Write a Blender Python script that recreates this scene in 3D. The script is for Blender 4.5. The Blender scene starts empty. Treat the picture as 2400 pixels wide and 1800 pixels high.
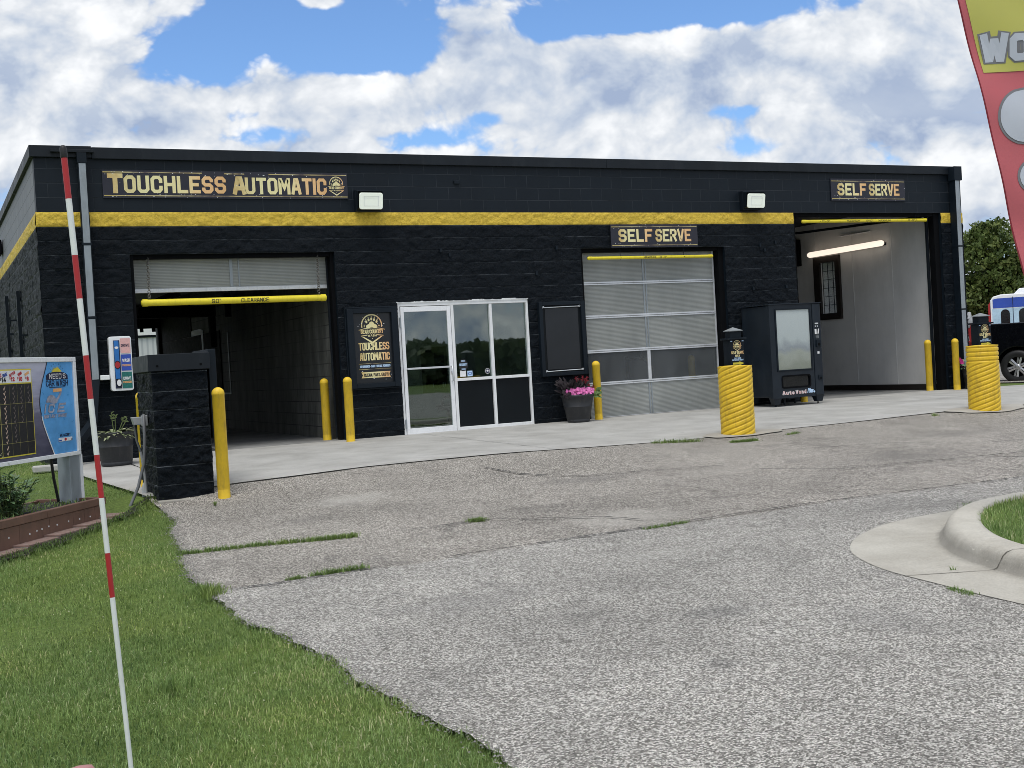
import bpy, bmesh, math, random
import numpy as np
from mathutils import Vector, Matrix, Euler
R = math.radians
random.seed(7)
rng = np.random.default_rng(11)
SC = bpy.context.scene
COL = SC.collection

# ------------------------------------------------------------------ camera
cam_d = bpy.data.cameras.new('camera')
cam_o = bpy.data.objects.new('camera', cam_d)
COL.objects.link(cam_o)
cam_d.sensor_width = 36.0
cam_d.lens = 43.502
cam_d.clip_start = 0.1
cam_d.clip_end = 2000
YAW, PITCH, ROLL = 0.44589, -0.01674, -0.05746
CAM = Vector((-1.61577, -18.43999, 1.05661))
fw = Vector((math.sin(YAW)*math.cos(PITCH), math.cos(YAW)*math.cos(PITCH), math.sin(PITCH)))
rt = Vector((math.cos(YAW), -math.sin(YAW), 0))
up = rt.cross(fw)
rt2 = math.cos(ROLL)*rt + math.sin(ROLL)*up
up2 = -math.sin(ROLL)*rt + math.cos(ROLL)*up
M = Matrix((rt2, up2, -fw)).transposed().to_4x4()
M.translation = CAM
cam_o.matrix_world = M
SC.camera = cam_o

# ------------------------------------------------------------------ light
SC.view_settings.view_transform = 'Standard'
SC.view_settings.look = 'None'
SC.view_settings.gamma = 1.0
SC.cycles.pixel_filter_type = 'BLACKMAN_HARRIS'
SC.cycles.filter_width = 0.85
SC.view_settings.exposure = 0.70
TO_SUN = Vector((-0.22, -0.30, 0.92)).normalized()
SUN_EL = math.asin(TO_SUN.z)
SUN_ROT = math.atan2(TO_SUN.x, TO_SUN.y)
sl = bpy.data.lights.new('sun', 'SUN')
sl.energy = 1.35
sl.angle = R(28)
sl.color = (1.0, 0.965, 0.91)
so = bpy.data.objects.new('sun', sl)
COL.objects.link(so)
so.rotation_euler = TO_SUN.to_track_quat('Z', 'Y').to_euler()
so.location = (0, 0, 30)

world = bpy.data.worlds.new('World')
SC.world = world
world.use_nodes = True
WN = world.node_tree.nodes
WL = world.node_tree.links
WN.clear()
SKY_STR = 0.10


def wmath(op, a, b=None, c=None):
    n = WN.new('ShaderNodeMath')
    n.operation = op
    for i, x in enumerate((a, b, c)):
        if x is None:
            continue
        if isinstance(x, (int, float)):
            n.inputs[i].default_value = x
        else:
            WL.new(x, n.inputs[i])
    return n.outputs[0]


def wdot(v, c):
    n = WN.new('ShaderNodeVectorMath')
    n.operation = 'DOT_PRODUCT'
    WL.new(v, n.inputs[0])
    n.inputs[1].default_value = c
    return n.outputs['Value']


def build_sky():
    tc = WN.new('ShaderNodeTexCoord')
    d = tc.outputs['Generated']
    f0 = (math.sin(YAW), math.cos(YAW), 0)
    r0 = (math.cos(YAW), -math.sin(YAW), 0)
    b = wmath('MAXIMUM', wmath('ABSOLUTE', wdot(d, f0)), 0.22)
    px = wmath('DIVIDE', wdot(d, r0), b)
    py = wmath('DIVIDE', wdot(d, (0, 0, 1)), b)
    comb = WN.new('ShaderNodeCombineXYZ')
    WL.new(px, comb.inputs[0])
    WL.new(py, comb.inputs[1])
    P = comb.outputs[0]

    def noise(scale, detail, rough, dist=0.0, off=(0, 0, 0), sx=1.0, sy=1.35):
        mp = WN.new('ShaderNodeMapping')
        mp.inputs['Scale'].default_value = (sx, sy, 1)
        mp.inputs['Location'].default_value = off
        WL.new(P, mp.inputs['Vector'])
        n = WN.new('ShaderNodeTexNoise')
        n.inputs['Scale'].default_value = scale
        n.inputs['Detail'].default_value = detail
        n.inputs['Roughness'].default_value = rough
        n.inputs['Distortion'].default_value = dist
        WL.new(mp.outputs[0], n.inputs['Vector'])
        return n.outputs['Fac']

    def blob(cx, cy, sx, sy, w):
        a = wmath('POWER', wmath('DIVIDE', wmath('SUBTRACT', px, cx), sx), 2.0)
        c = wmath('POWER', wmath('DIVIDE', wmath('SUBTRACT', py, cy), sy), 2.0)
        e = wmath('POWER', math.e, wmath('MULTIPLY', wmath('ADD', a, c), -1.0))
        return wmath('MULTIPLY', e, w)

    def total(base, lst):
        s = base
        for bl in lst:
            s = wmath('ADD', s, blob(*bl))
        return s
    cover = total(0.90, SKY_COVER)

    def billow(scale, off):
        # rounded heaps: fractal cells warped by noise
        mp = WN.new('ShaderNodeMapping')
        mp.inputs['Scale'].default_value = (1, 1.25, 1)
        mp.inputs['Location'].default_value = off
        WL.new(P, mp.inputs['Vector'])
        wn = WN.new('ShaderNodeTexNoise')
        wn.inputs['Scale'].default_value = 9.0
        wn.inputs['Detail'].default_value = 5
        WL.new(mp.outputs[0], wn.inputs['Vector'])
        sub = WN.new('ShaderNodeVectorMath')
        sub.operation = 'MULTIPLY_ADD'
        WL.new(wn.outputs['Color'], sub.inputs[0])
        sub.inputs[1].default_value = (.075, .075, 0)
        WL.new(mp.outputs[0], sub.inputs[2])
        v = WN.new('ShaderNodeTexVoronoi')
        v.voronoi_dimensions = '2D'
        v.feature = 'SMOOTH_F1'
        v.inputs['Scale'].default_value = scale
        v.inputs['Detail'].default_value = 4
        v.inputs['Roughness'].default_value = .55
        v.inputs['Lacunarity'].default_value = 2.1
        v.inputs['Smoothness'].default_value = .6
        WL.new(sub.outputs[0], v.inputs['Vector'])
        return v.outputs['Distance']

    def height(dx, dy):
        n1 = noise(4.2, 9, 0.58, 0.35, (3.1+dx, 1.7+dy*1.35, 0))
        n2 = noise(17.0, 7, 0.62, 0.2, (1.1+dx, 0.7+dy*1.35, 0))
        bb = billow(11.0, (2.3+dx, 4.1+dy*1.25, 0))
        h = wmath('MULTIPLY', wmath('SUBTRACT', n1, 0.5), 1.15)
        h = wmath('ADD', h, wmath('MULTIPLY', wmath('SUBTRACT', n2, 0.5), 0.30))
        return wmath('ADD', h, wmath('MULTIPLY', wmath('SUBTRACT', 0.42, bb), 0.56))
    h0 = height(0, 0)
    h1 = height(-.006, .014)
    h2 = height(-.016, .036)
    dens = wmath('ADD', cover, h0)
    ms = WN.new('ShaderNodeMapRange')
    ms.interpolation_type = 'SMOOTHSTEP'
    WL.new(dens, ms.inputs['Value'])
    ms.inputs['From Min'].default_value = 0.37
    ms.inputs['From Max'].default_value = 0.60
    # cloud shading: heaps lit from above, broad grey undersides, thin edges bright
    relief = wmath('MULTIPLY', wmath('SUBTRACT', h0, h1), 0.60)
    relief = wmath('ADD', relief, wmath('MULTIPLY', wmath('SUBTRACT', h0, h2), 0.85))
    relief = wmath('MINIMUM', wmath('MAXIMUM', relief, -.38), .42)
    g = noise(3.4, 5, 0.55, 0.3, (7.7, 2.2, 0))
    sh = wmath('ADD', wmath('MULTIPLY', wmath('SUBTRACT', g, 0.5), 0.85), total(relief, SKY_SHADE))
    sh = wmath('SUBTRACT', sh, wmath('MULTIPLY', wmath('MAXIMUM', wmath('SUBTRACT', dens, 0.78), 0.0), 0.22))
    cr = WN.new('ShaderNodeValToRGB')
    WL.new(wmath('ADD', sh, 0.52), cr.inputs[0])
    e = cr.color_ramp.elements
    e[0].position = 0.0
    e[0].color = (0.25, 0.31, 0.43, 1)
    e[1].position = 1.0
    e[1].color = (0.70, 0.71, 0.72, 1)
    m = cr.color_ramp.elements.new(0.30)
    m.color = (0.38, 0.43, 0.51, 1)
    m = cr.color_ramp.elements.new(0.58)
    m.color = (0.52, 0.545, 0.58, 1)
    m = cr.color_ramp.elements.new(0.80)
    m.color = (0.63, 0.645, 0.665, 1)
    k = WN.new('ShaderNodeVectorMath')
    k.operation = 'SCALE'
    WL.new(cr.outputs[0], k.inputs[0])
    k.inputs['Scale'].default_value = CLOUD / SKY_STR
    sky = WN.new('ShaderNodeTexSky')
    sky.sky_type = 'NISHITA'
    sky.sun_disc = False
    sky.sun_elevation = SUN_EL
    sky.sun_rotation = SUN_ROT
    sky.altitude = 300
    sky.dust_density = 0.4
    sky.ozone_density = 2.2
    tint = WN.new('ShaderNodeVectorMath')
    tint.operation = 'MULTIPLY'
    WL.new(sky.outputs[0], tint.inputs[0])
    tint.inputs[1].default_value = SKY_TINT
    mix = WN.new('ShaderNodeMix')
    mix.data_type = 'RGBA'
    WL.new(ms.outputs[0], mix.inputs['Factor'])
    WL.new(tint.outputs[0], mix.inputs[6])
    WL.new(k.outputs[0], mix.inputs[7])
    bg = WN.new('ShaderNodeBackground')
    bg.inputs['Strength'].default_value = SKY_STR
    WL.new(mix.outputs[2], bg.inputs['Color'])
    out = WN.new('ShaderNodeOutputWorld')
    WL.new(bg.outputs[0], out.inputs[0])


CLOUD = 0.92
SKY_TINT = (.68, .84, 1.03)
# (azimuth tangent, elevation tangent, widths, weight): clear gaps < 0 < cloud banks
SKY_COVER = [(-.172, .280, .085, .028, -.75), (-.10, .256, .055, .020, -.55), (-.235, .257, .040, .020, -.45), (-.03, .294, .06, .016, -.35),
             (.120, .277, .075, .020, -.70), (.058, .268, .040, .014, -.40), (.195, .276, .045, .014, -.55), (.285, .275, .03, .014, -.40),
             (.311, .246, .018, .014, -.50), (-.200, .213, .020, .008, -.35), (-.055, .184, .045, .010, -.38), (-.008, .198, .018, .007, -.30), (-.185, .196, .03, .008, -.42),
             (.198, .193, .030, .006, -.22), (.214, .164, .045, .010, -.26), (.078, .226, .014, .012, -.30), (.034, .217, .016, .008, -.28), (.24, .20, .02, .02, -.25),
             (-.365, .255, .075, .060, .28), (-.254, .228, .045, .018, .25), (-.20, .222, .06, .012, .22), (-.107, .222, .055, .022, .34), (-.019, .243, .050, .026, .28), (.03, .200, .045, .022, .32),
             (.140, .236, .070, .022, .34), (.19, .225, .07, .02, .22), (.30, .20, .06, .035, .38), (.34, .235, .045, .03, .36), (.36, .18, .07, .05, .35), (-.137, .300, .022, .010, .75), (-.02, .285, .05, .02, .35), (.05, .235, .05, .02, .25)]
SKY_SHADE = [(-.266, .206, .032, .014, -.85), (-.374, .300, .06, .025, -.22), (-.40, .235, .03, .03, -.16), (.092, .207, .022, .010, -.34), (.055, .192, .028, .012, -.22), (.337, .163, .05, .012, -.30),
             (.20, .20, .06, .012, -.18), (-.03, .262, .05, .016, -.20), (-.05, .212, .05, .010, -.14), (.24, .180, .02, .014, -.14),
             (-.22, .222, .035, .008, .22), (-.29, .225, .03, .02, .12), (.125, .250, .03, .008, .22), (.317, .236, .03, .012, .20), (.29, .19, .03, .014, .12), (.02, .205, .02, .012, .20), (-.10, .226, .04, .010, .10)]
build_sky()

# ------------------------------------------------------------------ terrain
TX = [-6, -.5, .7, 1.5, 3, 5, 7.5, 10, 13, 16, 25]
TY = [-60, -18.5, -10, -6.2, -5, -4.5, 0, 8]
TZ = [[-.7]*11, [-.6]*11,
      [-.47, -.47, -.46, -.45, -.42, -.40, -.38, -.36, -.33, -.31, -.3],
      [-.38, -.38, -.35, -.31, -.25, -.22, -.2, -.19, -.18, -.18, -.18],
      [-.33, -.33, -.27, -.22, -.13, -.1, -.12, -.11, -.1, -.1, -.1],
      [-.26, -.25, -.17, -.116, -.06, -.06, -.105, -.072, -.035, -.045, -.08],
      [-.05, -.02, 0, 0, .0075, .0125, .019, .025, .033, .04, -.08],
      [-.05, -.02, 0, 0, .0075, .0125, .019, .025, .033, .04, -.14]]


def T(x, y):
    c = [float(np.interp(x, TX, r)) for r in TZ]
    return float(np.interp(y, TY, c))


# ------------------------------------------------------------------ materials
MATS = {}


class NT:
    def __init__(s, name):
        s.m = bpy.data.materials.new(name)
        s.m.use_nodes = True
        s.t = s.m.node_tree
        s.N = s.t.nodes
        s.L = s.t.links
        s.bs = s.N['Principled BSDF']
        s.tc = s.N.new('ShaderNodeTexCoord')
        MATS[name] = s.m

    def obj(s, scale=(1, 1, 1), loc=(0, 0, 0), rot=(0, 0, 0)):
        mp = s.N.new('ShaderNodeMapping')
        mp.inputs['Scale'].default_value = scale
        mp.inputs['Location'].default_value = loc
        mp.inputs['Rotation'].default_value = rot
        s.L.new(s.tc.outputs['Object'], mp.inputs['Vector'])
        return mp.outputs[0]

    def noise(s, scale, detail=5, rough=.6, vec=None, dist=0, out='Fac'):
        n = s.N.new('ShaderNodeTexNoise')
        n.inputs['Scale'].default_value = scale
        n.inputs['Detail'].default_value = detail
        n.inputs['Roughness'].default_value = rough
        n.inputs['Distortion'].default_value = dist
        s.L.new(vec or s.tc.outputs['Object'], n.inputs['Vector'])
        return n.outputs[out]

    def voro(s, scale, vec=None, feature='F1', out='Distance', rand=1.0):
        n = s.N.new('ShaderNodeTexVoronoi')
        n.feature = feature
        n.inputs['Scale'].default_value = scale
        n.inputs['Randomness'].default_value = rand
        s.L.new(vec or s.tc.outputs['Object'], n.inputs['Vector'])
        return n.outputs[out]

    def ramp(s, fac, stops, interp='LINEAR'):
        r = s.N.new('ShaderNodeValToRGB')
        r.color_ramp.interpolation = interp
        el = r.color_ramp.elements
        while len(el) < len(stops):
            el.new(0.5)
        for e, (p, c) in zip(el, stops):
            e.position = p
            e.color = (c, c, c, 1) if isinstance(c, (int, float)) else (*c, 1)
        s.L.new(fac, r.inputs[0])
        return r.outputs[0]

    def math(s, op, a, b=None, clamp=False):
        n = s.N.new('ShaderNodeMath')
        n.operation = op
        n.use_clamp = clamp
        for i, x in enumerate((a, b)):
            if x is None:
                continue
            if isinstance(x, (int, float)):
                n.inputs[i].default_value = x
            else:
                s.L.new(x, n.inputs[i])
        return n.outputs[0]

    def mix(s, fac, a, b, mode='MIX'):
        n = s.N.new('ShaderNodeMix')
        n.data_type = 'RGBA'
        n.blend_type = mode
        n.clamp_factor = True
        for sock, x in ((n.inputs['Factor'], fac), (n.inputs[6], a), (n.inputs[7], b)):
            if isinstance(x, (int, float)):
                sock.default_value = x
            elif isinstance(x, tuple):
                sock.default_value = (*x, 1)
            else:
                s.L.new(x, sock)
        return n.outputs[2]

    def bump(s, h, strength=.5, dist=.01, prev=None):
        b = s.N.new('ShaderNodeBump')
        b.inputs['Strength'].default_value = strength
        b.inputs['Distance'].default_value = dist
        s.L.new(h, b.inputs['Height'])
        if prev is not None:
            s.L.new(prev, b.inputs['Normal'])
        return b.outputs[0]

    def set(s, base=None, rough=None, metal=None, spec=None, normal=None, coat=None):
        for k, v in (('Base Color', base), ('Roughness', rough), ('Metallic', metal), ('Specular IOR Level', spec), ('Normal', normal), ('Coat Weight', coat)):
            if v is None:
                continue
            i = s.bs.inputs[k]
            if isinstance(v, tuple):
                i.default_value = (*v, 1)
            elif isinstance(v, (int, float)):
                i.default_value = v
            else:
                s.L.new(v, i)
        return s.m


def paint(name, c, rough=.5, metal=0.0, var=.25, scale=3.0, bump=0.0, bscale=60, spec=.5, dirt=None, coat=0.0):
    """a plain coloured surface with uneven wear and a little relief"""
    t = NT(name)
    n = t.noise(scale, 7, .65)
    lo = tuple(x*(1-var) for x in c)
    hi = tuple(min(1, x*(1+var*.6)) for x in c)
    base = t.ramp(n, [(.3, lo), (.7, hi)])
    if dirt:
        d = t.noise(scale*2.3, 8, .7, t.obj((1, 1, .25), (4, 2, 1)))
        base = t.mix(t.math('MULTIPLY', t.ramp(d, [(.5, 0.0), (.72, 1.0)]), dirt[3]), base, dirt[:3])
    r = t.ramp(t.noise(scale*4, 5, .6), [(.3, max(0.02, rough-.1)), (.7, min(1, rough+.1))])
    nm = t.bump(t.noise(bscale, 4, .6), bump, .004) if bump else None
    return t.set(base=base, rough=r, metal=metal, spec=spec, normal=nm, coat=coat)


paint('yellow_paint', (.80, .53, .032), .48, bump=.12, var=.12, dirt=(.36, .24, .05, .7), scale=5, spec=.35)
paint('yellow_plastic', (.82, .68, .03), .38, var=.08, dirt=(.34, .27, .04, .4), scale=6)
paint('black_paint', (.005, .008, .012), .5, var=.35, scale=2.5, bump=.12, bscale=40)
paint('black_trim', (.0055, .0105, .0165), .55, var=.3, scale=2, spec=.22)
paint('coping_metal', (.010, .014, .019), .5, var=.3, scale=1.4, dirt=(.03, .035, .04, .4), spec=.25)
paint('black_matte', (.0035, .004, .005), .8, var=.3, spec=.1)
paint('vending_black', (.010, .016, .024), .45, var=.3, scale=2, bump=.06, bscale=150, dirt=(.026, .032, .038, .5), spec=.3)
paint('grey_metal', (.30, .335, .36), .42, metal=.25, var=.12, scale=4, dirt=(.16, .17, .17, .5))
paint('aluminium', (.66, .68, .70), .36, metal=.35, var=.08, scale=5, dirt=(.30, .30, .28, .4))
paint('white_paint', (.80, .81, .81), .5, var=.06, scale=6, dirt=(.55, .53, .48, .3))
paint('white_gloss', (.84, .85, .86), .3, var=.05)
paint('sign_grey', (.22, .235, .24), .5, var=.1)
paint('pot_plastic', (.024, .026, .030), .6, var=.25, scale=8, bump=.05, dirt=(.07, .065, .06, .4))
paint('red_paint', (.42, .018, .022), .45, var=.15, dirt=(.25, .05, .045, .3))
paint('pole_white', (.76, .78, .76), .45, var=.06, scale=9, dirt=(.45, .44, .40, .35))
paint('black_rubber', (.010, .010, .011), .55, var=.2)
paint('chrome', (.75, .75, .77), .16, metal=1.0, var=.06)
paint('wheel_metal', (.55, .55, .57), .28, metal=.7, var=.15)
paint('truck_black', (.0035, .004, .006), .22, var=.2, spec=.30)
paint('interior_grey', (.69, .685, .665), .5, var=.10, scale=1.2, dirt=(.46, .46, .455, .35), spec=.3)
paint('panel_strip', (.73, .725, .71), .5)
paint('ink_rule', (.40, .36, .12), .5)
paint('dark_board', (.0035, .006, .008), .5, var=.35, scale=1.5, spec=.2)
paint('baseboard_dark', (.014, .010, .008), .5)
paint('planter_brown', (.16, .085, .058), .62, var=.22, scale=4, bump=.15, bscale=80, dirt=(.07, .045, .035, .5))
paint('paver_brown', (.24, .155, .13), .8, var=.25, scale=9, bump=.3, bscale=90, dirt=(.36, .33, .30, .6))
paint('paver_pale', (.42, .38, .35), .85, var=.25, scale=12, bump=.35, bscale=90, dirt=(.16, .11, .09, .7))
paint('mulch', (.022, .018, .016), .9, var=.6, scale=40, bump=.8, bscale=60)
paint('gravel_stone', (.26, .25, .23), .85, var=.6, scale=25)
paint('crack_dark', (.055, .052, .048), .95, var=.5, scale=9)
paint('soil_dark', (.12, .11, .092), .95, var=.4, scale=30)
paint('concrete_pale', (.46, .45, .42), .8, var=.15, scale=6, bump=.25, bscale=90)
paint('pink_stone', (.42, .20, .20), .8, var=.2, scale=14, bump=.3)
paint('hose_grey', (.13, .135, .14), .5, var=.15)
paint('box_grey', (.36, .37, .38), .45, var=.12, scale=12)
paint('flag_red', (.54, .125, .145), .75, var=.10, scale=2, bump=.1)
paint('flag_yellow', (.52, .50, .12), .75, var=.07, scale=2)
paint('flag_white', (.52, .55, .62), .75, var=.06, scale=3)
paint('flag_grey', (.20, .20, .215), .75, var=.08)
paint('flag_hem', (.20, .012, .022), .7)
paint('ink_black', (.008, .008, .01), .5, var=.1)
paint('ink_white', (.78, .78, .78), .5, var=.05)
paint('ink_red', (.55, .02, .03), .5, var=.1)
paint('ink_yellow', (.72, .60, .05), .5, var=.08)
paint('ink_cyan', (.50, .68, .90), .5, var=.08)
paint('ink_blue', (.02, .07, .35), .5, var=.1)
paint('ink_orange', (.80, .42, .18), .5, var=.08)
paint('ink_pink', (.74, .42, .40), .5, var=.12, scale=40)
paint('ink_navy', (.010, .016, .055), .45, var=.2)
paint('ink_green', (.012, .15, .13), .45, var=.35, scale=50)
paint('ink_silver', (.42, .43, .52), .4, metal=.1, var=.5, scale=12)
paint('sign_blue', (.12, .40, .80), .35, var=.30, scale=2.2)
paint('panel_blue', (.03, .08, .42), .4, var=.15)
paint('sky_wrap', (.45, .62, .74), .3, var=.2, scale=2)
paint('tube_blue', (.02, .16, .48), .3, var=.2)
paint('petal_pink', (.72, .17, .46), .6, var=.45, scale=25)
paint('petal_magenta', (.42, .012, .16), .6, var=.3, scale=25)
paint('plume_red', (.22, .004, .014), .7, var=.4, scale=20)
paint('leaf_purple', (.012, .005, .008), .75, var=.7, scale=18)
paint('leaf_lime', (.10, .17, .035), .55, var=.3, scale=20)
paint('leaf_sedum', (.17, .28, .13), .5, var=.35, scale=14)
paint('flower_cream', (.46, .48, .29), .7, var=.3, scale=40)
paint('weed_green', (.12, .16, .05), .7, var=.4, scale=18)
paint('bark', (.055, .042, .032), .9, var=.4, scale=9, bump=.5)
paint('wood_grey', (.08, .06, .05), .8)
paint('chair_black', (.012, .012, .013), .5)
paint('machine_face', (.16, .165, .15), .5, var=.2)
paint('chain_steel', (.20, .19, .17), .5, metal=.6)
paint('glass_dark', (.008, .009, .010), .08, var=.2)
paint('tail_red', (.5, .01, .01), .25)


SPOTS_OLD = [(2.35, -6.1, .45, .30, (.42, .40, .36), .75), (3.9, -9.0, .55, .45, (.40, .38, .34), .7), (6.2, -7.2, .5, .3, (.36, .34, .30), .4), (4.8, -6.7, .6, .25, (.11, .105, .10), .5),
             (8.6, -7.6, .7, .4, (.12, .115, .105), .45), (1.6, -6.9, .3, .2, (.12, .115, .11), .4), (10.6, -6.3, .8, .3, (.12, .115, .105), .4)]
SPOTS_NEW = [(2.6, -12.4, .25, .18, (.10, .10, .10), .45), (1.5, -11.1, .6, .25, (.15, .145, .14), .35), (3.2, -13.1, .3, .5, (.16, .155, .15), .35), (1.9, -13.3, .12, .12, (.07, .07, .07), .5), (3.3, -10.6, .5, .2, (.40, .385, .35), .35)]


def special_mats():
    # black painted split-face block: relief is in the mesh, fine grain here
    t = NT('split_block')
    n = t.noise(26, 8, .72)
    base = t.ramp(n, [(.30, (.0015, .0036, .0065)), (.62, (.0030, .0068, .0115)), (.82, (.018, .025, .032))])
    d = t.noise(1.1, 5, .6, t.obj((1, 1, .4)))
    base = t.mix(t.ramp(d, [(.46, 0.0), (.8, .30)]), base, (.014, .019, .025))
    at = t.N.new('ShaderNodeAttribute')          # sky glint on the mortar joints, painted in as a paler line
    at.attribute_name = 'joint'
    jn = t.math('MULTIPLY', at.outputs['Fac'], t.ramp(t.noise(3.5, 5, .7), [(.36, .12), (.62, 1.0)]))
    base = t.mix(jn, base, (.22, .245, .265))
    b = t.bump(t.noise(27, 9, .76), 1.0, .035)
    b = t.bump(t.noise(120, 5, .6), .45, .004, b)
    t.set(base=base, rough=t.ramp(n, [(.3, .40), (.7, .58)]), spec=.15, normal=b)
    t = NT('split_block_yellow')
    n = t.noise(24, 8, .7)
    base = t.ramp(n, [(.26, (.52, .345, .03)), (.55, (.80, .555, .05)), (.8, (.88, .65, .09))])
    b = t.bump(t.noise(26, 9, .75), 1.0, .03)
    t.set(base=base, rough=.5, normal=b)
    # black painted smooth block (upper band): joints by brick pattern
    for nm, rot in (('smooth_block', (R(-90), 0, 0)), ('smooth_block_side', (R(-90), 0, R(90)))):
        t = NT(nm)
        br = t.N.new('ShaderNodeTexBrick')
        br.inputs['Scale'].default_value = 1.0
        br.inputs['Mortar Size'].default_value = .006
        br.inputs['Mortar Smooth'].default_value = .35
        br.inputs['Brick Width'].default_value = .4064
        br.inputs['Row Height'].default_value = .2032
        br.inputs['Color1'].default_value = (.6, .6, .6, 1)
        br.inputs['Color2'].default_value = (.4, .4, .4, 1)
        br.inputs['Mortar'].default_value = (0, 0, 0, 1)
        if nm == 'smooth_block':
            vec = t.obj((1, 1, 1), (0, 0, 0), rot)
        else:
            sx = t.N.new('ShaderNodeSeparateXYZ')
            t.L.new(t.tc.outputs['Object'], sx.inputs[0])
            cx = t.N.new('ShaderNodeCombineXYZ')
            t.L.new(sx.outputs[1], cx.inputs[0])
            t.L.new(t.math('ADD', sx.outputs[2], .1083), cx.inputs[1])
            vec = cx.outputs[0]
        if nm == 'smooth_block':
            sx = t.N.new('ShaderNodeSeparateXYZ')
            t.L.new(t.tc.outputs['Object'], sx.inputs[0])
            cx = t.N.new('ShaderNodeCombineXYZ')
            t.L.new(sx.outputs[0], cx.inputs[0])
            t.L.new(t.math('ADD', sx.outputs[2], .1083), cx.inputs[1])
            vec = cx.outputs[0]
        t.L.new(vec, br.inputs['Vector'])
        n = t.noise(2.2, 7, .65, t.obj((1, 1, .35)))
        if nm == 'smooth_block':
            base = t.ramp(n, [(.3, (.0042, .0085, .0140)), (.75, (.0085, .0145, .0215))])
            base = t.mix(t.math('MULTIPLY', t.math('SUBTRACT', .62, br.outputs['Color']), .7, True), base, (.0035, .005, .007))
            base = t.mix(t.math('MULTIPLY', br.outputs['Fac'], t.ramp(t.noise(2.5, 4, .6), [(.35, .15), (.6, .8)])), base, (.030, .037, .046))
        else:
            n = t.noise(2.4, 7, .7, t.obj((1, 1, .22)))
            base = t.ramp(n, [(.30, (.050, .054, .062)), (.68, (.20, .205, .22))])  # side copy: sky glare on the black paint put into a paler grey base
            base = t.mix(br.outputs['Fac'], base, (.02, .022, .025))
        b = t.bump(t.math('SUBTRACT', 1.0, br.outputs['Fac']), .55, .006)
        b = t.bump(t.noise(90, 5, .6), .22, .004, b)
        t.set(base=base, rough=t.ramp(n, [(.3, .45), (.7, .6)]), spec=.24 if nm == 'smooth_block' else .5, normal=b)
    # inside wall of the wash tunnel: dirty grey block
    t = NT('tunnel_block')
    br = t.N.new('ShaderNodeTexBrick')
    br.inputs['Mortar Size'].default_value = .008
    br.inputs['Brick Width'].default_value = .4064
    br.inputs['Row Height'].default_value = .2032
    br.inputs['Scale'].default_value = 1.0
    sx = t.N.new('ShaderNodeSeparateXYZ')
    t.L.new(t.tc.outputs['Object'], sx.inputs[0])
    cx = t.N.new('ShaderNodeCombineXYZ')
    t.L.new(sx.outputs[1], cx.inputs[0])
    t.L.new(sx.outputs[2], cx.inputs[1])
    t.L.new(cx.outputs[0], br.inputs['Vector'])
    st = t.noise(2.0, 8, .7, t.obj((1, 1.6, .5)))
    base = t.ramp(st, [(.28, (.05, .05, .044)), (.5, (.12, .12, .106)), (.74, (.22, .22, .20))])
    dk = t.noise(.9, 3, .5, t.obj((1, 1, 1), (3, 1, 2)))
    base = t.mix(t.math('MULTIPLY', br.outputs['Fac'], t.ramp(dk, [(.40, .25), (.58, 1.0)])), base, (.03, .03, .028))
    t.set(base=base, rough=.7, normal=t.bump(br.outputs['Fac'], -.4, .006))
    # asphalt with exposed stone
    for nm, a, bcol, c, ws in (('asphalt_new', (.125, .117, .104), (.325, .309, .278), (.69, .665, .61), 1.0),
                               ('asphalt_old', (.098, .088, .075), (.288, .265, .230), (.66, .62, .555), 1.15)):
        t = NT(nm)
        v = t.voro(115, out='Color')
        sp = t.N.new('ShaderNodeSeparateColor')
        t.L.new(v, sp.inputs[0])
        v2 = t.noise(85, 3, .75)
        v3 = t.noise(34, 4, .72)
        k = t.math('ADD', t.math('MULTIPLY', sp.outputs[0], 1.05), t.math('ADD', t.math('MULTIPLY', v2, .95), t.math('MULTIPLY', v3, .45)))
        base = t.ramp(t.math('SUBTRACT', k, .735), [(.10, a), (.48, bcol), (.92, c)])
        gap = t.voro(115, feature='DISTANCE_TO_EDGE')
        base = t.mix(t.ramp(gap, [(.0, .75), (.10, 0.0)]), base, (.035, .033, .031))
        big = t.noise(.55, 6, .6, dist=.4)
        base = t.mix(1.0, base, t.ramp(big, [(.32, .80), (.5, 1.0), (.72, 1.13)]), 'MULTIPLY')
        pat = t.noise(2.4, 6, .65)
        base = t.mix(1.0, base, t.ramp(pat, [(.3, .86), (.55, 1.0), (.8, 1.06)]), 'MULTIPLY')
        wob = t.math('MULTIPLY', t.math('SUBTRACT', t.noise(3.0, 6, .7), .5), 2.2)
        for (sx_, sy_, rx_, ry_, cc, am) in (SPOTS_OLD if nm == 'asphalt_old' else SPOTS_NEW):
            # a worn or stained spot of its own on the paving
            mp = t.obj((1/rx_, 1/ry_, 0), (-sx_/rx_, -sy_/ry_, 0))
            ln = t.N.new('ShaderNodeVectorMath')
            ln.operation = 'LENGTH'
            t.L.new(mp, ln.inputs[0])
            q = t.math('SUBTRACT', t.math('ADD', ln.outputs['Value'], wob), .2)
            base = t.mix(t.ramp(q, [(.15, am*.8), (1.0, 0.0)]), base, cc)
        st = t.noise(1.7, 4, .6, t.obj((1, 1, 1), (9, 4, 0)), .8)
        base = t.mix(t.ramp(st, [(.60, 0.0), (.74, .45)]), base, (.09, .085, .08))
        h = t.math('ADD', sp.outputs[1], t.math('MULTIPLY', v2, .8))
        t.set(base=base, rough=.85, spec=.3, normal=t.bump(h, .55, .006))
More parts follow.
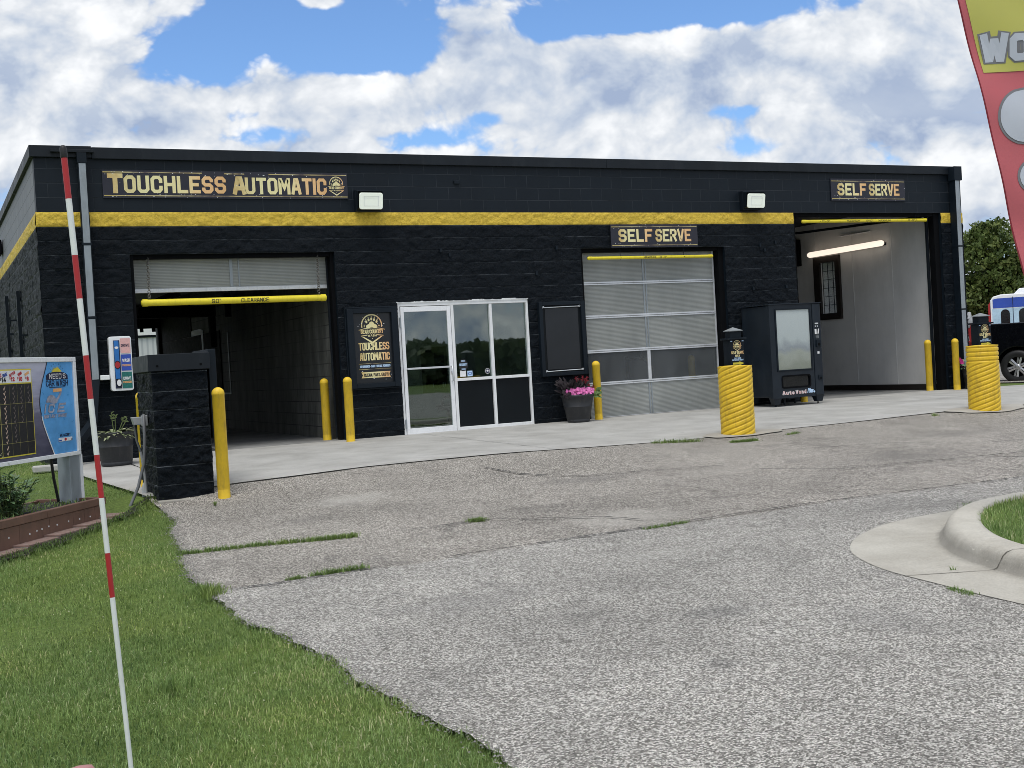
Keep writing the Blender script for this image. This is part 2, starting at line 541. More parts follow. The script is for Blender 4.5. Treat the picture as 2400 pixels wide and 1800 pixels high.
    # concrete
    for nm, lo, hi, jn in (('slab_concrete', (.33, .322, .298), (.46, .452, .425), 1), ('curb_concrete', (.37, .335, .265), (.52, .475, .385), 0), ('pad_concrete', (.30, .28, .245), (.42, .40, .355), 0), ('floor_concrete', (.15, .15, .145), (.30, .30, .29), 0), ('floor_shade', (.022, .022, .021), (.065, .065, .062), 0)):
        t = NT(nm)
        n = t.noise(1.6, 8, .62, dist=.3)
        base = t.ramp(n, [(.30, lo), (.66, hi)])
        f = t.noise(46, 6, .7)
        base = t.mix(1.0, base, t.ramp(f, [(.25, .86), (.75, 1.09)]), 'MULTIPLY')
        st = t.noise(.8, 5, .6, t.obj((.35, 1.3, 1), (3, 2, 0)), .6)
        base = t.mix(t.ramp(st, [(.55, 0.0), (.75, .42)]), base, tuple(x*.62 for x in lo))
        sp = t.noise(6.5, 4, .5, t.obj((1, 1, 1), (1, 6, 2)))
        base = t.mix(t.ramp(sp, [(.70, 0.0), (.76, .35)]), base, tuple(x*.45 for x in lo))
        nb = t.bump(t.noise(140, 5, .6), .25, .003)
        t.set(base=base, rough=.78, spec=.3, normal=nb)
    # grime settles along the foot of the kerb, its crown is rubbed pale
    t = NT('kerb_concrete')
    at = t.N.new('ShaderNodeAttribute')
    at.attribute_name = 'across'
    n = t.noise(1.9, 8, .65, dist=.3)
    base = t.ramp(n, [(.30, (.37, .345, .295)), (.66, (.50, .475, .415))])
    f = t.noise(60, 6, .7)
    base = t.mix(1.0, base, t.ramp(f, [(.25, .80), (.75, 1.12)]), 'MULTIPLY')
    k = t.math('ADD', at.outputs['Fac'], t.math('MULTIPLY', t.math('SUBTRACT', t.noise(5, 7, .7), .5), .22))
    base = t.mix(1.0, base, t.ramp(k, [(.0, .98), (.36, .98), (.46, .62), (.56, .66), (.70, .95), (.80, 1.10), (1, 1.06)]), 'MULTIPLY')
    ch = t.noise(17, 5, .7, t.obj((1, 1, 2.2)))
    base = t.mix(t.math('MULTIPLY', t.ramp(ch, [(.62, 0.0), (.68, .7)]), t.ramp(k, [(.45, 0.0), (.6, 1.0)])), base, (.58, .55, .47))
    t.set(base=base, rough=.82, spec=.25, normal=t.bump(t.noise(70, 6, .7), .45, .006))
    # lawn ground under the blades
    t = NT('lawn_ground')
    n = t.noise(30, 8, .75)
    base = t.ramp(n, [(.3, (.05, .070, .020)), (.55, (.125, .185, .045)), (.78, (.21, .28, .085))])
    g = t.noise(.9, 5, .6)
    base = t.mix(1.0, base, t.ramp(g, [(.3, (.86, .86, .9)), (.7, (1.12, 1.1, .95))]), 'MULTIPLY')
    t.set(base=base, rough=.9, spec=.2, normal=t.bump(n, .8, .02))
    # blades: shade carried per blade
    t = NT('grass_blade')
    at = t.N.new('ShaderNodeAttribute')
    at.attribute_name = 'shade'
    base = t.ramp(at.outputs['Fac'], [(0, (.075, .122, .034)), (.45, (.188, .285, .078)), (.8, (.30, .41, .135)), (1, (.52, .51, .29))])
    g = t.noise(.8, 5, .65)
    base = t.mix(1.0, base, t.ramp(g, [(.30, (.70, .78, .80)), (.5, (1, 1, 1)), (.68, (1.25, 1.10, .95))]), 'MULTIPLY')
    t.set(base=base, rough=.55, spec=.35)
    tr = t.N.new('ShaderNodeBsdfTranslucent')
    t.L.new(base, tr.inputs['Color'])
    mx = t.N.new('ShaderNodeMixShader')
    mx.inputs[0].default_value = .30
    t.L.new(t.bs.outputs[0], mx.inputs[1])
    t.L.new(tr.outputs[0], mx.inputs[2])
    t.L.new(mx.outputs[0], t.N['Material Output'].inputs[0])
    for nm, cs in (('leaf_maple', ((.032, .055, .014), (.105, .150, .036), (.24, .27, .085))), ('leaf_dark', ((.030, .046, .020), (.085, .115, .048), (.17, .20, .09)))):
        t = NT(nm)
        at = t.N.new('ShaderNodeAttribute')
        at.attribute_name = 'shade'
        base = t.ramp(at.outputs['Fac'], [(0, cs[0]), (.5, cs[1]), (1, cs[2])])
        t.set(base=base, rough=.55, spec=.3)
        tr = t.N.new('ShaderNodeBsdfTranslucent')
        t.L.new(base, tr.inputs['Color'])
        mx = t.N.new('ShaderNodeMixShader')
        mx.inputs[0].default_value = .25
        t.L.new(t.bs.outputs[0], mx.inputs[1])
        t.L.new(tr.outputs[0], mx.inputs[2])
        t.L.new(mx.outputs[0], t.N['Material Output'].inputs[0])
    # window glass: a thin tinted pane
    for nm, tint, f0 in (('window_glass', (.72, .80, .76), .14),):
        t = NT(nm)
        t.N.remove(t.bs)
        tr = t.N.new('ShaderNodeBsdfTransparent')
        tr.inputs[0].default_value = (*tint, 1)
        gl = t.N.new('ShaderNodeBsdfGlossy')
        gl.inputs['Roughness'].default_value = .012
        gl.inputs['Color'].default_value = (.9, .94, .95, 1)
        lw = t.N.new('ShaderNodeLayerWeight')
        lw.inputs[0].default_value = .5
        fac = t.math('ADD', t.math('MULTIPLY', t.math('POWER', lw.outputs['Facing'], 3.0), .60), f0)
        nb = t.bump(t.noise(1.6, 2, .5), .04, .01)
        t.L.new(nb, gl.inputs['Normal'])
        mx = t.N.new('ShaderNodeMixShader')
        t.L.new(fac, mx.inputs[0])
        t.L.new(tr.outputs[0], mx.inputs[1])
        t.L.new(gl.outputs[0], mx.inputs[2])
        t.L.new(mx.outputs[0], t.N['Material Output'].inputs[0])
    t = NT('vending_glass')
    n = t.noise(2.6, 5, .6)
    sx = t.N.new('ShaderNodeSeparateXYZ')
    t.L.new(t.tc.outputs['Generated'], sx.inputs[0])
    k = t.math('ADD', sx.outputs[2], t.math('MULTIPLY', t.math('SUBTRACT', n, .5), .55))
    base = t.ramp(k, [(.05, (.24, .26, .215)), (.26, (.32, .345, .30)), (.34, (.26, .29, .305)), (.52, (.42, .47, .465)), (1, (.47, .52, .515))])
    f = t.noise(60, 5, .6)
    base = t.mix(1.0, base, t.ramp(f, [(.3, .93), (.7, 1.05)]), 'MULTIPLY')
    t.set(base=base, rough=.22, spec=.45)
    t = NT('bay_glass')          # scratched plastic window row of the bay door
    tr = t.N.new('ShaderNodeBsdfTransparent')
    tr.inputs[0].default_value = (.80, .83, .82, 1)
    t.set(base=t.ramp(t.noise(3, 6, .6, t.obj((1, 1, .5))), [(.3, (.16, .17, .18)), (.7, (.27, .285, .30))]), rough=.28, spec=.35)
    mx = t.N.new('ShaderNodeMixShader')
    mx.inputs[0].default_value = .24
    t.L.new(tr.outputs[0], mx.inputs[1])
    t.L.new(t.bs.outputs[0], mx.inputs[2])
    t.L.new(mx.outputs[0], t.N['Material Output'].inputs[0])
    # ribbed polycarbonate door sheet
    t = NT('polycarbonate')
    w = t.N.new('ShaderNodeTexWave')
    w.wave_type = 'BANDS'
    w.bands_direction = 'Z'
    w.inputs['Scale'].default_value = 14.0
    w.inputs['Distortion'].default_value = 0.0
    t.L.new(t.tc.outputs['Object'], w.inputs['Vector'])
    n = t.noise(1.3, 6, .6, t.obj((1, 1, .6)))
    base = t.ramp(n, [(.3, (.32, .335, .32)), (.7, (.47, .485, .46))])
    base = t.mix(1.0, base, t.ramp(w.outputs['Fac'], [(0, .74), (1, 1.14)]), 'MULTIPLY')
    dk = t.noise(3.2, 6, .7, t.obj((1, 1, .2), (2, 2, 2)))
    base = t.mix(t.ramp(dk, [(.58, 0.0), (.8, .4)]), base, (.19, .19, .175))
    t.set(base=base, rough=.34, spec=.5, normal=t.bump(w.outputs['Fac'], .35, .004))
    tr = t.N.new('ShaderNodeBsdfTranslucent')
    t.L.new(t.mix(1.0, base, (1.7, 1.72, 1.7), 'MULTIPLY'), tr.inputs['Color'])
    mx = t.N.new('ShaderNodeMixShader')
    mx.inputs[0].default_value = .30
    t.L.new(t.bs.outputs[0], mx.inputs[1])
    t.L.new(tr.outputs[0], mx.inputs[2])
    t.L.new(mx.outputs[0], t.N['Material Output'].inputs[0])
    # printed gold: the print itself runs pale to copper across the words
    for nm, stops in (('gold_print', [(0, (.62, .44, .17)), (.30, (.84, .78, .42)), (.62, (.86, .74, .38)), (.82, (.86, .54, .26)), (1, (.76, .46, .20))]),
                      ('gold_rule', [(0, (.50, .38, .12)), (.25, (.62, .54, .3)), (.42, (.10, .07, .08)), (.55, (.52, .42, .2)), (.75, (.2, .15, .1)), (1, (.55, .45, .2))])):
        t = NT(nm)
        sx = t.N.new('ShaderNodeSeparateXYZ')
        t.L.new(t.tc.outputs['Generated'], sx.inputs[0])
        k = t.math('ADD', sx.outputs[0], t.math('MULTIPLY', t.math('SUBTRACT', t.noise(14, 3, .5), .5), .25))
        t.set(base=t.ramp(k, stops), rough=.45, spec=.4)
    # sign vinyl with flecks
    t = NT('sign_vinyl')
    n = t.noise(2.5, 5, .6)
    base = t.ramp(n, [(.3, (.010, .011, .022)), (.7, (.020, .019, .030))])
    t.set(base=base, rough=.42)
    t = NT('poster_vinyl')
    n = t.noise(2.5, 5, .6)
    t.set(base=t.ramp(n, [(.3, (.007, .009, .012)), (.7, (.013, .015, .019))]), rough=.3)
    # menu board purple-grey print
    t = NT('board_print')
    sx = t.N.new('ShaderNodeSeparateXYZ')
    t.L.new(t.tc.outputs['Generated'], sx.inputs[0])
    k = t.math('ADD', sx.outputs[2], t.math('MULTIPLY', t.math('SUBTRACT', t.noise(3, 4, .6, t.obj((1, 1, 6))), .5), .5))
    t.set(base=t.ramp(k, [(0, (.05, .05, .085)), (.40, (.15, .145, .215)), (.75, (.40, .40, .52)), (1, (.55, .55, .66))]), rough=.35)
    # glass block
    t = NT('glass_block')
    n = t.noise(16, 4, .6, dist=1.5)
    t.set(base=t.ramp(n, [(.35, (.26, .29, .27)), (.52, (.62, .66, .63)), (.68, (.95, .97, .95))]), rough=.12, spec=.8, normal=t.bump(n, .9, .03))
    tr = t.N.new('ShaderNodeBsdfTranslucent')
    t.L.new(t.ramp(n, [(.35, (.55, .60, .57)), (.6, (1, 1, 1))]), tr.inputs['Color'])
    tp = t.N.new('ShaderNodeBsdfTransparent')
    m0 = t.N.new('ShaderNodeMixShader')
    t.L.new(t.ramp(n, [(.42, .35), (.6, .85)]), m0.inputs[0])
    t.L.new(tr.outputs[0], m0.inputs[1])
    t.L.new(tp.outputs[0], m0.inputs[2])
    mx = t.N.new('ShaderNodeMixShader')
    mx.inputs[0].default_value = .78
    t.L.new(t.bs.outputs[0], mx.inputs[1])
    t.L.new(m0.outputs[0], mx.inputs[2])
    t.L.new(mx.outputs[0], t.N['Material Output'].inputs[0])
    # lit things
    for nm, c, s in (('tube_lit', (1.0, .84, .70), .66), ('lamp_lens', (.95, 1.0, .88), .10)):
        t = NT(nm)
        t.set(base=c, rough=.3)
        t.bs.inputs['Emission Color'].default_value = (*c, 1)
        t.bs.inputs['Emission Strength'].default_value = s
    # ribbed white metal siding
    t = NT('white_siding')
    w = t.N.new('ShaderNodeTexWave')
    w.bands_direction = 'X'
    w.inputs['Scale'].default_value = 1.6
    t.L.new(t.tc.outputs['Object'], w.inputs['Vector'])
    t.set(base=t.ramp(w.outputs['Fac'], [(.1, (.46, .48, .50)), (.5, (.62, .63, .64))]), rough=.5)
    # leaf with a cream margin
    t = NT('leaf_variegated')
    n = t.noise(34, 4, .6, dist=.8)
    t.set(base=t.ramp(n, [(.42, (.07, .11, .035)), (.55, (.34, .36, .20)), (.66, (.46, .46, .32))]), rough=.5)


special_mats()


# ------------------------------------------------------------------ mesh helpers
def setp(o, label=None, cat=None, group=None, kind=None):
    for k, v in (('label', label), ('category', cat), ('group', group), ('kind', kind)):
        if v:
            o[k] = v
    return o


SPLIT = set('anchor bracket conduit coping door_handle door_jamb door_track hinge hook screw slot spray_arm stile wall price lettering face_plate rail panel_seam rear_bracket price_card window sticker_print clip rule'.split())


class MB:
    def __init__(s):
        s.v = []
        s.f = []
        s.sm = []

    def add(s, vs, fs, smooth=False):
        b = len(s.v)
        s.v += [tuple(p) for p in vs]
        s.f += [tuple(b+i for i in f) for f in fs]
        s.sm += [smooth]*len(fs)

    def box(s, x0, x1, y0, y1, z0, z1):
        s.add([(x, y, z) for x in (x0, x1) for y in (y0, y1) for z in (z0, z1)],
              [(0, 1, 3, 2), (4, 6, 7, 5), (0, 4, 5, 1), (2, 3, 7, 6), (0, 2, 6, 4), (1, 5, 7, 3)])
        return s

    def obox(s, c, ax, ay, az, hx, hy, hz):
        c, ax, ay, az = Vector(c), Vector(ax), Vector(ay), Vector(az)
        s.add([c+ax*hx*i+ay*hy*j+az*hz*k for i in (-1, 1) for j in (-1, 1) for k in (-1, 1)],
              [(0, 1, 3, 2), (4, 6, 7, 5), (0, 4, 5, 1), (2, 3, 7, 6), (0, 2, 6, 4), (1, 5, 7, 3)])
        return s

    def bar(s, p0, p1, w, d, upv=(0, 0, 1)):
        p0, p1 = Vector(p0), Vector(p1)
        a = (p1-p0)
        L = a.length
        a.normalize()
        b = a.cross(Vector(upv))
        if b.length < 1e-4:
            b = a.cross(Vector((0, 1, 0)))
        b.normalize()
        c = b.cross(a)
        return s.obox((p0+p1)/2, a, b, c, L/2, w/2, d/2)

    def tube(s, pts, r, seg=10, caps=True, smooth=True):
        pts = [Vector(p) for p in pts]
        n = len(pts)
        rr = r if isinstance(r, (list, tuple)) else [r]*n
        t0 = (pts[1]-pts[0]).normalized()
        a = t0.cross(Vector((0, 0, 1)))
        if a.length < 1e-3:
            a = t0.cross(Vector((1, 0, 0)))
        a.normalize()
        vs = []
        for i, p in enumerate(pts):
            t = (pts[min(i+1, n-1)]-pts[max(i-1, 0)]).normalized()
            a = (a-t*a.dot(t)).normalized()
            b = t.cross(a)
            for k in range(seg):
                th = 2*math.pi*k/seg
                vs.append(p+a*(rr[i]*math.cos(th))+b*(rr[i]*math.sin(th)))
        fs = [(i*seg+k, i*seg+(k+1) % seg, (i+1)*seg+(k+1) % seg, (i+1)*seg+k) for i in range(n-1) for k in range(seg)]
        s.add(vs, fs, smooth)
        if caps:
            s.add([vs[k] for k in range(seg)], [tuple(range(seg-1, -1, -1))])
            s.add([vs[(n-1)*seg+k] for k in range(seg)], [tuple(range(seg))])
        return s

    def lathe(s, prof, c=(0, 0, 0), seg=24, smooth=True, capb=True, capt=True):
        vs = [(c[0]+r*math.cos(2*math.pi*k/seg), c[1]+r*math.sin(2*math.pi*k/seg), c[2]+z) for r, z in prof for k in range(seg)]
        n = len(prof)
        s.add(vs, [(i*seg+k, i*seg+(k+1) % seg, (i+1)*seg+(k+1) % seg, (i+1)*seg+k) for i in range(n-1) for k in range(seg)], smooth)
        if capb and prof[0][0] > 1e-4:
            s.add(vs[:seg], [tuple(range(seg-1, -1, -1))])
        if capt and prof[-1][0] > 1e-4:
            s.add(vs[-seg:], [tuple(range(seg))])
        return s

    def prism(s, poly, fn, d0, d1):
        """2D outline (counter-clockwise) pushed from depth d0 to d1 through fn(s,t,depth)"""
        n = len(poly)
        a = [fn(p[0], p[1], d0) for p in poly]
        b = [fn(p[0], p[1], d1) for p in poly]
        s.add(a+b, [tuple(range(n-1, -1, -1)), tuple(range(n, 2*n))]+[(i, (i+1) % n, n+(i+1) % n, n+i) for i in range(n)])
        return s

    def flat(s, poly, fn, d):
        s.add([fn(p[0], p[1], d) for p in poly], [tuple(range(len(poly)))])
        return s

    def pieces(s):
        """groups of faces that hang together (islands nearer than half their size count as one)"""
        n = len(s.v)
        p = list(range(n))

        def find(i):
            while p[i] != i:
                p[i] = p[p[i]]
                i = p[i]
            return i
        for f in s.f:
            r = find(f[0])
            for i in f[1:]:
                p[find(i)] = r
        isl = {}
        for k, f in enumerate(s.f):
            isl.setdefault(find(f[0]), []).append(k)
        L = list(isl.values())
        bb = []
        for fs in L:
            a = np.array([s.v[i] for k in fs for i in s.f[k]])
            bb.append((a.min(0), a.max(0)))
        q = list(range(len(L)))

        def fq(i):
            while q[i] != i:
                i = q[i]
            return i
        for i in range(len(L)):
            for j in range(i):
                gap = np.maximum(0, np.maximum(bb[i][0]-bb[j][1], bb[j][0]-bb[i][1]))
                sz = max(np.linalg.norm(bb[i][1]-bb[i][0]), np.linalg.norm(bb[j][1]-bb[j][0]))
                if np.linalg.norm(gap) <= (.02 if s.tight else max(.02, .5*sz)):
                    q[fq(i)] = fq(j)
        out = {}
        for i, fs in enumerate(L):
            out.setdefault(fq(i), []).extend(fs)
        return list(out.values())

    def build(s, name, mat, parent=None, bevel=0, seg=2, extra=()):
        s.tight = name not in ('lettering', 'price', 'sticker_print')
        if name in SPLIT and not extra:
            ps = s.pieces()
            if len(ps) > 1:
                first = None
                for fs in ps:
                    m = MB()
                    ids = sorted({i for k in fs for i in s.f[k]})
                    ix = {i: j for j, i in enumerate(ids)}
                    m.v = [s.v[i] for i in ids]
                    m.f = [tuple(ix[i] for i in s.f[k]) for k in fs]
                    m.sm = [s.sm[k] for k in fs]
                    o = m.make(name, mat, parent, bevel, seg)
                    first = first or o
                return first
        return s.make(name, mat, parent, bevel, seg, extra)

    def make(s, name, mat, parent=None, bevel=0, seg=2, extra=()):
        me = bpy.data.meshes.new(name)
        off = base_of(parent) if parent is not None else Vector((0, 0, 0))
        vs, fs, sm, mi = list(s.v), list(s.f), list(s.sm), [0]*len(s.f)
        for k, (m, _mt) in enumerate(extra):
            b = len(vs)
            vs += m.v
            fs += [tuple(b+i for i in f) for f in m.f]
            sm += m.sm
            mi += [k+1]*len(m.f)
        me.from_pydata([(p[0]-off.x, p[1]-off.y, p[2]-off.z) for p in vs], [], fs)
        me.polygons.foreach_set('use_smooth', sm)
        me.materials.append(MATS[mat])
        for m, mt in extra:
            me.materials.append(MATS[mt])
        me.polygons.foreach_set('material_index', mi)
        me.update()
        o = bpy.data.objects.new(name, me)
        COL.objects.link(o)
        if parent is not None:
            o.parent = parent
        if bevel:
            m = o.modifiers.new('bevel', 'BEVEL')
            m.width = bevel
            m.segments = seg
            m.limit_method = 'ANGLE'
            m.angle_limit = R(40)
        return o

    def single(s, name, mat, loc, label, cat, group=None, bevel=0, kind=None):
        """a thing that is one mesh, its origin at its base"""
        loc = Vector(loc)
        s.v = [(p[0]-loc.x, p[1]-loc.y, p[2]-loc.z) for p in s.v]
        o = s.build(name, mat, None, bevel)
        o.location = loc
        return setp(o, label, cat, group, kind)


BASE = {}


def base_of(o):
    v = Vector((0, 0, 0))
    while o is not None:
        v += Vector(o.location)
        o = o.parent
    return v


def thing(name, loc, label, cat, group=None):
    o = bpy.data.objects.new(name, None)
    o.empty_display_size = .2
    COL.objects.link(o)
    o.location = loc
    return setp(o, label, cat, group)


def copy_tree(o, parent=None):
    c = o.copy()
    COL.objects.link(c)
    if parent is not None:
        c.parent = parent
    for ch in [x for x in COL.objects if x.parent == o]:
        copy_tree(ch, c)
    return c


def np_mesh(name, V, F, mat, smooth=False, attrs=None, parent=None):
    """V (n,3) array, F (m,k) array of equal-sided faces"""
    me = bpy.data.meshes.new(name)
    V = np.asarray(V, np.float32)
    if parent is not None:
        V = V-np.array(base_of(parent), np.float32)
    F = np.asarray(F, np.int32)
    m, k = F.shape
    me.vertices.add(len(V))
    me.vertices.foreach_set('co', V.ravel())
    me.loops.add(m*k)
    me.loops.foreach_set('vertex_index', F.ravel())
    me.polygons.add(m)
    me.polygons.foreach_set('loop_start', np.arange(0, m*k, k, dtype=np.int32))
    me.polygons.foreach_set('loop_total', np.full(m, k, np.int32))
    me.polygons.foreach_set('use_smooth', np.full(m, smooth))
    for an, av in (attrs or {}).items():
        a = me.attributes.new(an, 'FLOAT', 'POINT')
        a.data.foreach_set('value', np.asarray(av, np.float32))
    me.materials.append(MATS[mat])
    me.update(calc_edges=True)
    me.validate()
    o = bpy.data.objects.new(name, me)
    COL.objects.link(o)
    if parent is not None:
        o.parent = parent
    return o


def lattice(seed):
    return np.random.default_rng(seed).random((256, 256))


def vnoise(x, y, seed=0, octaves=4, rough=.55):
    L = lattice(seed)
    out = np.zeros_like(x)
    amp, tot = 1.0, 0.0
    for o in range(octaves):
        xi = np.floor(x).astype(int)
        yi = np.floor(y).astype(int)
        fx = x-xi
        fy = y-yi
        fx = fx*fx*(3-2*fx)
        fy = fy*fy*(3-2*fy)
        g = lambda a, b: L[(a+17*o) & 255, (b+29*o) & 255]
        out += amp*((g(xi, yi)*(1-fx)+g(xi+1, yi)*fx)*(1-fy)+(g(xi, yi+1)*(1-fx)+g(xi+1, yi+1)*fx)*fy)
        tot += amp
        amp *= rough
        x = x*2.03
        y = y*2.03
    return out/tot


# ------------------------------------------------------------------ lettering (block strokes)
G = {
    'A': [[(0, 0), (1.4, 6), (2.6, 6), (4, 0)], [(.75, 1.8), (3.25, 1.8)]],
    'B': [[(0, 0), (0, 6), (3.1, 6), (3.9, 5.2), (3.9, 3.9), (3.1, 3.1), (4, 2.3), (4, .8), (3.2, 0), 'c'], [(.3, 3.1), (3.0, 3.1)]],
    'C': [[(4, 4.3), (4, 5.1), (3.1, 6), (.9, 6), (0, 5.1), (0, .9), (.9, 0), (3.1, 0), (4, .9), (4, 1.7)]],
    'D': [[(0, 0), (0, 6), (3, 6), (4, 5), (4, 1), (3, 0), 'c']],
    'E': [[(3.8, 6), (0, 6), (0, 0), (3.8, 0)], [(.3, 3.05), (3, 3.05)]],
    'F': [[(3.8, 6), (0, 6), (0, 0)], [(.3, 3), (3, 3)]],
    'G': [[(4, 4.5), (4, 5.1), (3.1, 6), (.9, 6), (0, 5.1), (0, .9), (.9, 0), (3.1, 0), (4, .9), (4, 2.8), (2.4, 2.8)]],
    'H': [[(0, 0), (0, 6)], [(4, 0), (4, 6)], [(.3, 3), (3.7, 3)]],
    'I': [[(0, 0), (0, 6)]],
    'J': [[(3, 6), (3, .9), (2.2, 0), (.8, 0), (0, .9), (0, 1.8)]],
    'K': [[(0, 0), (0, 6)], [(3.9, 6), (.5, 2.9)], [(1.2, 3.4), (4, 0)]],
    'L': [[(0, 6), (0, 0), (3.6, 0)]],
    'M': [[(0, 0), (0, 6), (.5, 6), (2.5, 2.2), (4.5, 6), (5, 6), (5, 0)]],
    'N': [[(0, 0), (0, 6), (.5, 6), (3.5, 0), (4, 0), (4, 6)]],
    'O': [[(.9, 0), (0, .9), (0, 5.1), (.9, 6), (3.1, 6), (4, 5.1), (4, .9), (3.1, 0), 'c']],
    'P': [[(0, 0), (0, 6), (3.1, 6), (4, 5.2), (4, 3.6), (3.1, 2.8), (.3, 2.8)]],
    'Q': [[(.9, 0), (0, .9), (0, 5.1), (.9, 6), (3.1, 6), (4, 5.1), (4, .9), (3.1, 0), 'c'], [(2.4, 1.6), (4, 0)]],
    'R': [[(0, 0), (0, 6), (3.1, 6), (4, 5.2), (4, 3.7), (3.1, 2.9), (.3, 2.9)], [(2.4, 2.7), (4, 0)]],
    'S': [[(4, 4.9), (4, 5.1), (3.1, 6), (.9, 6), (0, 5.1), (0, 3.8), (.9, 3.0), (3.1, 3.0), (4, 2.2), (4, .9), (3.1, 0), (.9, 0), (0, .9), (0, 1.1)]],
    'T': [[(0, 6), (4, 6)], [(2, 5.5), (2, 0)]],
    'U': [[(0, 6), (0, .9), (.9, 0), (3.1, 0), (4, .9), (4, 6)]],
    'V': [[(0, 6), (1.7, 0), (2.3, 0), (4, 6)]],
    'W': [[(0, 6), (1.1, 0), (1.6, 0), (2.7, 4.6), (3.2, 4.6), (4.3, 0), (4.8, 0), (5.9, 6)]],
    'X': [[(0, 0), (4, 6)], [(0, 6), (4, 0)]],
    'Y': [[(0, 6), (2, 2.8), (4, 6)], [(2, 2.5), (2, 0)]],
    'Z': [[(0, 6), (4, 6), (0, 0), (4, 0)]],
    '0': [[(.9, 0), (0, .9), (0, 5.1), (.9, 6), (2.7, 6), (3.6, 5.1), (3.6, .9), (2.7, 0), 'c']],
    '1': [[(0, 5), (1.1, 6), (1.1, 0)]],
    '2': [[(0, 4.8), (0, 5.1), (.9, 6), (2.8, 6), (3.6, 5.1), (3.6, 3.8), (0, .6), (0, 0), (3.6, 0)]],
    '4': [[(2.8, 0), (2.8, 6), (0, 2), (0, 1.6), (3.8, 1.6)]],
    '6': [[(3.6, 4.9), (2.8, 6), (.9, 6), (0, 5.1), (0, .9), (.9, 0), (2.8, 0), (3.6, .9), (3.6, 2.4), (2.8, 3.2), (.3, 3.2)]],
    '8': [[(.9, 0), (0, .9), (0, 2.3), (.7, 3.1), (0, 3.9), (0, 5.1), (.9, 6), (2.7, 6), (3.6, 5.1), (3.6, 3.9), (2.9, 3.1), (3.6, 2.3), (3.6, .9), (2.7, 0), 'c'], [(.9, 3.1), (2.7, 3.1)]],
    '9': [[(0, 1.1), (.8, 0), (2.7, 0), (3.6, .9), (3.6, 5.1), (2.7, 6), (.9, 6), (0, 5.1), (0, 3.6), (.8, 2.8), (3.3, 2.8)]],
    '$': [[(3, 4.7), (2.3, 5.4), (.7, 5.4), (0, 4.7), (0, 3.7), (3, 2.3), (3, 1.3), (2.3, .6), (.7, .6), (0, 1.3)], [(1.5, 6), (1.5, 5.7)], [(1.5, .3), (1.5, 0)]],
    '.': [[(0, 0), (0, .3)]], '!': [[(0, 6), (0, 2)], [(0, 0), (0, .3)]], "'": [[(0, 6), (0, 4.6)]], '"': [[(0, 6), (0, 4.8)], [(1.3, 6), (1.3, 4.8)]],
    '-': [[(0, 3), (2, 3)]], '+': [[(0, 3), (3, 3)], [(1.5, 4.5), (1.5, 1.5)]], '*': [[(0, 3), (.6, 3)]],
    'a': [[(0, 3.4), (.7, 4), (2.3, 4), (3, 3.3), (3, 0)], [(2.8, 2.3), (.8, 2.3), (0, 1.7), (0, .6), (.7, 0), (2.8, .1)]],
    'd': [[(3, 6), (3, 0), (.8, 0), (0, .8), (0, 3.2), (.8, 4), (2.8, 4)]],
    'e': [[(3, .5), (2.3, 0), (.8, 0), (0, .8), (0, 3.2), (.8, 4), (2.3, 4), (3, 3.2), (3, 2), (.3, 2)]],
    'l': [[(0, 6), (0, 0)]],
    'n': [[(0, 0), (0, 4), (2.3, 4), (3, 3.3), (3, 0)]],
    'o': [[(.8, 0), (0, .8), (0, 3.2), (.8, 4), (2.2, 4), (3, 3.2), (3, .8), (2.2, 0), 'c']],
    's': [[(2.8, 3.5), (2.2, 4), (.7, 4), (0, 3.3), (0, 2.6), (2.8, 1.6), (2.8, .6), (2.1, 0), (.6, 0), (0, .5)]],
    't': [[(.8, 5.6), (.8, .7), (1.4, 0), (2.3, 0)], [(0, 4), (2.2, 4)]],
    'u': [[(0, 4), (0, .7), (.7, 0), (2.8, 0)], [(3, 4), (3, 0)]],
}


def stroke(mb, pts, closed, hw, fn, d):
    n = len(pts)
    P = [Vector((p[0], p[1])) for p in pts]
    if not closed:
        a = (P[0]-P[1]).normalized()
        b = (P[-1]-P[-2]).normalized()
        P[0] = P[0]+a*hw
        P[-1] = P[-1]+b*hw
    Lf, Rt = [], []
    for i in range(n):
        if closed or 0 < i < n-1:
            d1 = (P[i]-P[i-1]).normalized()
            d2 = (P[(i+1) % n]-P[i]).normalized()
        elif i == 0:
            d1 = d2 = (P[1]-P[0]).normalized()
        else:
            d1 = d2 = (P[-1]-P[-2]).normalized()
        nn = Vector((-d1.y, d1.x))+Vector((-d2.y, d2.x))
        if nn.length < 1e-3:
            nn = Vector((-d1.y, d1.x))
        nn.normalize()
        c = max(.45, nn.dot(Vector((-d1.y, d1.x))))
        Lf.append(P[i]+nn*(hw/c))
        Rt.append(P[i]-nn*(hw/c))
    m = n if closed else n-1
    vs = [fn(p.x, p.y, d) for p in Lf]+[fn(p.x, p.y, d) for p in Rt]
    mb.add(vs, [(n+i, n+(i+1) % n, (i+1) % n, i) for i in range(m)])


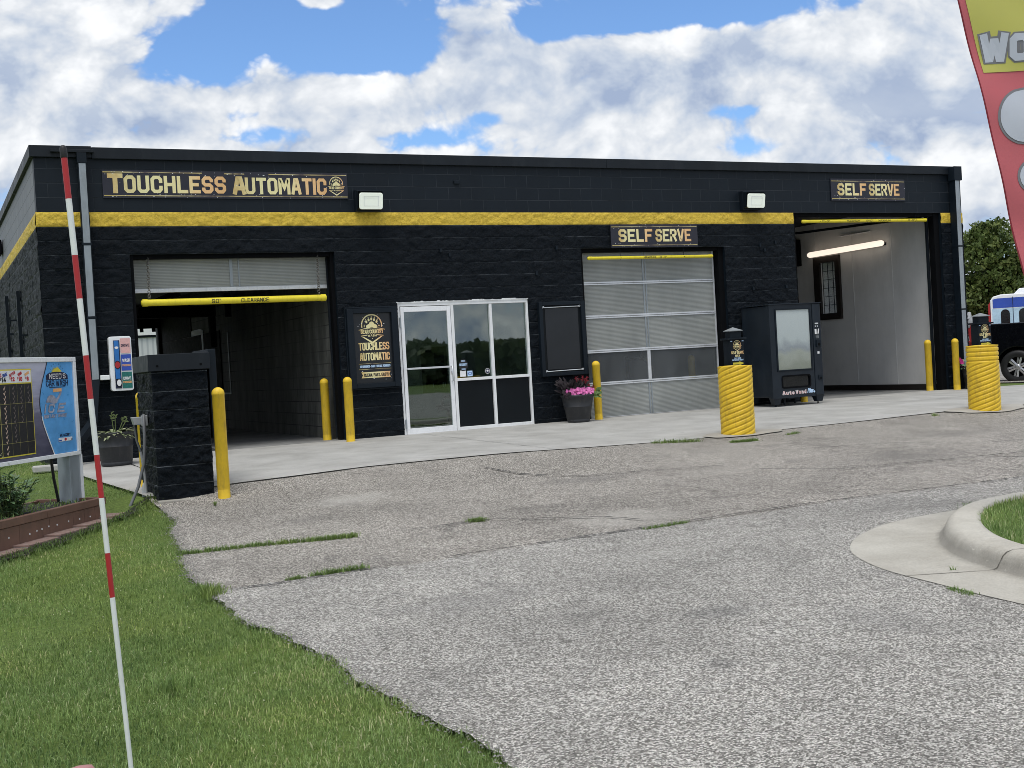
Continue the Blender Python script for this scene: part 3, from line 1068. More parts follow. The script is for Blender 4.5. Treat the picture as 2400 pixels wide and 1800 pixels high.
def text(mb, s, x0, y0, H, fn, W=None, t=.2, d=.002, gap=.24, slant=0.0, asp=1.0, sub=1):
    """letters of height H starting at (x0, y0); W squeezes the line to a width; t = stroke / H"""
    hw = t*H/2
    sc = (H-2*hw)/6
    adv = []
    x = 0.0
    items = []
    for ch in s:
        if ch == ' ':
            x += H*.34*asp
            continue
        g = G[ch]
        wmax = max(p[0] for pl in g for p in pl if p != 'c')*sc*asp
        items.append((ch, x))
        x += wmax+2*hw+gap*H*.45
    tot = x-gap*H*.45
    fx = (W/tot) if W else 1.0
    i = 0
    for ch, cx in items:
        for pl in G[ch]:
            closed = pl[-1] == 'c'
            pts = [p for p in pl if p != 'c']
            q = []
            for (a, b) in pts:
                X = (cx+hw+a*sc*asp)*fx
                Y = hw+b*sc
                q.append((x0+X+slant*Y, y0+Y))
            if sub > 1:
                m = len(q)
                q = [(q[j][0]+(q[(j+1) % m][0]-q[j][0])*e/sub, q[j][1]+(q[(j+1) % m][1]-q[j][1])*e/sub)
                     for j in range(m if closed else m-1) for e in range(sub)]+([] if closed else [q[-1]])
            stroke(mb, q, closed, hw*min(1, .5+.5*fx), fn, d+.00025*(i % 3))
            i += 1
    return tot*fx


def plane(o, ux, n, uz=(0, 0, 1)):
    o, ux, n, uz = Vector(o), Vector(ux), Vector(n), Vector(uz)
    return lambda a, b, d=0.0: tuple(o+ux*a+uz*b+n*d)


def circ(cx, cy, rx, ry=None, n=24, a0=0, a1=2*math.pi):
    ry = ry or rx
    k = n if abs(a1-a0-2*math.pi) < 1e-6 else n+1
    return [(cx+rx*math.cos(a0+(a1-a0)*i/n), cy+ry*math.sin(a0+(a1-a0)*i/n)) for i in range(k)]


FAC = plane((0, 0, 0), (1, 0, 0), (0, -1, 0))       # the street front: x, z, outwards

# ------------------------------------------------------------------ ground sheets
def edge_l(y):      # asphalt's ragged border with the lawn
    ys = [-60, -20, -14.04, -12.07, -11.1, -10.45, -9.67, -8.84, -8.07, -7.66, -6.97, -6.23, -5.76, -5.5, -4.9, -4.2]
    xs = [2.2, .75, .39, .306, .225, .154, .155, .174, .247, .306, .403, .518, .60, .60, .60, .56]
    return float(np.interp(y, ys, xs))+.022*math.sin(y*3.1)+.014*math.sin(y*7.3+1)+.010*math.sin(y*19+2)+.005*math.sin(y*37+.5)


def slab_l(y):
    return float(np.interp(y, [-4.6, -4.2, -3, -1.7, 0, .5], [.56, .54, .378, .212, .06, .05]))


def sheet(name, mat, ys, left, right, dz, nx=60, power=2.0, warp=None):
    V, F = [], []
    for y in ys:
        a, b = left(y), right(y)
        for i in range(nx+1):
            u = (i/nx)**power
            x = a+(b-a)*u
            yy = y+(warp(x, y) if warp else 0)
            V.append((x, yy, T(x, yy)+dz))
    w = nx+1
    for j in range(len(ys)-1):
        for i in range(nx):
            F.append((j*w+i, j*w+i+1, (j+1)*w+i+1, (j+1)*w+i))
    o = np_mesh(name, V, F, mat, True)
    o['kind'] = 'structure'
    return o


def yrange(a, b, step):
    n = max(2, int(round((b-a)/step)))
    return [a+(b-a)*i/n for i in range(n+1)]


# base ground: one sheet to the horizon
gx = sorted(set([-400, -150, -60, -25, -12] + [round(-8+.5*i, 2) for i in range(80)] + [34, 40, 60, 120, 400]))
gy = sorted(set([-400, -150, -60, -40, -25] + [round(-20+.5*i, 2) for i in range(44)] + [4, 8, 15, 25, 40, 80, 160, 400]))
V = [(x, y, T(x, y)-.03) for y in gy for x in gx]
w = len(gx)
o = np_mesh('ground', V, [(j*w+i, j*w+i+1, (j+1)*w+i+1, (j+1)*w+i) for j in range(len(gy)-1) for i in range(w-1)], 'lawn_ground', True)
o['kind'] = 'structure'

SEAM = -9.56
seam_w = lambda x, y: .04*math.sin(x*2.3)+.025*math.sin(x*6.1+1)+.012*math.sin(x*15+.5)
sheet('driveway', 'asphalt_new', yrange(-60, -15, 1.5)+yrange(-14.9, SEAM-.05, .03)+[SEAM], edge_l, lambda y: 60, .006, 60, 2.2,
      lambda x, y: seam_w(x, y) if y > SEAM-.01 else 0)
sheet('parking_lot', 'asphalt_old', [SEAM-.06]+yrange(SEAM+.06, -4.95, .04)+[-4.7, -4.40], edge_l, lambda y: 60, .002, 60, 2.2,
      lambda x, y: (seam_w(x, y) if y < SEAM else (.03*math.sin(x*3.1) if y > -4.6 else 0)))
sheet('side_lot', 'asphalt_old', [-4.52, -4, -3, -1.5, 0, 2, 4, 7, 12, 20, 40, 80], lambda y: 21.0, lambda y: 90, -.004, 20, 1.5)
sheet('apron_pavement', 'slab_concrete', [-4.52, -4.5]+yrange(-4.3, -.3, .25)+[.02], slab_l, lambda y: 21.0, .008, 60, 1.3,
      lambda x, y: (.02*math.sin(x*1.7) if y < -4.49 else 0))
# control joints and cracks: shallow dark seams lying on the paving
def seam(name, pts, wd, mat, dz):
    mb = MB()
    q = []
    for (a, b) in zip(pts[:-1], pts[1:]):
        n = max(2, int(math.dist(a, b)/.06))
        for i in range(n):
            q.append((a[0]+(b[0]-a[0])*i/n, a[1]+(b[1]-a[1])*i/n))
    q.append(pts[-1])
    L = len(q)
    vs = []
    for i, p in enumerate(q):
        dx = q[min(i+1, L-1)][0]-q[max(i-1, 0)][0]
        dy = q[min(i+1, L-1)][1]-q[max(i-1, 0)][1]
        l = math.hypot(dx, dy) or 1
        h = wd/2*(.35+1.1*random.random())*min(1, i/3+.1, (L-1-i)/3+.1)
        j = wd*.9*(random.random()-.5)
        for s in (-1, 1):
            x, y = p[0]-dy/l*(h*s+j), p[1]+dx/l*(h*s+j)
            vs.append((x, y, T(x, y)+dz))
    mb.add(vs, [(2*i, 2*i+1, 2*i+3, 2*i+2) for i in range(L-1)])
    o = mb.build(name, mat)
    o['kind'] = 'structure'
    return o


seam('pavement_joint', [(1.45, -4.5), (1.15, -3.2), (.95, -1.6), (.9, -.2)], .014, 'black_matte', .0145)
for pts in ([(5.6, -4.5), (5.55, -2.5), (5.5, -.2)], [(10.2, -4.5), (10.25, -2), (10.2, -.2)], [(14.6, -4.5), (14.5, -.2)]):
    seam('pavement_joint', pts, .012, 'floor_concrete', .0145)
for pts, wd in (([(1.9, -9.56), (3.2, -9.58), (5.4, -9.5), (8.5, -9.65)], .020), ([(.3, -9.6), (1.5, -9.56)], .022),
                ([(4.2, -5.2), (4.4, -5.9), (4.9, -6.5), (5.2, -6.55), (6.5, -6.9)], .022), ([(6.5, -7.3), (7.2, -8.0), (8.6, -8.2), (10.5, -8.4)], .02),
                ([(2.0, -8.2), (2.9, -8.3), (3.8, -8.9), (4.0, -9.3)], .018), ([(9.0, -8.4), (9.6, -8.9), (11, -9.2)], .03),
                ([(7.6, -6.2), (9.2, -6.6), (10, -7.4), (12.5, -7.9)], .016)):
    seam('pavement_crack', pts, wd, 'crack_dark', .0165)


# ------------------------------------------------------------------ island with gutter, kerb and grass
def smooth_path(pts, n):
    P = [Vector((p[0], p[1], 0)) for p in pts]
    out = []
    for i in range(len(P)-1):
        p0, p1, p2, p3 = P[max(i-1, 0)], P[i], P[i+1], P[min(i+2, len(P)-1)]
        for k in range(n):
            t = k/n
            out.append(.5*((2*p1)+(p2-p0)*t+(2*p0-5*p1+4*p2-p3)*t*t+(3*p1-p0-3*p2+p3)*t**3))
    out.append(P[-1])
    return [(p.x, p.y) for p in out]


gut = smooth_path([(16, -9.9), (11, -10.35), (8.0, -10.62), (6.3, -10.62), (5.43, -10.72), (4.88, -10.97), (4.52, -11.25), (4.28, -11.55), (4.12, -11.9), (4.04, -12.2), (4.0, -12.6), (3.96, -13.1), (3.93, -14.2), (3.9, -16), (3.9, -20)], 5)
foot = smooth_path([(16, -10.35), (11, -10.75), (8.2, -10.95), (6.75, -10.85), (6.0, -10.95), (5.55, -11.18), (5.16, -11.5), (4.9, -11.8), (4.70, -12.12), (4.58, -12.45), (4.50, -12.85), (4.46, -13.3), (4.44, -14.3), (4.42, -16), (4.42, -20)], 5)


def curb():
    mb = MB()
    n = min(len(gut), len(foot))
    rows = []
    for (g, f) in zip(gut[:n], foot[:n]):
        d = Vector((f[0]-g[0], f[1]-g[1]))
        d.normalize()
        L = math.dist(f, g)
        # gutter pan, then rolled kerb face, crown and back
        prof = [(0, .0105), (L*.5, .014), (L-.06, .016), (L-.02, .020), (L, .030), (L+.022, .064), (L+.042, .104), (L+.068, .129), (L+.11, .142), (L+.18, .146), (L+.27, .144), (L+.31, .13), (L+.32, .05)]
        row = []
        for (q, h) in prof:
            x, y = g[0]+d.x*q, g[1]+d.y*q
            row.append((x, y, T(x, y)+h))
        rows.append(row)
    m = len(rows[0])
    vs = [p for r in rows for p in r]
    mb.add(vs, [(i*m+j, i*m+j+1, (i+1)*m+j+1, (i+1)*m+j) for i in range(n-1) for j in range(m-1)], True)
    o = mb.build('kerb', 'kerb_concrete')
    a = o.data.attributes.new('across', 'FLOAT', 'POINT')
    a.data.foreach_set('value', np.tile(np.array([0, .2, .36, .42, .5, .56, .64, .72, .8, .86, .95, 1.0, 1.0][:m], np.float32), n))
    o['kind'] = 'structure'
    inner = [r[-2] for r in rows]
    return rows, inner


krows, kin = curb()
mb = MB()
cx, cy = 9.5, -14.5
n = len(kin)
c = (cx, cy, T(cx, cy)+.13)
mb.add([(p[0], p[1], p[2]-.02) for p in kin]+[c], [(i, i+1, n) for i in range(n-1)], True)
o = mb.build('island_ground', 'lawn_ground')
o['kind'] = 'structure'
# kerb joint
r = min(krows, key=lambda r: math.dist(r[0][:2], (4.02, -12.35)))
q = krows.index(r)
mb = MB()
vs = []
for i in range(len(r)-1):
    p = Vector(r[i])
    nx_ = Vector(krows[q+1][i])-p
    nx_.normalize()
    lift = Vector((0, 0, .003)) + (Vector((-.003, -.001, 0)) if 4 <= i <= 7 else Vector((0, 0, 0)))
    vs += [p+lift, p+nx_*(.007+.004*math.sin(i*2.1))+lift]
mb.add(vs, [(2*i, 2*i+2, 2*i+3, 2*i+1) for i in range(len(r)-2)])
o = mb.build('kerb_joint', 'soil_dark')
o['kind'] = 'structure'

# ------------------------------------------------------------------ grass blades
def blades(pos, hmin, hmax, wid, seed, lean=.55):
    g = np.random.default_rng(seed)
    n = len(pos)
    h = hmin+(hmax-hmin)*g.random(n)**1.3
    az = g.random(n)*2*math.pi
    ln = lean*(.25+g.random(n))
    dx, dy = np.cos(az), np.sin(az)
    sx, sy = -dy, dx
    wd = wid*(.6+.8*g.random(n))
    V = np.zeros((n, 5, 3), np.float32)
    b = pos
    for k, (t, ww) in enumerate(((0, 1.0), (0, 1.0), (.55, .75), (.55, .75), (1.0, 0))):
        sgn = (-1, 1, -1, 1, 0)[k]
        bend = ln*t*t*h
        V[:, k, 0] = b[:, 0]+dx*bend+sx*wd*.5*ww*sgn
        V[:, k, 1] = b[:, 1]+dy*bend+sy*wd*.5*ww*sgn
        V[:, k, 2] = b[:, 2]+t*h*np.sqrt(np.maximum(.15, 1-(ln*t)**2*.5))
    base = np.arange(n)[:, None]*5
    F = np.concatenate([base+np.array([[0, 1, 3]]), base+np.array([[0, 3, 2]]), base+np.array([[2, 3, 4]])])
    sh = np.clip(g.normal(.48, .2, n), 0, .93)
    sh[g.random(n) < .035] = 1.0
    return V.reshape(-1, 3), F, np.repeat(sh, 5)


TXa, TYa, TZa = np.array(TX), np.array(TY), np.array(TZ)


def Tn(x, y):
    cols = np.stack([np.interp(x, TXa, r) for r in TZa])
    j = np.clip(np.searchsorted(TYa, y)-1, 0, len(TYa)-2)
    t = np.clip((y-TYa[j])/(TYa[j+1]-TYa[j]), 0, 1)
    i = np.arange(len(x))
    return cols[j, i]*(1-t)+cols[j+1, i]*t


def lawn():
    g = np.random.default_rng(5)
    P = []
    for (x0, x1, y0, y1, dn) in ((-4.2, .5, -14.4, -10.5, 7500), (-4.5, .7, -10.5, -7, 4200), (-5, .8, -7, -3.5, 2800), (-5, .6, -3.5, 1.2, 1300), (-5, -.05, 1.2, 6, 500)):
        n = int((x1-x0)*(y1-y0)*dn)
        x = x0+(x1-x0)*g.random(n)
        y = y0+(y1-y0)*g.random(n)
        # the border keeps a ragged fringe over the paving
        ex = np.array([edge_l(v) if v < -4.4 else slab_l(v) for v in y])
        ex = ex+.10*(vnoise(x*2+7, y*7, 3, 5, .65)-.26)
        ok = x < ex
        # mown a bit thinner in worn patches
        ok &= (vnoise(x*1.3, y*1.3, 9, 3) > .30) | (g.random(n) < .55)
        # not through the bed and the pavers
        s = (x+.123)*.582+(y+4.745)*.813
        d = -(x+.123)*.813+(y+4.745)*.582     # behind the board > 0
        ok &= ~((s > -3.0) & (s < .02) & (d > -.16) & (d < .45))
        ok &= ~((s > -3.0) & (s < .88) & (d > -.44-.13*(1-np.clip(s, 0, .88)/.88)*(.4+1.2*vnoise(s*5, d*3, 4, 2))) & (d < -.02))
        ok &= ~((x > .58) & (x < 1.26) & (y > -4.78))
        P.append(np.stack([x[ok], y[ok], Tn(x[ok], y[ok])-.01], 1))
    P = np.concatenate(P)
    V, F, sh = blades(P, .012, .042, .0040, 21, .9)
    sh = np.clip(sh+np.repeat(.75*(vnoise(P[:, 0]*1.1+3, P[:, 1]*1.1+40, 15, 5, .7)-.5), 5), 0, 1)
    o = np_mesh('lawn_grass', V, F, 'grass_blade', False, {'shade': sh})
    setp(o, kind='stuff')
    # taller tufts and seedlings
    return o


lawn()
gq = np.random.default_rng(91)
mb = MB()
for _ in range(130):
    x, y = -2.9+3.2*gq.random(), -14.2+5.5*gq.random()
    if x > edge_l(y)-.08:
        continue
    z = T(x, y)+.018+.016*gq.random()
    r_ = .003+.0035*gq.random()
    mb.add([(x-r_, y, z), (x, y-r_, z), (x+r_, y, z), (x, y+r_, z), (x, y, z+r_*1.2)], [(0, 1, 4), (1, 2, 4), (2, 3, 4), (3, 0, 4)])
o = mb.make('lawn_clover', 'flower_cream')
setp(o, kind='stuff')


def gravel():
    g = np.random.default_rng(17)
    n = 5200
    y = -14.6+9.6*g.random(n)
    x = np.array([edge_l(v) for v in y])+g.normal(.015, .035, n)+.25*(g.random(n) < .14)*g.random(n)
    c = np.stack([x, y, Tn(x, y)+.006], 1)
    r = (.0022+.0055*g.random(n)**2)[:, None]
    d = np.array([[1, 0, 0], [0, 1, 0], [-1, 0, 0], [0, -1, 0], [0, 0, .8], [0, 0, -.8]])
    V = (c[:, None, :]+d[None]*r[:, None, :]*(.6+.8*g.random((n, 6, 1)))).reshape(-1, 3)
    F = (np.arange(n)[:, None, None]*6+np.array([[0, 1, 4], [1, 2, 4], [2, 3, 4], [3, 0, 4]])[None]).reshape(-1, 3)
    setp(np_mesh('loose_gravel', V, F, 'gravel_stone'), kind='stuff')


gravel()


def island_grass():
    g = np.random.default_rng(8)
    n = 60000
    x = 4.3+4.2*g.random(n)
    y = -14.5+3.8*g.random(n)
    A = np.array([(p[0], p[1]) for p in kin]+[(cx, cy)])
    inside = np.zeros(n, bool)
    j = len(A)-1
    for i in range(len(A)):
        xi, yi, xj, yj = *A[i], *A[j]
        cnd = ((yi > y) != (yj > y)) & (x < (xj-xi)*(y-yi)/((yj-yi) or 1e-9)+xi)
        inside ^= cnd
        j = i
    P = np.stack([x[inside], y[inside], Tn(x[inside], y[inside])+.098], 1)
    V, F, sh = blades(P, .03, .075, .0060, 33)
    o = np_mesh('island_grass', V, F, 'grass_blade', False, {'shade': np.clip(sh+.1, 0, 1)})
    setp(o, kind='stuff')


island_grass()


def tuft(pts, n, spread, h, label, seed, mat='grass_blade', shade=0.0, group=None):
    g = np.random.default_rng(seed)
    q = []
    L = len(pts)
    for i in range(n):
        t = g.random()*(L-1)
        k = min(int(t), L-2) if L > 1 else 0
        a = pts[k]
        b = pts[min(k+1, L-1)]
        f = t-k
        x = a[0]+(b[0]-a[0])*f+g.normal(0, spread)
        y = a[1]+(b[1]-a[1])*f+g.normal(0, spread*.7)
        q.append((x, y, T(x, y)))
    V, F, sh = blades(np.array(q), h*.4, h, .006, seed+1, .9)
    loc = np.array([pts[0][0], pts[0][1], T(*pts[0])])
    o = np_mesh('weed_tuft', V-loc, F, mat, False, {'shade': np.clip(sh*.8+shade, 0, 1)})
    o.location = loc
    setp(o, label, 'weeds', group)
    return o


tuft([(.28, -7.78), (.83, -7.84), (1.36, -8.03), (1.72, -8.13)], 1700, .030, .062, 'longest strip of grass growing along a crack from the lawn', 101)
tuft([(.93, -9.5), (1.33, -9.5)], 520, .026, .062, 'short grass strip in the seam between old and new asphalt', 102)
tuft([(.75, -9.52), (.84, -9.52)], 160, .02, .05, 'small bluish weed beside the short grass strip in the seam', 103)
tuft([(2.78, -8.23), (2.88, -8.26)], 420, .03, .05, 'faint low weed in the old asphalt in front of the glass door', 104)
tuft([(7.0, -4.6), (7.3, -4.75), (7.55, -4.85)], 420, .04, .08, 'weeds at the slab edge left of the yellow barrel with diagonal ridges', 105)
tuft([(7.8, -5.22), (8.0, -5.27), (8.15, -5.25)], 1000, .03, .05, 'low weeds in front of the foot of the diagonally ridged barrel', 106)
tuft([(8.85, -5.05), (9.05, -5.0)], 160, .03, .05, 'small weed on the asphalt just right of the diagonally ridged barrel', 107)
tuft([(3.75, -9.62), (4.2, -9.58)], 260, .02, .05, 'thin weeds in the asphalt seam ahead of the grey sectional door', 108)
tuft([(6.5, -10.7), (6.3, -10.65)], 260, .035, .09, 'weeds where the island gutter meets the asphalt, beyond the kerb', 109)
tuft([(3.93, -13.0), (3.95, -12.8)], 130, .02, .045, 'weeds along the near edge of the island gutter', 110)
tuft([(4.35, -12.42)], 14, .008, .06, 'tiny seedling in the joint of the island gutter', 111)
tuft([(1.121, -5.294), (1.12, -5.295)], 120, .004, .06, 'dry weed at the foot of the yellow post beside the brick pier', 112, shade=.3)
tuft([(11.78, -4.72), (11.80, -4.71)], 90, .02, .06, 'dry sprig on the slab edge near the barrel with rings at its top', 113, shade=.4)
tuft([(.1, -9.45), (.16, -9.6), (.1, -9.75)], 420, .05, .10, 'dark clump where lawn meets the seam of the asphalt', 114)
tuft([(-.55, -12.02), (-.6, -12.0)], 120, .05, .11, 'dark coarse weed clump in the open lawn beside the striped pole', 115)

# ------------------------------------------------------------------ the car wash building
XE = 17.38            # right end
C0 = .09              # block course zero
course = lambda k: C0+.2032*k
Z14, Z16, Z17 = course(14), course(16), course(17)
ROOF = 4.47
DEEP = 15.6
OPEN = [(1.22, 4.28, Z14), (5.262, 7.575, 2.122), (8.62, 11.58, Z14), (13.165, 16.80, Z17)]
bld = thing('car_wash', (8.7, 0, 0), 'long black split-face block car wash with a yellow stripe and drive-in bays', 'car wash')


def rock(a, z, seed, amp):
    """relief of split-face block over wall length a and height z; mortar joints recessed"""
    row = np.floor((z-C0)/.2032)
    off = np.where(row % 2 == 0, 0.0, .2032)
    col = np.floor((a+off)/.4064)
    fa = (a+off)/.4064-col
    fz = (z-C0)/.2032-row
    h = vnoise(a*8+col*13.7+row*5.1, z*11+row*7.3+col*3.9, seed, 5, .72)-.5
    rnd = vnoise(col*3.17+.5, row*5.31+.5, seed+1, 1)-.5
    e = np.minimum(np.minimum(fz, 1-fz)*.2032, np.minimum(fa, 1-fa)*.4064*1.25)
    e2 = np.minimum(fz, 1-fz)*.2032
    pil = np.clip(e2/.03, 0, 1)**.6
    d = amp*(.10*pil+4.6*h*(.35+.65*pil)+.45*rnd)
    d = np.where(e2 < .0040, -.004, d)
    return d


def bed_rows(Zs, off=0.0, w=.0055):
    """grid rows with a joint line and one row close on either side of it at every course"""
    z0, z1 = Zs[0], Zs[-1]
    js = [course(k)+off for k in range(-4, 24) if z0+.02 < course(k)+off < z1-.02]
    keep = [z for z in Zs if all(abs(z-j) > .014 for j in js)]
    return np.array(sorted(keep+[j+d for j in js for d in (-w, 0, w)]))


def rock_wall(name, mat, a0, a1, z0, z1, fn, opens, seed, step=.022, amp=.013, parent=None):
    na = int((a1-a0)/step)
    nz = max(2, int((z1-z0)/step))
    A = np.linspace(a0, a1, na+1)
    Zs = np.linspace(z0, z1, nz+1)
    for (oa, ob, oz) in opens:          # snap grid lines to the jambs
        for v in (oa, ob):
            A[np.argmin(abs(A-v))] = v
    Zs = bed_rows(Zs)
    nz = len(Zs)-1
    aa, zz = np.meshgrid(A, Zs)
    D = rock(aa.ravel(), zz.ravel(), seed, amp).reshape(aa.shape)
    V = fn(aa.ravel(), zz.ravel(), D.ravel())
    ca = (A[:-1]+A[1:])/2
    cz = (Zs[:-1]+Zs[1:])/2
    keep = np.ones((nz, na), bool)
    for (oa, ob, oz) in opens:
        keep &= ~((ca[None, :] > oa) & (ca[None, :] < ob) & (cz[:, None] < oz+.001))
    jj, ii = np.nonzero(keep)
    w = na+1
    F = np.stack([jj*w+ii, jj*w+ii+1, (jj+1)*w+ii+1, (jj+1)*w+ii], 1)
    used = np.unique(F)
    remap = np.full(len(V), -1)
    remap[used] = np.arange(len(used))
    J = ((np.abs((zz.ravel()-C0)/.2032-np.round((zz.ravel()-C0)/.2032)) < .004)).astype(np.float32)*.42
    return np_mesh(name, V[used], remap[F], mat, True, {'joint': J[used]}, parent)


front = lambda a, z, d: np.stack([a, -.014-d, z], 1)
sidef = lambda a, z, d: np.stack([-.014-d, -a, z], 1)
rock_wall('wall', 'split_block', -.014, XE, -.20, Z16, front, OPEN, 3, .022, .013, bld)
o = rock_wall('stripe', 'split_block_yellow', -.018, XE, Z16, Z17, lambda a, z, d: np.stack([a, -.018-d, z], 1), [(13.165, 16.80, Z17+.001)], 5, .02, .011, bld)
o['label'] = 'yellow painted course of split-face block'
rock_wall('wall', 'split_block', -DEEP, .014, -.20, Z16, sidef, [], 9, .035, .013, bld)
rock_wall('stripe', 'split_block_yellow', -DEEP, .018, Z16, Z17, lambda a, z, d: np.stack([-.018-d, -a, z], 1), [], 11, .03, .011, bld)
# backing walls (behind the relief) with the openings, parapet band
mb = MB()
xs = [0.0] + [v for q in OPEN for v in q[:2]] + [XE]
for i in range(0, len(xs), 2):
    mb.box(xs[i]+(.001 if i == 0 else 0), xs[i+1], .0, .20, -.25, Z17)
for (a, b, z) in OPEN:
    if z < Z17-.01:
        mb.box(a, b, .0, .20, z, Z17)
mb.build('wall', 'black_trim', bld)
mb = MB().box(0.0, XE, .002, .20, Z17, 4.31)
mb.build('wall', 'smooth_block', bld)
mb = MB().box(.0, .2, .2, DEEP, Z17, 4.31)
mb.build('wall', 'smooth_block_side', bld)
mb = MB().box(XE-.2, XE, .2, 3.08, -.2, 4.31).box(XE-.2, XE, 3.60, DEEP, -.2, 4.31).box(XE-.2, XE, 3.08, 3.60, -.2, 1.76).box(XE-.2, XE, 3.08, 3.60, 2.90, 4.31).box(.2, 1.0, DEEP-.2, DEEP, -.2, 4.31).box(4.17, XE-.2, DEEP-.2, DEEP, -.2, 4.31).box(1.0, 4.17, DEEP-.2, DEEP, 2.75, 4.31).box(.002, .2, .2, DEEP, -.2, Z17)
mb.build('wall', 'black_trim', bld)
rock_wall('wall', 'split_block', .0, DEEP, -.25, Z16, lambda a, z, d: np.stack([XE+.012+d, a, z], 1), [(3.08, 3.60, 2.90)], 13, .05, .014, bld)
MB().box(XE-.001, XE+.014, 3.081, 3.599, -.2, 1.759).build('wall', 'split_block', bld)
# roof and coping
MB().box(.02, XE-.02, .02, DEEP-.02, 4.312, 4.36).build('roof', 'black_trim', bld)
mb = MB()
mb.box(-.055, .775, -.055, .24, 4.312, 4.475)
mb.box(.778, 9.2, -.055, .24, 4.300, 4.462)
mb.box(9.203, XE+.0, -.055, .24, 4.300, 4.462)
mb.build('coping', 'coping_metal', bld, .006)
mb = MB()
mb.box(-.055, .24, .243, DEEP, 4.312, 4.475)
mb.box(XE-.24, XE+.055, .243, DEEP, 4.300, 4.462)
mb.build('coping', 'coping_metal', bld, .006)
mb = MB().box(.22, .80, -.12, -.056, 4.375, 4.415)
mb.build('scupper', 'coping_metal', bld, .004)
MB().box(6.36, 6.46, -.03, .0, 4.005, 4.065).build('junction_box', 'black_trim', bld, .006)
# floors
mb = MB()
for (a, b, z) in ((1.0, 4.45, 0), (4.45, 8.5, .012), (8.5, 13.0, .02), (13.0, 17.2, .03)):
    mb.add([(a, .021, T(a, 0)+.010), (b, .021, T(b, 0)+.010), (b, 20.0 if a == 1.0 else DEEP, T(b, 0)+.010), (a, 20.0 if a == 1.0 else DEEP, T(a, 0)+.010)], [(0, 1, 2, 3)])
mb.build('floor', 'floor_concrete', bld)
mb = MB()
mb.add([(1.05, .05, .0145), (4.25, .05, .0145), (4.25, 15.0, .0145), (1.05, 15.0, .0145)], [(0, 1, 2, 3)])
mb.build('shaded_floor', 'floor_shade', bld)  # shade inside the left bay put into a darker floor colour
# room partitions
mb = MB().box(4.255, 4.45, .203, DEEP-.203, -.1, 3.6).box(.85, 1.05, .203, DEEP-.203, -.1, 3.6).box(1.05, 4.255, .203, DEEP-.203, 3.15, 3.2)
mb.build('inner_wall', 'tunnel_block', bld)
mb = MB().box(16.76, 16.95, .203, 3.08, .0, 3.95).box(16.76, 16.95, 3.60, 9.0, .0, 3.95).box(16.76, 16.95, 3.08, 3.60, .0, 1.76).box(16.76, 16.95, 3.08, 3.60, 2.90, 3.95).box(8.40, 8.60, .203, 9, -.1, 3.6).box(11.72, 11.9, .203, 9, -.1, 3.6).box(12.95, 13.10, .203, 9, -.1, 3.95)
mb.box(8.6, 11.72, 8.9, 9.1, -.1, 3.6).box(13.1, 16.76, 8.9, 9.1, -.1, 3.95)
mb.build('inner_wall', 'interior_grey', bld)
mb = MB().box(13.1, 16.76, .203, 8.9, 3.80, 3.86).box(8.6, 11.72, .203, 8.9, 3.2, 3.26)
mb.build('ceiling', 'black_trim', bld)
mb = MB()
for y in (1.35, 2.55, 3.75, 5.0):
    mb.box(16.752, 16.757, y, y+.018, .13, 3.8)
mb.build('panel_seam', 'panel_strip', bld)
MB().box(16.735, 16.758, .21, 8.8, .04, .155).build('baseboard', 'baseboard_dark', bld)
mb = MB().box(4.46, 8.39, 3.4, 3.5, 0, 2.7).box(4.46, 8.39, .203, 3.4, 2.65, 2.7).box(4.46, 4.48, .21, 3.4, 0, 2.65)
mb.build('inner_wall', 'interior_grey', bld)
# dark door linings in the bays, and the tracks
mb = MB()
for (a, b, z, w) in ((1.22, 4.28, Z14, .055), (8.62, 11.58, Z14, .105), (13.165, 16.80, Z17, .13)):
    mb.box(a+.001, a+.05, .021, .198, .0, z-.001)
    mb.box(b-w, b-.001, .05, .198, .0, z-.001)
    mb.box(a+.05, b-w, .06, .198, z-.06, z-.001)
mb.build('door_jamb', 'black_matte', bld)
mb = MB()
for x in (4.205, 11.44, 16.63):
    zt = Z17 if x > 16 else Z14
    mb.box(x, x+.05, .215, .255, .05, zt-.05)
    for k in range(26):
        z = .2+k*.11
        if z < zt-.2:
            mb.box(x+.012, x+.03, .208, .2145, z, z+.045)
mb.build('door_track', 'coping_metal', bld)
# door header tracks in the right bay
mb = MB()
mb.bar((13.3, .3, 3.50), (13.3, 4.2, 3.64), .06, .05).bar((16.58, .3, 3.50), (16.58, 4.2, 3.64), .06, .05)
mb.tube([(13.2, .34, 3.66), (16.7, .34, 3.66)], .03, 8)
mb.bar((13.5, 1.5, 3.7), (16.6, 1.5, 3.7), .05, .05)
mb.build('door_track', 'black_trim', bld)
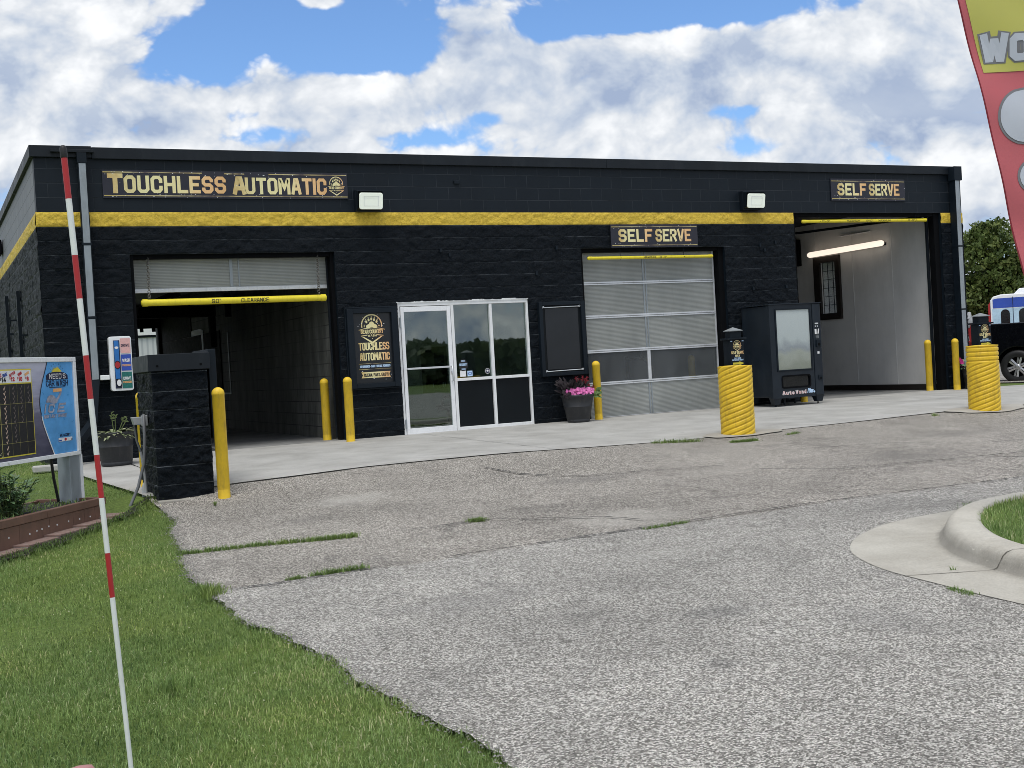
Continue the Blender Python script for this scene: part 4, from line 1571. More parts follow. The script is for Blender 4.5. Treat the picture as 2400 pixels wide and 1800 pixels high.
# faint dark door frames in the tunnel's far wall, wash gantry silhouettes
mb = MB().box(4.236, 4.2545, 9.9, 10.05, .0, 2.22).box(4.236, 4.2545, 10.06, 11.2, 2.12, 2.25)
mb.build('door_frame', 'white_paint', bld)
MB().box(4.238, 4.2545, 11.21, 15.1, 2.12, 3.14).box(4.238, 4.2545, 10.06, 15.1, .0, 2.11).box(4.238, 4.2545, 8.2, 9.88, .0, 2.12).build('tunnel_door_dark_sheet', 'black_matte', bld)  # door boards, with black sheets added rearward to darken the tunnel wall
mb = MB().box(4.240, 4.2545, 7.44, 7.48, .75, 2.05).box(4.240, 4.2545, 7.481, 8.15, .75, .78)
mb.build('panel_frame', 'grey_metal', bld)
gn = thing('wash_gantry', (2.7, 7.5, 0), 'dark overhead wash arch inside the left bay', 'wash arch')
mb = MB().bar((1.3, 7.5, 2.5), (4.0, 7.5, 2.5), .35, .22).bar((1.3, 9.3, 2.62), (4.0, 9.3, 2.62), .1, .1).bar((2.9, 5.5, 2.75), (2.9, 11.5, 2.75), .12, .1)
mb.build('beam', 'black_matte', gn)
mb = MB().bar((3.95, 7.5, 2.4), (3.95, 7.5, 1.75), .12, .16).bar((3.75, 5.1, 2.7), (3.75, 5.1, 2.25), .1, .1)
mb.build('spray_arm', 'black_matte', gn)
mb = MB().tube([(1.5+.7*math.cos(a), 5.8, 2.45+.32*math.sin(a)) for a in [math.pi*i/10-.2 for i in range(21)]], .03, 6)
mb.build('hose', 'black_rubber', gn)
# rear opening trim
mb = MB().box(1.0, 4.25, DEEP-.4, DEEP-.21, 2.53, 2.78).box(4.165, 4.25, DEEP-.4, DEEP-.21, 0, 2.53)
mb.build('rear_header', 'black_matte', bld)
mb = MB()
for x in (3.74, 4.05):
    mb.box(x-.045, x+.045, DEEP-.45, DEEP-.41, 2.43, 2.70)
mb.build('rear_bracket', 'black_matte', bld)

# overhead doors
d1 = MB().box(1.275, 4.222, .236, .262, 2.452, 2.93)
d1 = d1.build('overhead_door', 'polycarbonate', bld)
d1['label'] = 'rolled-up translucent door of the left bay'
mb = MB().box(1.27, 4.225, .222, .268, 2.392, 2.450).box(1.262, 1.2745, .222, .268, 2.39, 2.9).box(4.223, 4.24, .222, .268, 2.39, 2.9)
setp(mb.build('rail', 'aluminium', d1, .004))
mb = MB().box(2.70, 2.745, .228, .2355, 2.452, 2.92).box(2.83, 2.85, .230, .2355, 2.452, 2.92)
mb.build('stile', 'grey_metal', d1)
d2 = thing_parent = MB()
zr = [.012, .612, 1.172, 1.768, 2.345, 2.905]
for (a, b) in ((zr[0]+.03, zr[1]-.025), (zr[2]+.03, zr[3]-.025), (zr[3]+.03, zr[4]-.025), (zr[4]+.03, zr[5])):
    d2.box(8.70, 11.45, .188, .205, a, b)
d2 = d2.build('overhead_door', 'polycarbonate', bld)
d2['label'] = 'closed sectional door of the middle bay with translucent sheets and a window row'
mb = MB()
for z in zr[1:5]:
    mb.box(8.67, 11.458, .172, .21, z+.003, z+.030)
    mb.box(8.67, 11.458, .172, .21, z-.026, z-.003)
mb.box(8.67, 11.458, .172, .21, zr[0], zr[0]+.028)
mb.build('rail', 'aluminium', d2, .003)
mb = MB().box(9.955, 10.02, .174, .2105, zr[1]+.031, zr[2]-.027).box(8.67, 8.70, .174, .2105, .05, 2.9).box(11.43, 11.458, .174, .2105, .05, 2.9)
mb.build('stile', 'aluminium', d2, .003)
mb = MB()
for (a, b) in ((zr[0]+.03, zr[1]-.027), (zr[2]+.031, zr[3]-.027), (zr[3]+.031, zr[4]-.027), (zr[4]+.031, zr[5])):
    mb.box(9.945, 9.972, .180, .187, a, b)
    mb.box(9.998, 10.02, .180, .187, a, b)
mb.build('stile', 'grey_metal', d2)
for a, b in ((8.70, 9.955), (10.02, 11.43)):
    MB().box(a, b, .19, .196, zr[1]+.03, zr[2]-.026).build('pane', 'bay_glass', d2)

wr = thing('wash_wand', (10.9, 2.2, .02), 'dark wash wand and hose on a stand behind the window row', 'wash wand')
MB().bar((10.75, 2.2, .03), (10.75, 2.2, 1.05), .06, .06).bar((10.75, 2.2, 1.0), (11.1, 2.2, 1.02), .05, .05).build('stand', 'black_matte', wr)
MB().tube([(11.1, 2.2, 1.0), (11.3, 2.2, .8), (11.35, 2.2, .3), (11.2, 2.15, .06)], .02, 6).tube([(11.05, 2.25, 1.02), (11.25, 2.25, 1.4), (11.3, 2.3, 2.2)], .016, 6).build('hose', 'black_rubber', wr)

# storefront: door, side window, black boards
fr = MB()
fr.box(5.264, 5.302, .0, .10, .0, 2.12).box(7.535, 7.573, .0, .10, .0, 2.12).box(5.302, 7.535, .0, .10, 2.055, 2.12)
fr.box(6.178, 6.228, .0, .10, .0, 2.055).box(6.864, 6.912, .004, .10, .075, 2.055).box(6.228, 6.864, .002, .10, .818, .864).box(6.912, 7.535, .002, .10, .818, .864)
fr.box(6.228, 7.535, .0, .10, .015, .074)
sf = fr.build('storefront_window', 'white_paint', bld, .004)
sf['label'] = 'white framed window beside the glass door with black lower panels'
mb = MB()
for a, b in ((6.228, 6.864), (6.912, 7.535)):
    MB().box(a, b, .05, .056, .864, 2.055).build('pane', 'window_glass', sf)
    MB().box(a, b, .045, .06, .074, .818).build('lower_panel', 'dark_board', sf)
MB().box(5.25, 7.59, -.012, .0, 2.108, 2.135).build('sill', 'white_paint', sf)
dr = MB().box(5.312, 5.368, -.006, .045, .02, 2.045).box(6.106, 6.168, -.006, .045, .02, 2.045).box(5.368, 6.106, -.006, .045, 1.965, 2.045).box(5.368, 6.106, -.006, .045, .02, .112)
dr = dr.build('glass_door', 'white_gloss', bld, .004)
MB().box(5.368, 6.106, .016, .022, .112, 1.965).build('pane', 'window_glass', dr)
MB().box(5.368, 6.106, -.030, -.008, 1.045, 1.075).build('push_bar', 'aluminium', dr, .004)
mb = MB().tube([(6.128, -.008, 1.07), (6.128, -.055, 1.07), (6.130, -.055, .83), (6.130, -.008, .83)], .010, 8)
mb.build('handle', 'aluminium', dr)
mb = MB().box(6.13, 6.15, -.016, -.007, .935, .985)
mb.build('lock', 'black_trim', dr)
mb = MB().box(5.286, 5.309, -.022, -.002, 1.72, 1.88).box(5.286, 5.309, -.022, -.002, .12, .26)
mb.build('hinge', 'grey_metal', dr)
# window stickers
GL = plane((0, .049, 0), (1, 0, 0), (0, -1, 0))
st = MB().flat(circ(6.365, 1.07, .085, .10, 8, math.pi/8, 2*math.pi+math.pi/8)[:8], GL, .0).build('sticker', 'ink_black', sf)
mb = MB()
text(mb, 'SECURITY', 6.295, 1.058, .042, GL, .14, .2, .003)
for z in (1.13, 1.145, 1.01, .998):
    mb.flat([(6.33, z), (6.40, z), (6.40, z+.006), (6.33, z+.006)], GL, .003)
mb.build('sticker_print', 'ink_cyan', st)
MB().flat([(6.300, .885), (6.405, .885), (6.405, .985), (6.300, .985)], GL, .0).build('sticker', 'ink_white', sf)
st = MB().flat([(6.43, .885), (6.52, .885), (6.52, .975), (6.43, .975)], GL, .0).build('sticker', 'ink_cyan', sf)
mb = MB()
stroke(mb, circ(6.475, .93, .03, .022, 12), True, .004, GL, .003)
mb.build('sticker_print', 'ink_blue', st)
st = MB().flat(circ(6.79, .955, .042, .047, 20), GL, .0).build('sticker', 'ink_navy', sf)
mb = MB()
stroke(mb, circ(6.79, .955, .038, .043, 20), True, .003, GL, .002)
for k in range(5):
    a = math.pi/2+k*2*math.pi/5
    mb.flat([(6.79+.026*math.cos(a), .955+.026*math.sin(a)), (6.79+.011*math.cos(a+.63), .955+.011*math.sin(a+.63)), (6.79, .955), (6.79+.011*math.cos(a-.63), .955+.011*math.sin(a-.63))][::-1], GL, .003)
mb.build('sticker_print', 'ink_white', st)
# downspouts
ds = MB().box(.572, .690, -.115, -.035, 1.16, 4.36).build('downspout', 'black_trim', bld)
mb = MB()
for a, b in ((1.165, 2.02), (2.06, 3.06), (3.10, 4.22)):
    mb.box(.586, .678, -.121, -.1155, a, b)
mb.build('face_plate', 'grey_metal', ds)
mb = MB().box(.566, .696, -.127, -.03, 4.225, 4.37).box(.566, .696, -.124, -.03, 2.025, 2.055).box(.566, .696, -.124, -.03, 3.063, 3.097)
mb.build('bracket', 'black_trim', ds, .003)
mb = MB().bar((.631, -.075, 1.17), (.55, -.16, .55), .115, .08, (0, 1, 0)).bar((.55, -.16, .56), (.18, -.42, .13), .115, .09, (0, 0, 1))
mb.build('elbow', 'black_trim', ds)
ds = MB().box(17.045, 17.165, -.19, -.03, .05, 4.30).build('downspout', 'black_trim', bld)
mb = MB()
for a, b in ((.05, 1.60), (1.63, 2.85), (2.88, 4.16)):
    mb.box(17.052, 17.158, -.196, -.1905, a, b)
mb.build('face_plate', 'grey_metal', ds)
mb = MB().box(17.025, 17.225, -.21, -.03, 4.165, 4.44).box(17.04, 17.17, -.2, -.03, 1.602, 1.628).box(17.04, 17.17, -.2, -.03, 2.852, 2.878)
mb.build('bracket', 'black_trim', ds, .003)
# conduits, hooks and a lamp on the side wall
mb = MB()
for y, a, b in ((3.6, 1.2, 2.72), (6.5, .9, 2.85), (10.2, .9, 2.85)):
    mb.box(-.085, -.028, y-.03, y+.03, a, b)
mb.build('conduit', 'black_trim', bld)
mb = MB()
for y, z in ((2.75, 1.95), (4.75, 2.30), (5.6, 2.1), (3.3, 1.35)):
    mb.bar((-.02, y, z), (-.14, y, z), .03, .03).bar((-.13, y, z+.06), (-.13, y, z-.06), .025, .025)
mb.build('hook', 'black_trim', bld)
MB().box(-.16, -.02, 7.45, 8.0, 3.74, 4.02).build('side_lamp', 'black_matte', bld, .01)
mb = MB()
for x, z in ((6.05, 2.93), (6.2, 2.86), (7.75, 2.53), (12.35, 2.95), (12.7, 3.0), (12.45, 2.86), (12.15, 2.16), (12.9, 2.18), (8.15, 2.95)):
    mb.box(x-.018, x+.018, -.055, -.02, z-.03, z+.03)
mb.build('anchor', 'black_trim', bld)
# right bay's glass-block window
wf = MB().box(16.70, 16.757, 2.94, 3.08, 1.62, 3.03).box(16.70, 16.757, 3.60, 3.80, 1.62, 3.03).box(16.70, 16.757, 3.08, 3.60, 1.62, 1.76).box(16.70, 16.757, 3.08, 3.60, 2.90, 3.03)
wf = wf.build('glass_block_window', 'baseboard_dark', bld)
mb = MB()
for i in range(3):
    for k in range(6):
        y = 3.085+i*.172
        z = 1.765+k*.189
        mb.box(16.80, 16.806, y, y+.162, z, z+.180)
mb.build('pane', 'glass_block', wf)
mb = MB()
for i in range(4):
    mb.box(16.79, 16.815, 3.082+i*.172-.006, 3.082+i*.172+.004, 1.762, 2.898)
for k in range(7):
    mb.box(16.788, 16.817, 3.081, 3.599, 1.762+k*.189-.006, 1.762+k*.189+.003)
mb.build('grout', 'coping_metal', wf)
# small hardware inside the right bay
MB().box(16.62, 16.757, 4.25, 4.45, 2.9, 3.5).box(16.66, 16.757, 4.5, 4.75, 2.7, 3.2).build('wall_heater', 'black_matte', bld, .01)
mb = MB()
mb.tube([(16.75, 1.95, 3.42), (16.73, 2.9, 3.42)], .012, 6)
mb.build('conduit', 'aluminium', bld)

# tube lamp in the right bay
tl = thing('tube_lamp', (16.62, 2.62, 3.1), 'long lit warm white tube lamp on the right bay\'s inner wall', 'lamp')
MB().tube([(16.60, 1.43, 3.115), (16.60, 1.47, 3.115), (16.60, 3.77, 3.10), (16.60, 3.81, 3.10)], [.045, .062, .062, .045], 14).build('diffuser', 'tube_lit', tl)
MB().box(16.66, 16.757, 1.5, 3.7, 3.075, 3.135).build('housing', 'black_trim', tl)

# change machines and chair inside the office
cm = thing('change_machine', (7.2, 3.35, .6), 'wall panel with two black change machines seen through the glass door', 'change machine')
MB().box(6.95, 7.46, 3.36, 3.398, .58, 1.45).build('panel', 'machine_face', cm)
mb = MB().box(7.0, 7.19, 3.25, 3.358, .66, .92).box(7.21, 7.4, 3.25, 3.358, .66, 1.0)
mb.build('cabinet', 'black_matte', cm, .01)
mb = MB().box(7.10, 7.12, 3.24, 3.249, .69, .76).box(7.30, 7.32, 3.24, 3.249, .69, .78).box(7.34, 7.36, 3.24, 3.249, .69, .78)
mb.build('slot', 'ink_white', cm)
MB().box(7.2, 7.40, 3.35, 3.357, 1.04, 1.34).build('screen', 'ink_navy', cm)
ch = thing('office_chair', (6.75, 1.7, 0), 'black office chair behind the glass door', 'chair')
MB().lathe([(.02, 0), (.20, .01), (.23, .05), (.22, .09), (.1, .10)], (6.75, 1.7, .30), 20).build('seat', 'chair_black', ch)
mb = MB().tube([(6.60, 1.62, .36), (6.60, 1.60, .47), (6.66, 1.60, .53), (6.85, 1.62, .57)], .022, 8)
mb.build('armrest', 'chair_black', ch)
mb = MB().tube([(6.75, 1.7, .05), (6.75, 1.7, .3)], .025, 8)
for k in range(5):
    a = k*2*math.pi/5
    mb.tube([(6.75, 1.7, .07), (6.75+.26*math.cos(a), 1.7+.26*math.sin(a), .04)], .018, 6)
mb.build('base', 'chair_black', ch)
mb = MB().obox((6.98, 1.78, .72), (0, 1, 0), (1, 0, 0), (0, 0, 1), .2, .03, .24)
mb.build('backrest', 'chair_black', ch, .02)

# ------------------------------------------------------------------ the logo
def logo(par, cx, cz, w, fn, small=False):
    """ring with a paw over a lettered band and a pointed base; w = overall width"""
    u = w/1.1
    mb = MB()
    P = lambda a, b: (cx+a*u, cz+b*u)
    ring = [P(.42*math.cos(a), .12+.42*math.sin(a)) for a in [R(-8)+R(196)*i/28 for i in range(29)]]
    stroke(mb, ring, False, .024*u, fn, .002)
    stroke(mb, [P(-.54, -.06), P(-.3, -.005), P(0, .012), P(.3, -.005), P(.54, -.06)], False, .012*u, fn, .0024)
    mb.flat([P(-.44, -.33), P(-.36, -.33), P(0, -.54), P(.36, -.33), P(.44, -.33), P(0, -.62)][::-1], fn, .002)
    stroke(mb, [P(-.46, -.30), P(-.22, -.27)], False, .015*u, fn, .0026)
    stroke(mb, [P(.22, -.27), P(.46, -.30)], False, .015*u, fn, .0026)
    mb.flat([P(a, b) for a, b in ((-.22, .12), (-.24, .05), (-.19, .0), (-.08, .02), (0, .06), (.08, .02), (.19, 0), (.24, .05), (.22, .12), (.11, .18), (.07, .25), (0, .27), (-.07, .25), (-.11, .18))][::-1], fn, .0028)
    for a, b, t in ((-.215, .26, .35), (-.115, .335, .15), (0, .37, 0), (.115, .335, -.15), (.215, .26, -.35)):
        q = [(.042*math.cos(x), .058*math.sin(x)) for x in [2*math.pi*i/12 for i in range(12)]]
        mb.flat([P(a+p[0]*math.cos(t)-p[1]*math.sin(t), b+p[0]*math.sin(t)+p[1]*math.cos(t)) for p in q], fn, .003)
        mb.flat([P(a+dx-math.sin(t)*dy, b+dy) for dx, dy in ((-.022, .065), (.022, .065), (0, .145))], fn, .003)
    for a in (-.31, .31):
        mb.flat([P(a-.055, .10), P(a-.012, .088), P(a, .035), P(a+.012, .088), P(a+.055, .10), P(a+.012, .112), P(a, .165), P(a-.012, .112)], fn, .003)
    text(mb, 'BEAR COUNTRY', cx-.47*u, cz-.215*u, .165*u, fn, .94*u, .22, .0034)
    text(mb, 'WASH', cx-.19*u, cz-.335*u, .085*u, fn, .38*u, .2, .0034)
    text(mb, '*', cx-.04*u, cz-.44*u, .06*u, fn, .08*u, .4, .0034)
    return mb.build('emblem', 'gold_print', par)


def flecks(x0, x1, z0, z1, n, fn, seed, size=.008):
    """small white specks of the print, mostly along its edges"""
    g = random.Random(seed)
    mb = MB()
    for _ in range(n):
        x = x0+(x1-x0)*g.random()
        z = z0+(z1-z0)*(g.choice((g.random()*.17, 1-g.random()*.17, g.random()*.17, 1-g.random()*.17, g.random())))
        a = size*(.4+g.random()*.7)
        mb.flat([(x-a, z-a*.5), (x+a*.7, z-a*.6), (x+a, z+a*.4), (x-a*.5, z+a*.6)], fn, .0045)
    return mb


SG = lambda y: plane((0, y, 0), (1, 0, 0), (0, -1, 0))
s1 = thing('wall_sign', (2.73, -.02, 3.75), 'long TOUCHLESS AUTOMATIC sign in gold letters above the left bay', 'sign', 'gold lettered bay signs')
f = SG(-.0185)
MB().box(.905, 4.555, -.018, -.001, 3.748, 4.148).build('board', 'sign_vinyl', s1, extra=[(flecks(.92, 4.54, 3.755, 4.14, 85, f, 4), 'ink_white')])
for wd, a, b, h in (('OUCHLESS', 1.20, 2.665, .255), ('UTOMATIC', 2.965, 4.215, .255)):
    mb = MB()
    if wd[0] == 'O':
        text(mb, 'T', .972, 3.815, .285, f, .215, .235, .002)
        text(mb, wd, a, 3.820, h, f, b-a, .205, .002)
    else:
        text(mb, 'A', 2.765, 3.808, .272, f, .20, .235, .002)
        text(mb, wd, a-.01, 3.812, h, f, b-a+.01, .205, .002)
    mb.build('lettering', 'gold_print', s1)
mb = MB()
for a, b, z in ((.915, 2.32, 4.112), (2.65, 2.95, 4.108), (3.32, 4.545, 4.108)):
    mb.flat([(a, z), (b, z), (b, z+.014), (a, z+.014)], f, .003)
mb.build('rule', 'gold_rule', s1)
mb = MB().flat([(.915, 3.775), (4.545, 3.775), (4.545, 3.789), (.915, 3.789)], f, .003)
mb.build('rule', 'gold_rule', s1)
logo(s1, 4.375, 3.955, .275, f)

s2 = thing('wall_sign', (10.1, -.05, 2.94), 'SELF SERVE sign just above the closed grey sectional door', 'sign', 'gold lettered bay signs')
MB().box(9.212, 10.99, -.052, -.030, 2.938, 3.337).build('board', 'sign_vinyl', s2, extra=[(flecks(9.222, 10.98, 2.948, 3.327, 42, SG(-.0525), 9), 'ink_white')])
s3 = thing('wall_sign', (15.0, -.02, 3.77), 'SELF SERVE sign high above the open white-walled bay', 'sign', 'gold lettered bay signs')
MB().box(14.08, 15.905, -.018, -.001, 3.775, 4.19).build('board', 'sign_vinyl', s3, extra=[(flecks(14.09, 15.895, 3.785, 4.18, 42, SG(-.0185), 14), 'ink_white')])
for s, x0, x1, z0, dz, yy in ((s2, 9.212, 10.99, 2.938, .399, -.0525), (s3, 14.08, 15.905, 3.775, .415, -.0185)):
    f = SG(yy)
    w = x1-x0
    mb = MB()
    text(mb, 'SELF', x0+.085*w, z0+.235*dz, .56*dz, f, .385*w, .20, .002)
    mb.build('lettering', 'gold_print', s)
    mb = MB()
    text(mb, 'SERVE', x0+.505*w, z0+.235*dz, .56*dz, f, .415*w, .20, .002)
    mb.build('lettering', 'gold_print', s)
    mb = MB()
    for z in (z0+.075*dz, z0+.875*dz):
        mb.flat([(x0+.015, z), (x1-.015, z), (x1-.015, z+.012), (x0+.015, z+.012)], f, .003)
    mb.build('rule', 'gold_rule', s)

# wall lamps
def wall_lamp(x, z, label):
    t = thing('wall_lamp', (x, -.03, z), label, 'lamp', 'square lamps on the front wall')
    mb = MB().box(x-.205, x+.205, -.10, -.002, z, z+.34)
    mb.add([(x-.2, -.1, z+.02), (x+.2, -.1, z+.02), (x+.2, -.17, z+.04), (x-.2, -.17, z+.04), (x-.2, -.1, z+.335), (x+.2, -.1, z+.335), (x+.2, -.22, z+.30), (x-.2, -.22, z+.30)],
           [(0, 1, 2, 3), (4, 7, 6, 5), (0, 3, 7, 4), (1, 5, 6, 2)])
    mb.build('housing', 'black_trim', t, .006)
    lx = plane((x, -.18, z), (1, 0, 0), Vector((0, -1, -.18)).normalized(), Vector((0, -.18, 1)).normalized())
    mb = MB()
    q = []
    for cx_, cz_, a0 in ((.155, .245, 0), (-.155, .245, 90), (-.155, .06, 180), (.155, .06, 270)):
        for k in range(5):
            a = R(a0+k*22.5)
            q.append((cx_+.035*math.cos(a), cz_+.035*math.sin(a)))
    mb.prism(q, lx, 0, .03)
    lens = mb.build('lens', 'lamp_lens', t, .008)
    mb = MB()
    stroke(mb, circ(0, .152, .165, .105, 4, math.pi/4, 2*math.pi+math.pi/4)[:4], True, .004, lx, .033)
    for k in range(4):
        mb.flat([(-.13, .225-k*.012), (.13, .225-k*.012), (.13, .228-k*.012), (-.13, .228-k*.012)], lx, .0335)
    mb.build('lens_rib', 'white_gloss', lens)


wall_lamp(4.855, 3.545, 'wall lamp with white lens beside the TOUCHLESS AUTOMATIC sign')
wall_lamp(12.18, 3.585, 'wall lamp with white lens above the vending machine')

# hanging clearance bars
def chain(p0, p1, n, r, par, mat='chain_steel'):
    p0, p1 = Vector(p0), Vector(p1)
    d = (p1-p0)
    L = d.length/n
    a = d.normalized()
    mb = MB()
    for k in range(n):
        c = p0+a*(L*(k+.5))
        s = Vector((1, .3, 0)).normalized() if k % 2 else Vector((-.3, 1, 0)).normalized()
        q = [c+a*(L*.68*math.cos(t))+s*(r*2.2*math.sin(t)) for t in [2*math.pi*i/8 for i in range(9)]]
        mb.tube(q, r*.55, 5, False)
    mb.build('chain', mat, par)


def clearance_bar(x0, x1, y, z0, z1, r, words, label, ztop, ch, hh):
    t = thing('clearance_bar', ((x0+x1)/2, y, z0-r), label, 'clearance bar', 'yellow height bars across the bays')
    mb = MB().tube([(x0-.02, y, z0), (x0, y, z0), (x0+.001, y, z0), (x1-.001, y, z1), (x1, y, z1), (x1+.02, y, z1)], [r*.6, r, r, r, r, r*.6], 18)
    mb.tube([(x0-.004, y, z0), (x0+.07, y, z0)], [r*1.12, r*1.12], 18)
    mb.tube([(x1-.07, y, z1), (x1+.004, y, z1)], [r*1.12, r*1.12], 18)
    bar = mb.build('bar', 'yellow_plastic', t)

    def onbar(a, b, d=0):
        k = (a-x0)/(x1-x0)
        th = b/r
        return (a, y-(r+.0012+d*.3)*math.cos(th), z0+(z1-z0)*k+(r+.0012+d*.3)*math.sin(th))
    mb = MB()
    for s, a, b in words:
        text(mb, s, a, -hh/2-r*.10, hh, onbar, b-a, .15, .001, sub=6)
    mb.build('lettering', 'ink_black', bar)
    for x in ch:
        zz = z0+(z1-z0)*(x-x0)/(x1-x0)
        if r > .04:
            chain((x, y, zz+r), (x+.01, y+.02, ztop), 20, .010, t)
        else:
            mb = MB().tube([(x, y, zz-r*1.1), (x, y-r*1.1, zz), (x, y, zz+r*1.1), (x, y, ztop)], .005, 6)
            mb.build('hanger', 'black_trim', t)


clearance_bar(1.37, 4.115, .06, 2.236, 2.236, .049, (('90"', 2.36, 2.50), ('CLEARANCE', 2.80, 3.22)), 'thick yellow 90 inch clearance bar hung on two chains in the left bay', 2.93, (1.47, 4.02), .062)
clearance_bar(8.77, 11.30, -.01, 2.765, 2.768, .027, (('MAXIMUM', 9.86, 10.10), ('9\'-0"', 10.19, 10.33)), 'thin yellow bar hung across the closed sectional door', 2.93, (9.40, 10.70), .038)
clearance_bar(13.42, 16.47, .05, 3.388, 3.412, .030, (('11\'-0"', 13.86, 14.05), ('MAXIMUM', 14.46, 14.78), ('11\'-0"', 14.92, 15.11), ('MAXIMUM', 15.24, 15.54), ('11\'-0"', 15.98, 16.16)), 'thin yellow bar hung across the open white-walled bay', 3.53, (13.82, 14.98, 16.2), .040)

# framed poster and empty sign box
pc = thing('poster_frame', (4.83, -.05, .8), 'black framed TOUCHLESS AUTOMATIC poster between left bay and glass door', 'poster')
mb = MB()
for a, b, c, d in ((4.395, 4.50, .80, 2.04), (5.125, 5.225, .80, 2.04), (4.50, 5.125, 1.965, 2.04), (4.50, 5.125, .80, .875)):
    mb.box(a, b, -.10, -.001, c, d)
mb.box(4.375, 5.245, -.055, -.001, .775, .799).box(4.375, 5.245, -.055, -.001, 2.041, 2.065).box(4.375, 4.394, -.055, -.001, .80, 2.04).box(5.226, 5.245, -.055, -.001, .80, 2.04)
mb.build('frame', 'black_trim', pc, .006)
f = SG(-.0455)
MB().box(4.50, 5.125, -.045, -.03, .876, 1.964).build('sheet', 'poster_vinyl', pc, extra=[(flecks(4.52, 5.10, .89, 1.95, 26, f, 77, .009), 'ink_white')])
PX = lambda zx: 4.4+(zx-130)/(1040-130)*.75    # helper for the poster's own width
logo(pc, 4.805, 1.73, .43, f)
mb = MB()
text(mb, 'TOUCHLESS', 4.575, 1.385, .125, f, .50, .20, .002)
mb.build('lettering', 'gold_print', pc)
mb = MB()
text(mb, 'AUTOMATIC', 4.585, 1.225, .125, f, .49, .20, .002)
mb.build('lettering', 'gold_print', pc)
mb = MB()
text(mb, 'NO BRUSHES * SAFE FOR ALL VEHICLES', 4.575, 1.117, .038, f, .50, .24, .002)
mb.build('lettering', 'ink_cyan', pc)
mb = MB()
for z in (1.175, 1.088):
    mb.flat([(4.56, z), (5.09, z), (5.09, z+.006), (4.56, z+.006)], f, .002)
mb.build('rule', 'gold_rule', pc)
rb = MB().flat([(4.59, .955), (5.075, .955), (5.05, 1.0), (5.075, 1.048), (4.59, 1.048), (4.615, 1.0)], f, .002).build('ribbon', 'gold_print', pc)
mb = MB()
text(mb, 'CLEAN. FAST. EASY!', 4.635, .975, .052, f, .40, .22, .005)
mb.build('lettering', 'ink_black', rb)

cb = thing('sign_box', (8.17, -.05, .8), 'empty black framed sign box between the glass door and the sectional door', 'sign box')
mb = MB()
for a, b, c, d in ((7.735, 7.80, .80, 2.045), (8.53, 8.605, .80, 2.045), (7.80, 8.53, 1.985, 2.045), (7.80, 8.53, .80, .862)):
    mb.box(a, b, -.09, -.001, c, d)
mb.build('frame', 'black_trim', cb, .006)
MB().box(7.80, 8.53, -.05, -.03, .863, 1.984).build('backing', 'dark_board', cb)
MB().box(7.855, 8.48, -.055, -.051, .915, 1.935).build('sheet', 'poster_vinyl', cb)
for z in (1.955, .885):
    mb = MB().tube([(7.80, -.062, z+.004), (7.84, -.068, z-.004), (8.16, -.066, z+.001), (8.47, -.068, z+.004), (8.525, -.062, z-.004)], .009, 6)
    for x in (7.80, 7.82, 8.50, 8.52):
        mb.obox((x, -.066, z+.012*(-1 if x == 7.8 else 1)), Vector((1, 0, .5)).normalized(), (0, 1, 0), Vector((-.5, 0, 1)).normalized(), .016, .006, .007)
    mb.build('clip_rail', 'aluminium', cb)

# ------------------------------------------------------------------ bollards
def bollard(x, y, h, label, r=.067, z=None):
    z0 = T(x, y) if z is None else z
    prof = [(r*1.04, -.05), (r*1.04, .012), (r, .02), (r, .10), (r*.985, .104), (r, .108), (r, h-r*1.25), (r*1.03, h-r*1.22), (r*1.03, h-r*1.0)]
    prof += [(r*1.03*math.cos(a), h-r*1.0+r*1.0*math.sin(a)) for a in [R(10*k) for k in range(1, 10)]]
    mb = MB().lathe(prof, (x, y, z0), 22, True, True, False)
    return mb.single('bollard', 'yellow_paint', (x, y, z0), label, 'bollard', 'yellow bollards around the bays')


bollard(1.300, -4.93, 1.215, 'yellow bollard standing alone at the corner of the brick pier', .067, -.235)
bollard(4.235, -.42, .99, 'yellow bollard under the framed poster, outside the left bay', .066)
bollard(4.10, .34, .99, 'yellow bollard just inside the left bay by its jamb', .066, 0)
bollard(8.69, -.20, 1.00, 'yellow bollard behind the flower pot by the sectional door', .066)
bollard(16.80, -.22, 1.02, 'yellow bollard outside the white-walled bay, beside the grey downspout', .066)
bollard(16.44, .14, 1.02, 'yellow bollard inside the white-walled bay against its inner wall', .066, .03)
bollard(13.02, -.22, 1.0, 'yellow bollard mostly hidden behind the vending machine', .066)
bollard(11.25, .75, 1.0, 'yellow bollard behind the window row of the sectional door', .066, .02)
bollard(.705, -3.56, 1.08, 'yellow bollard hidden behind the brick pier, only its edge showing', .067, -.10)

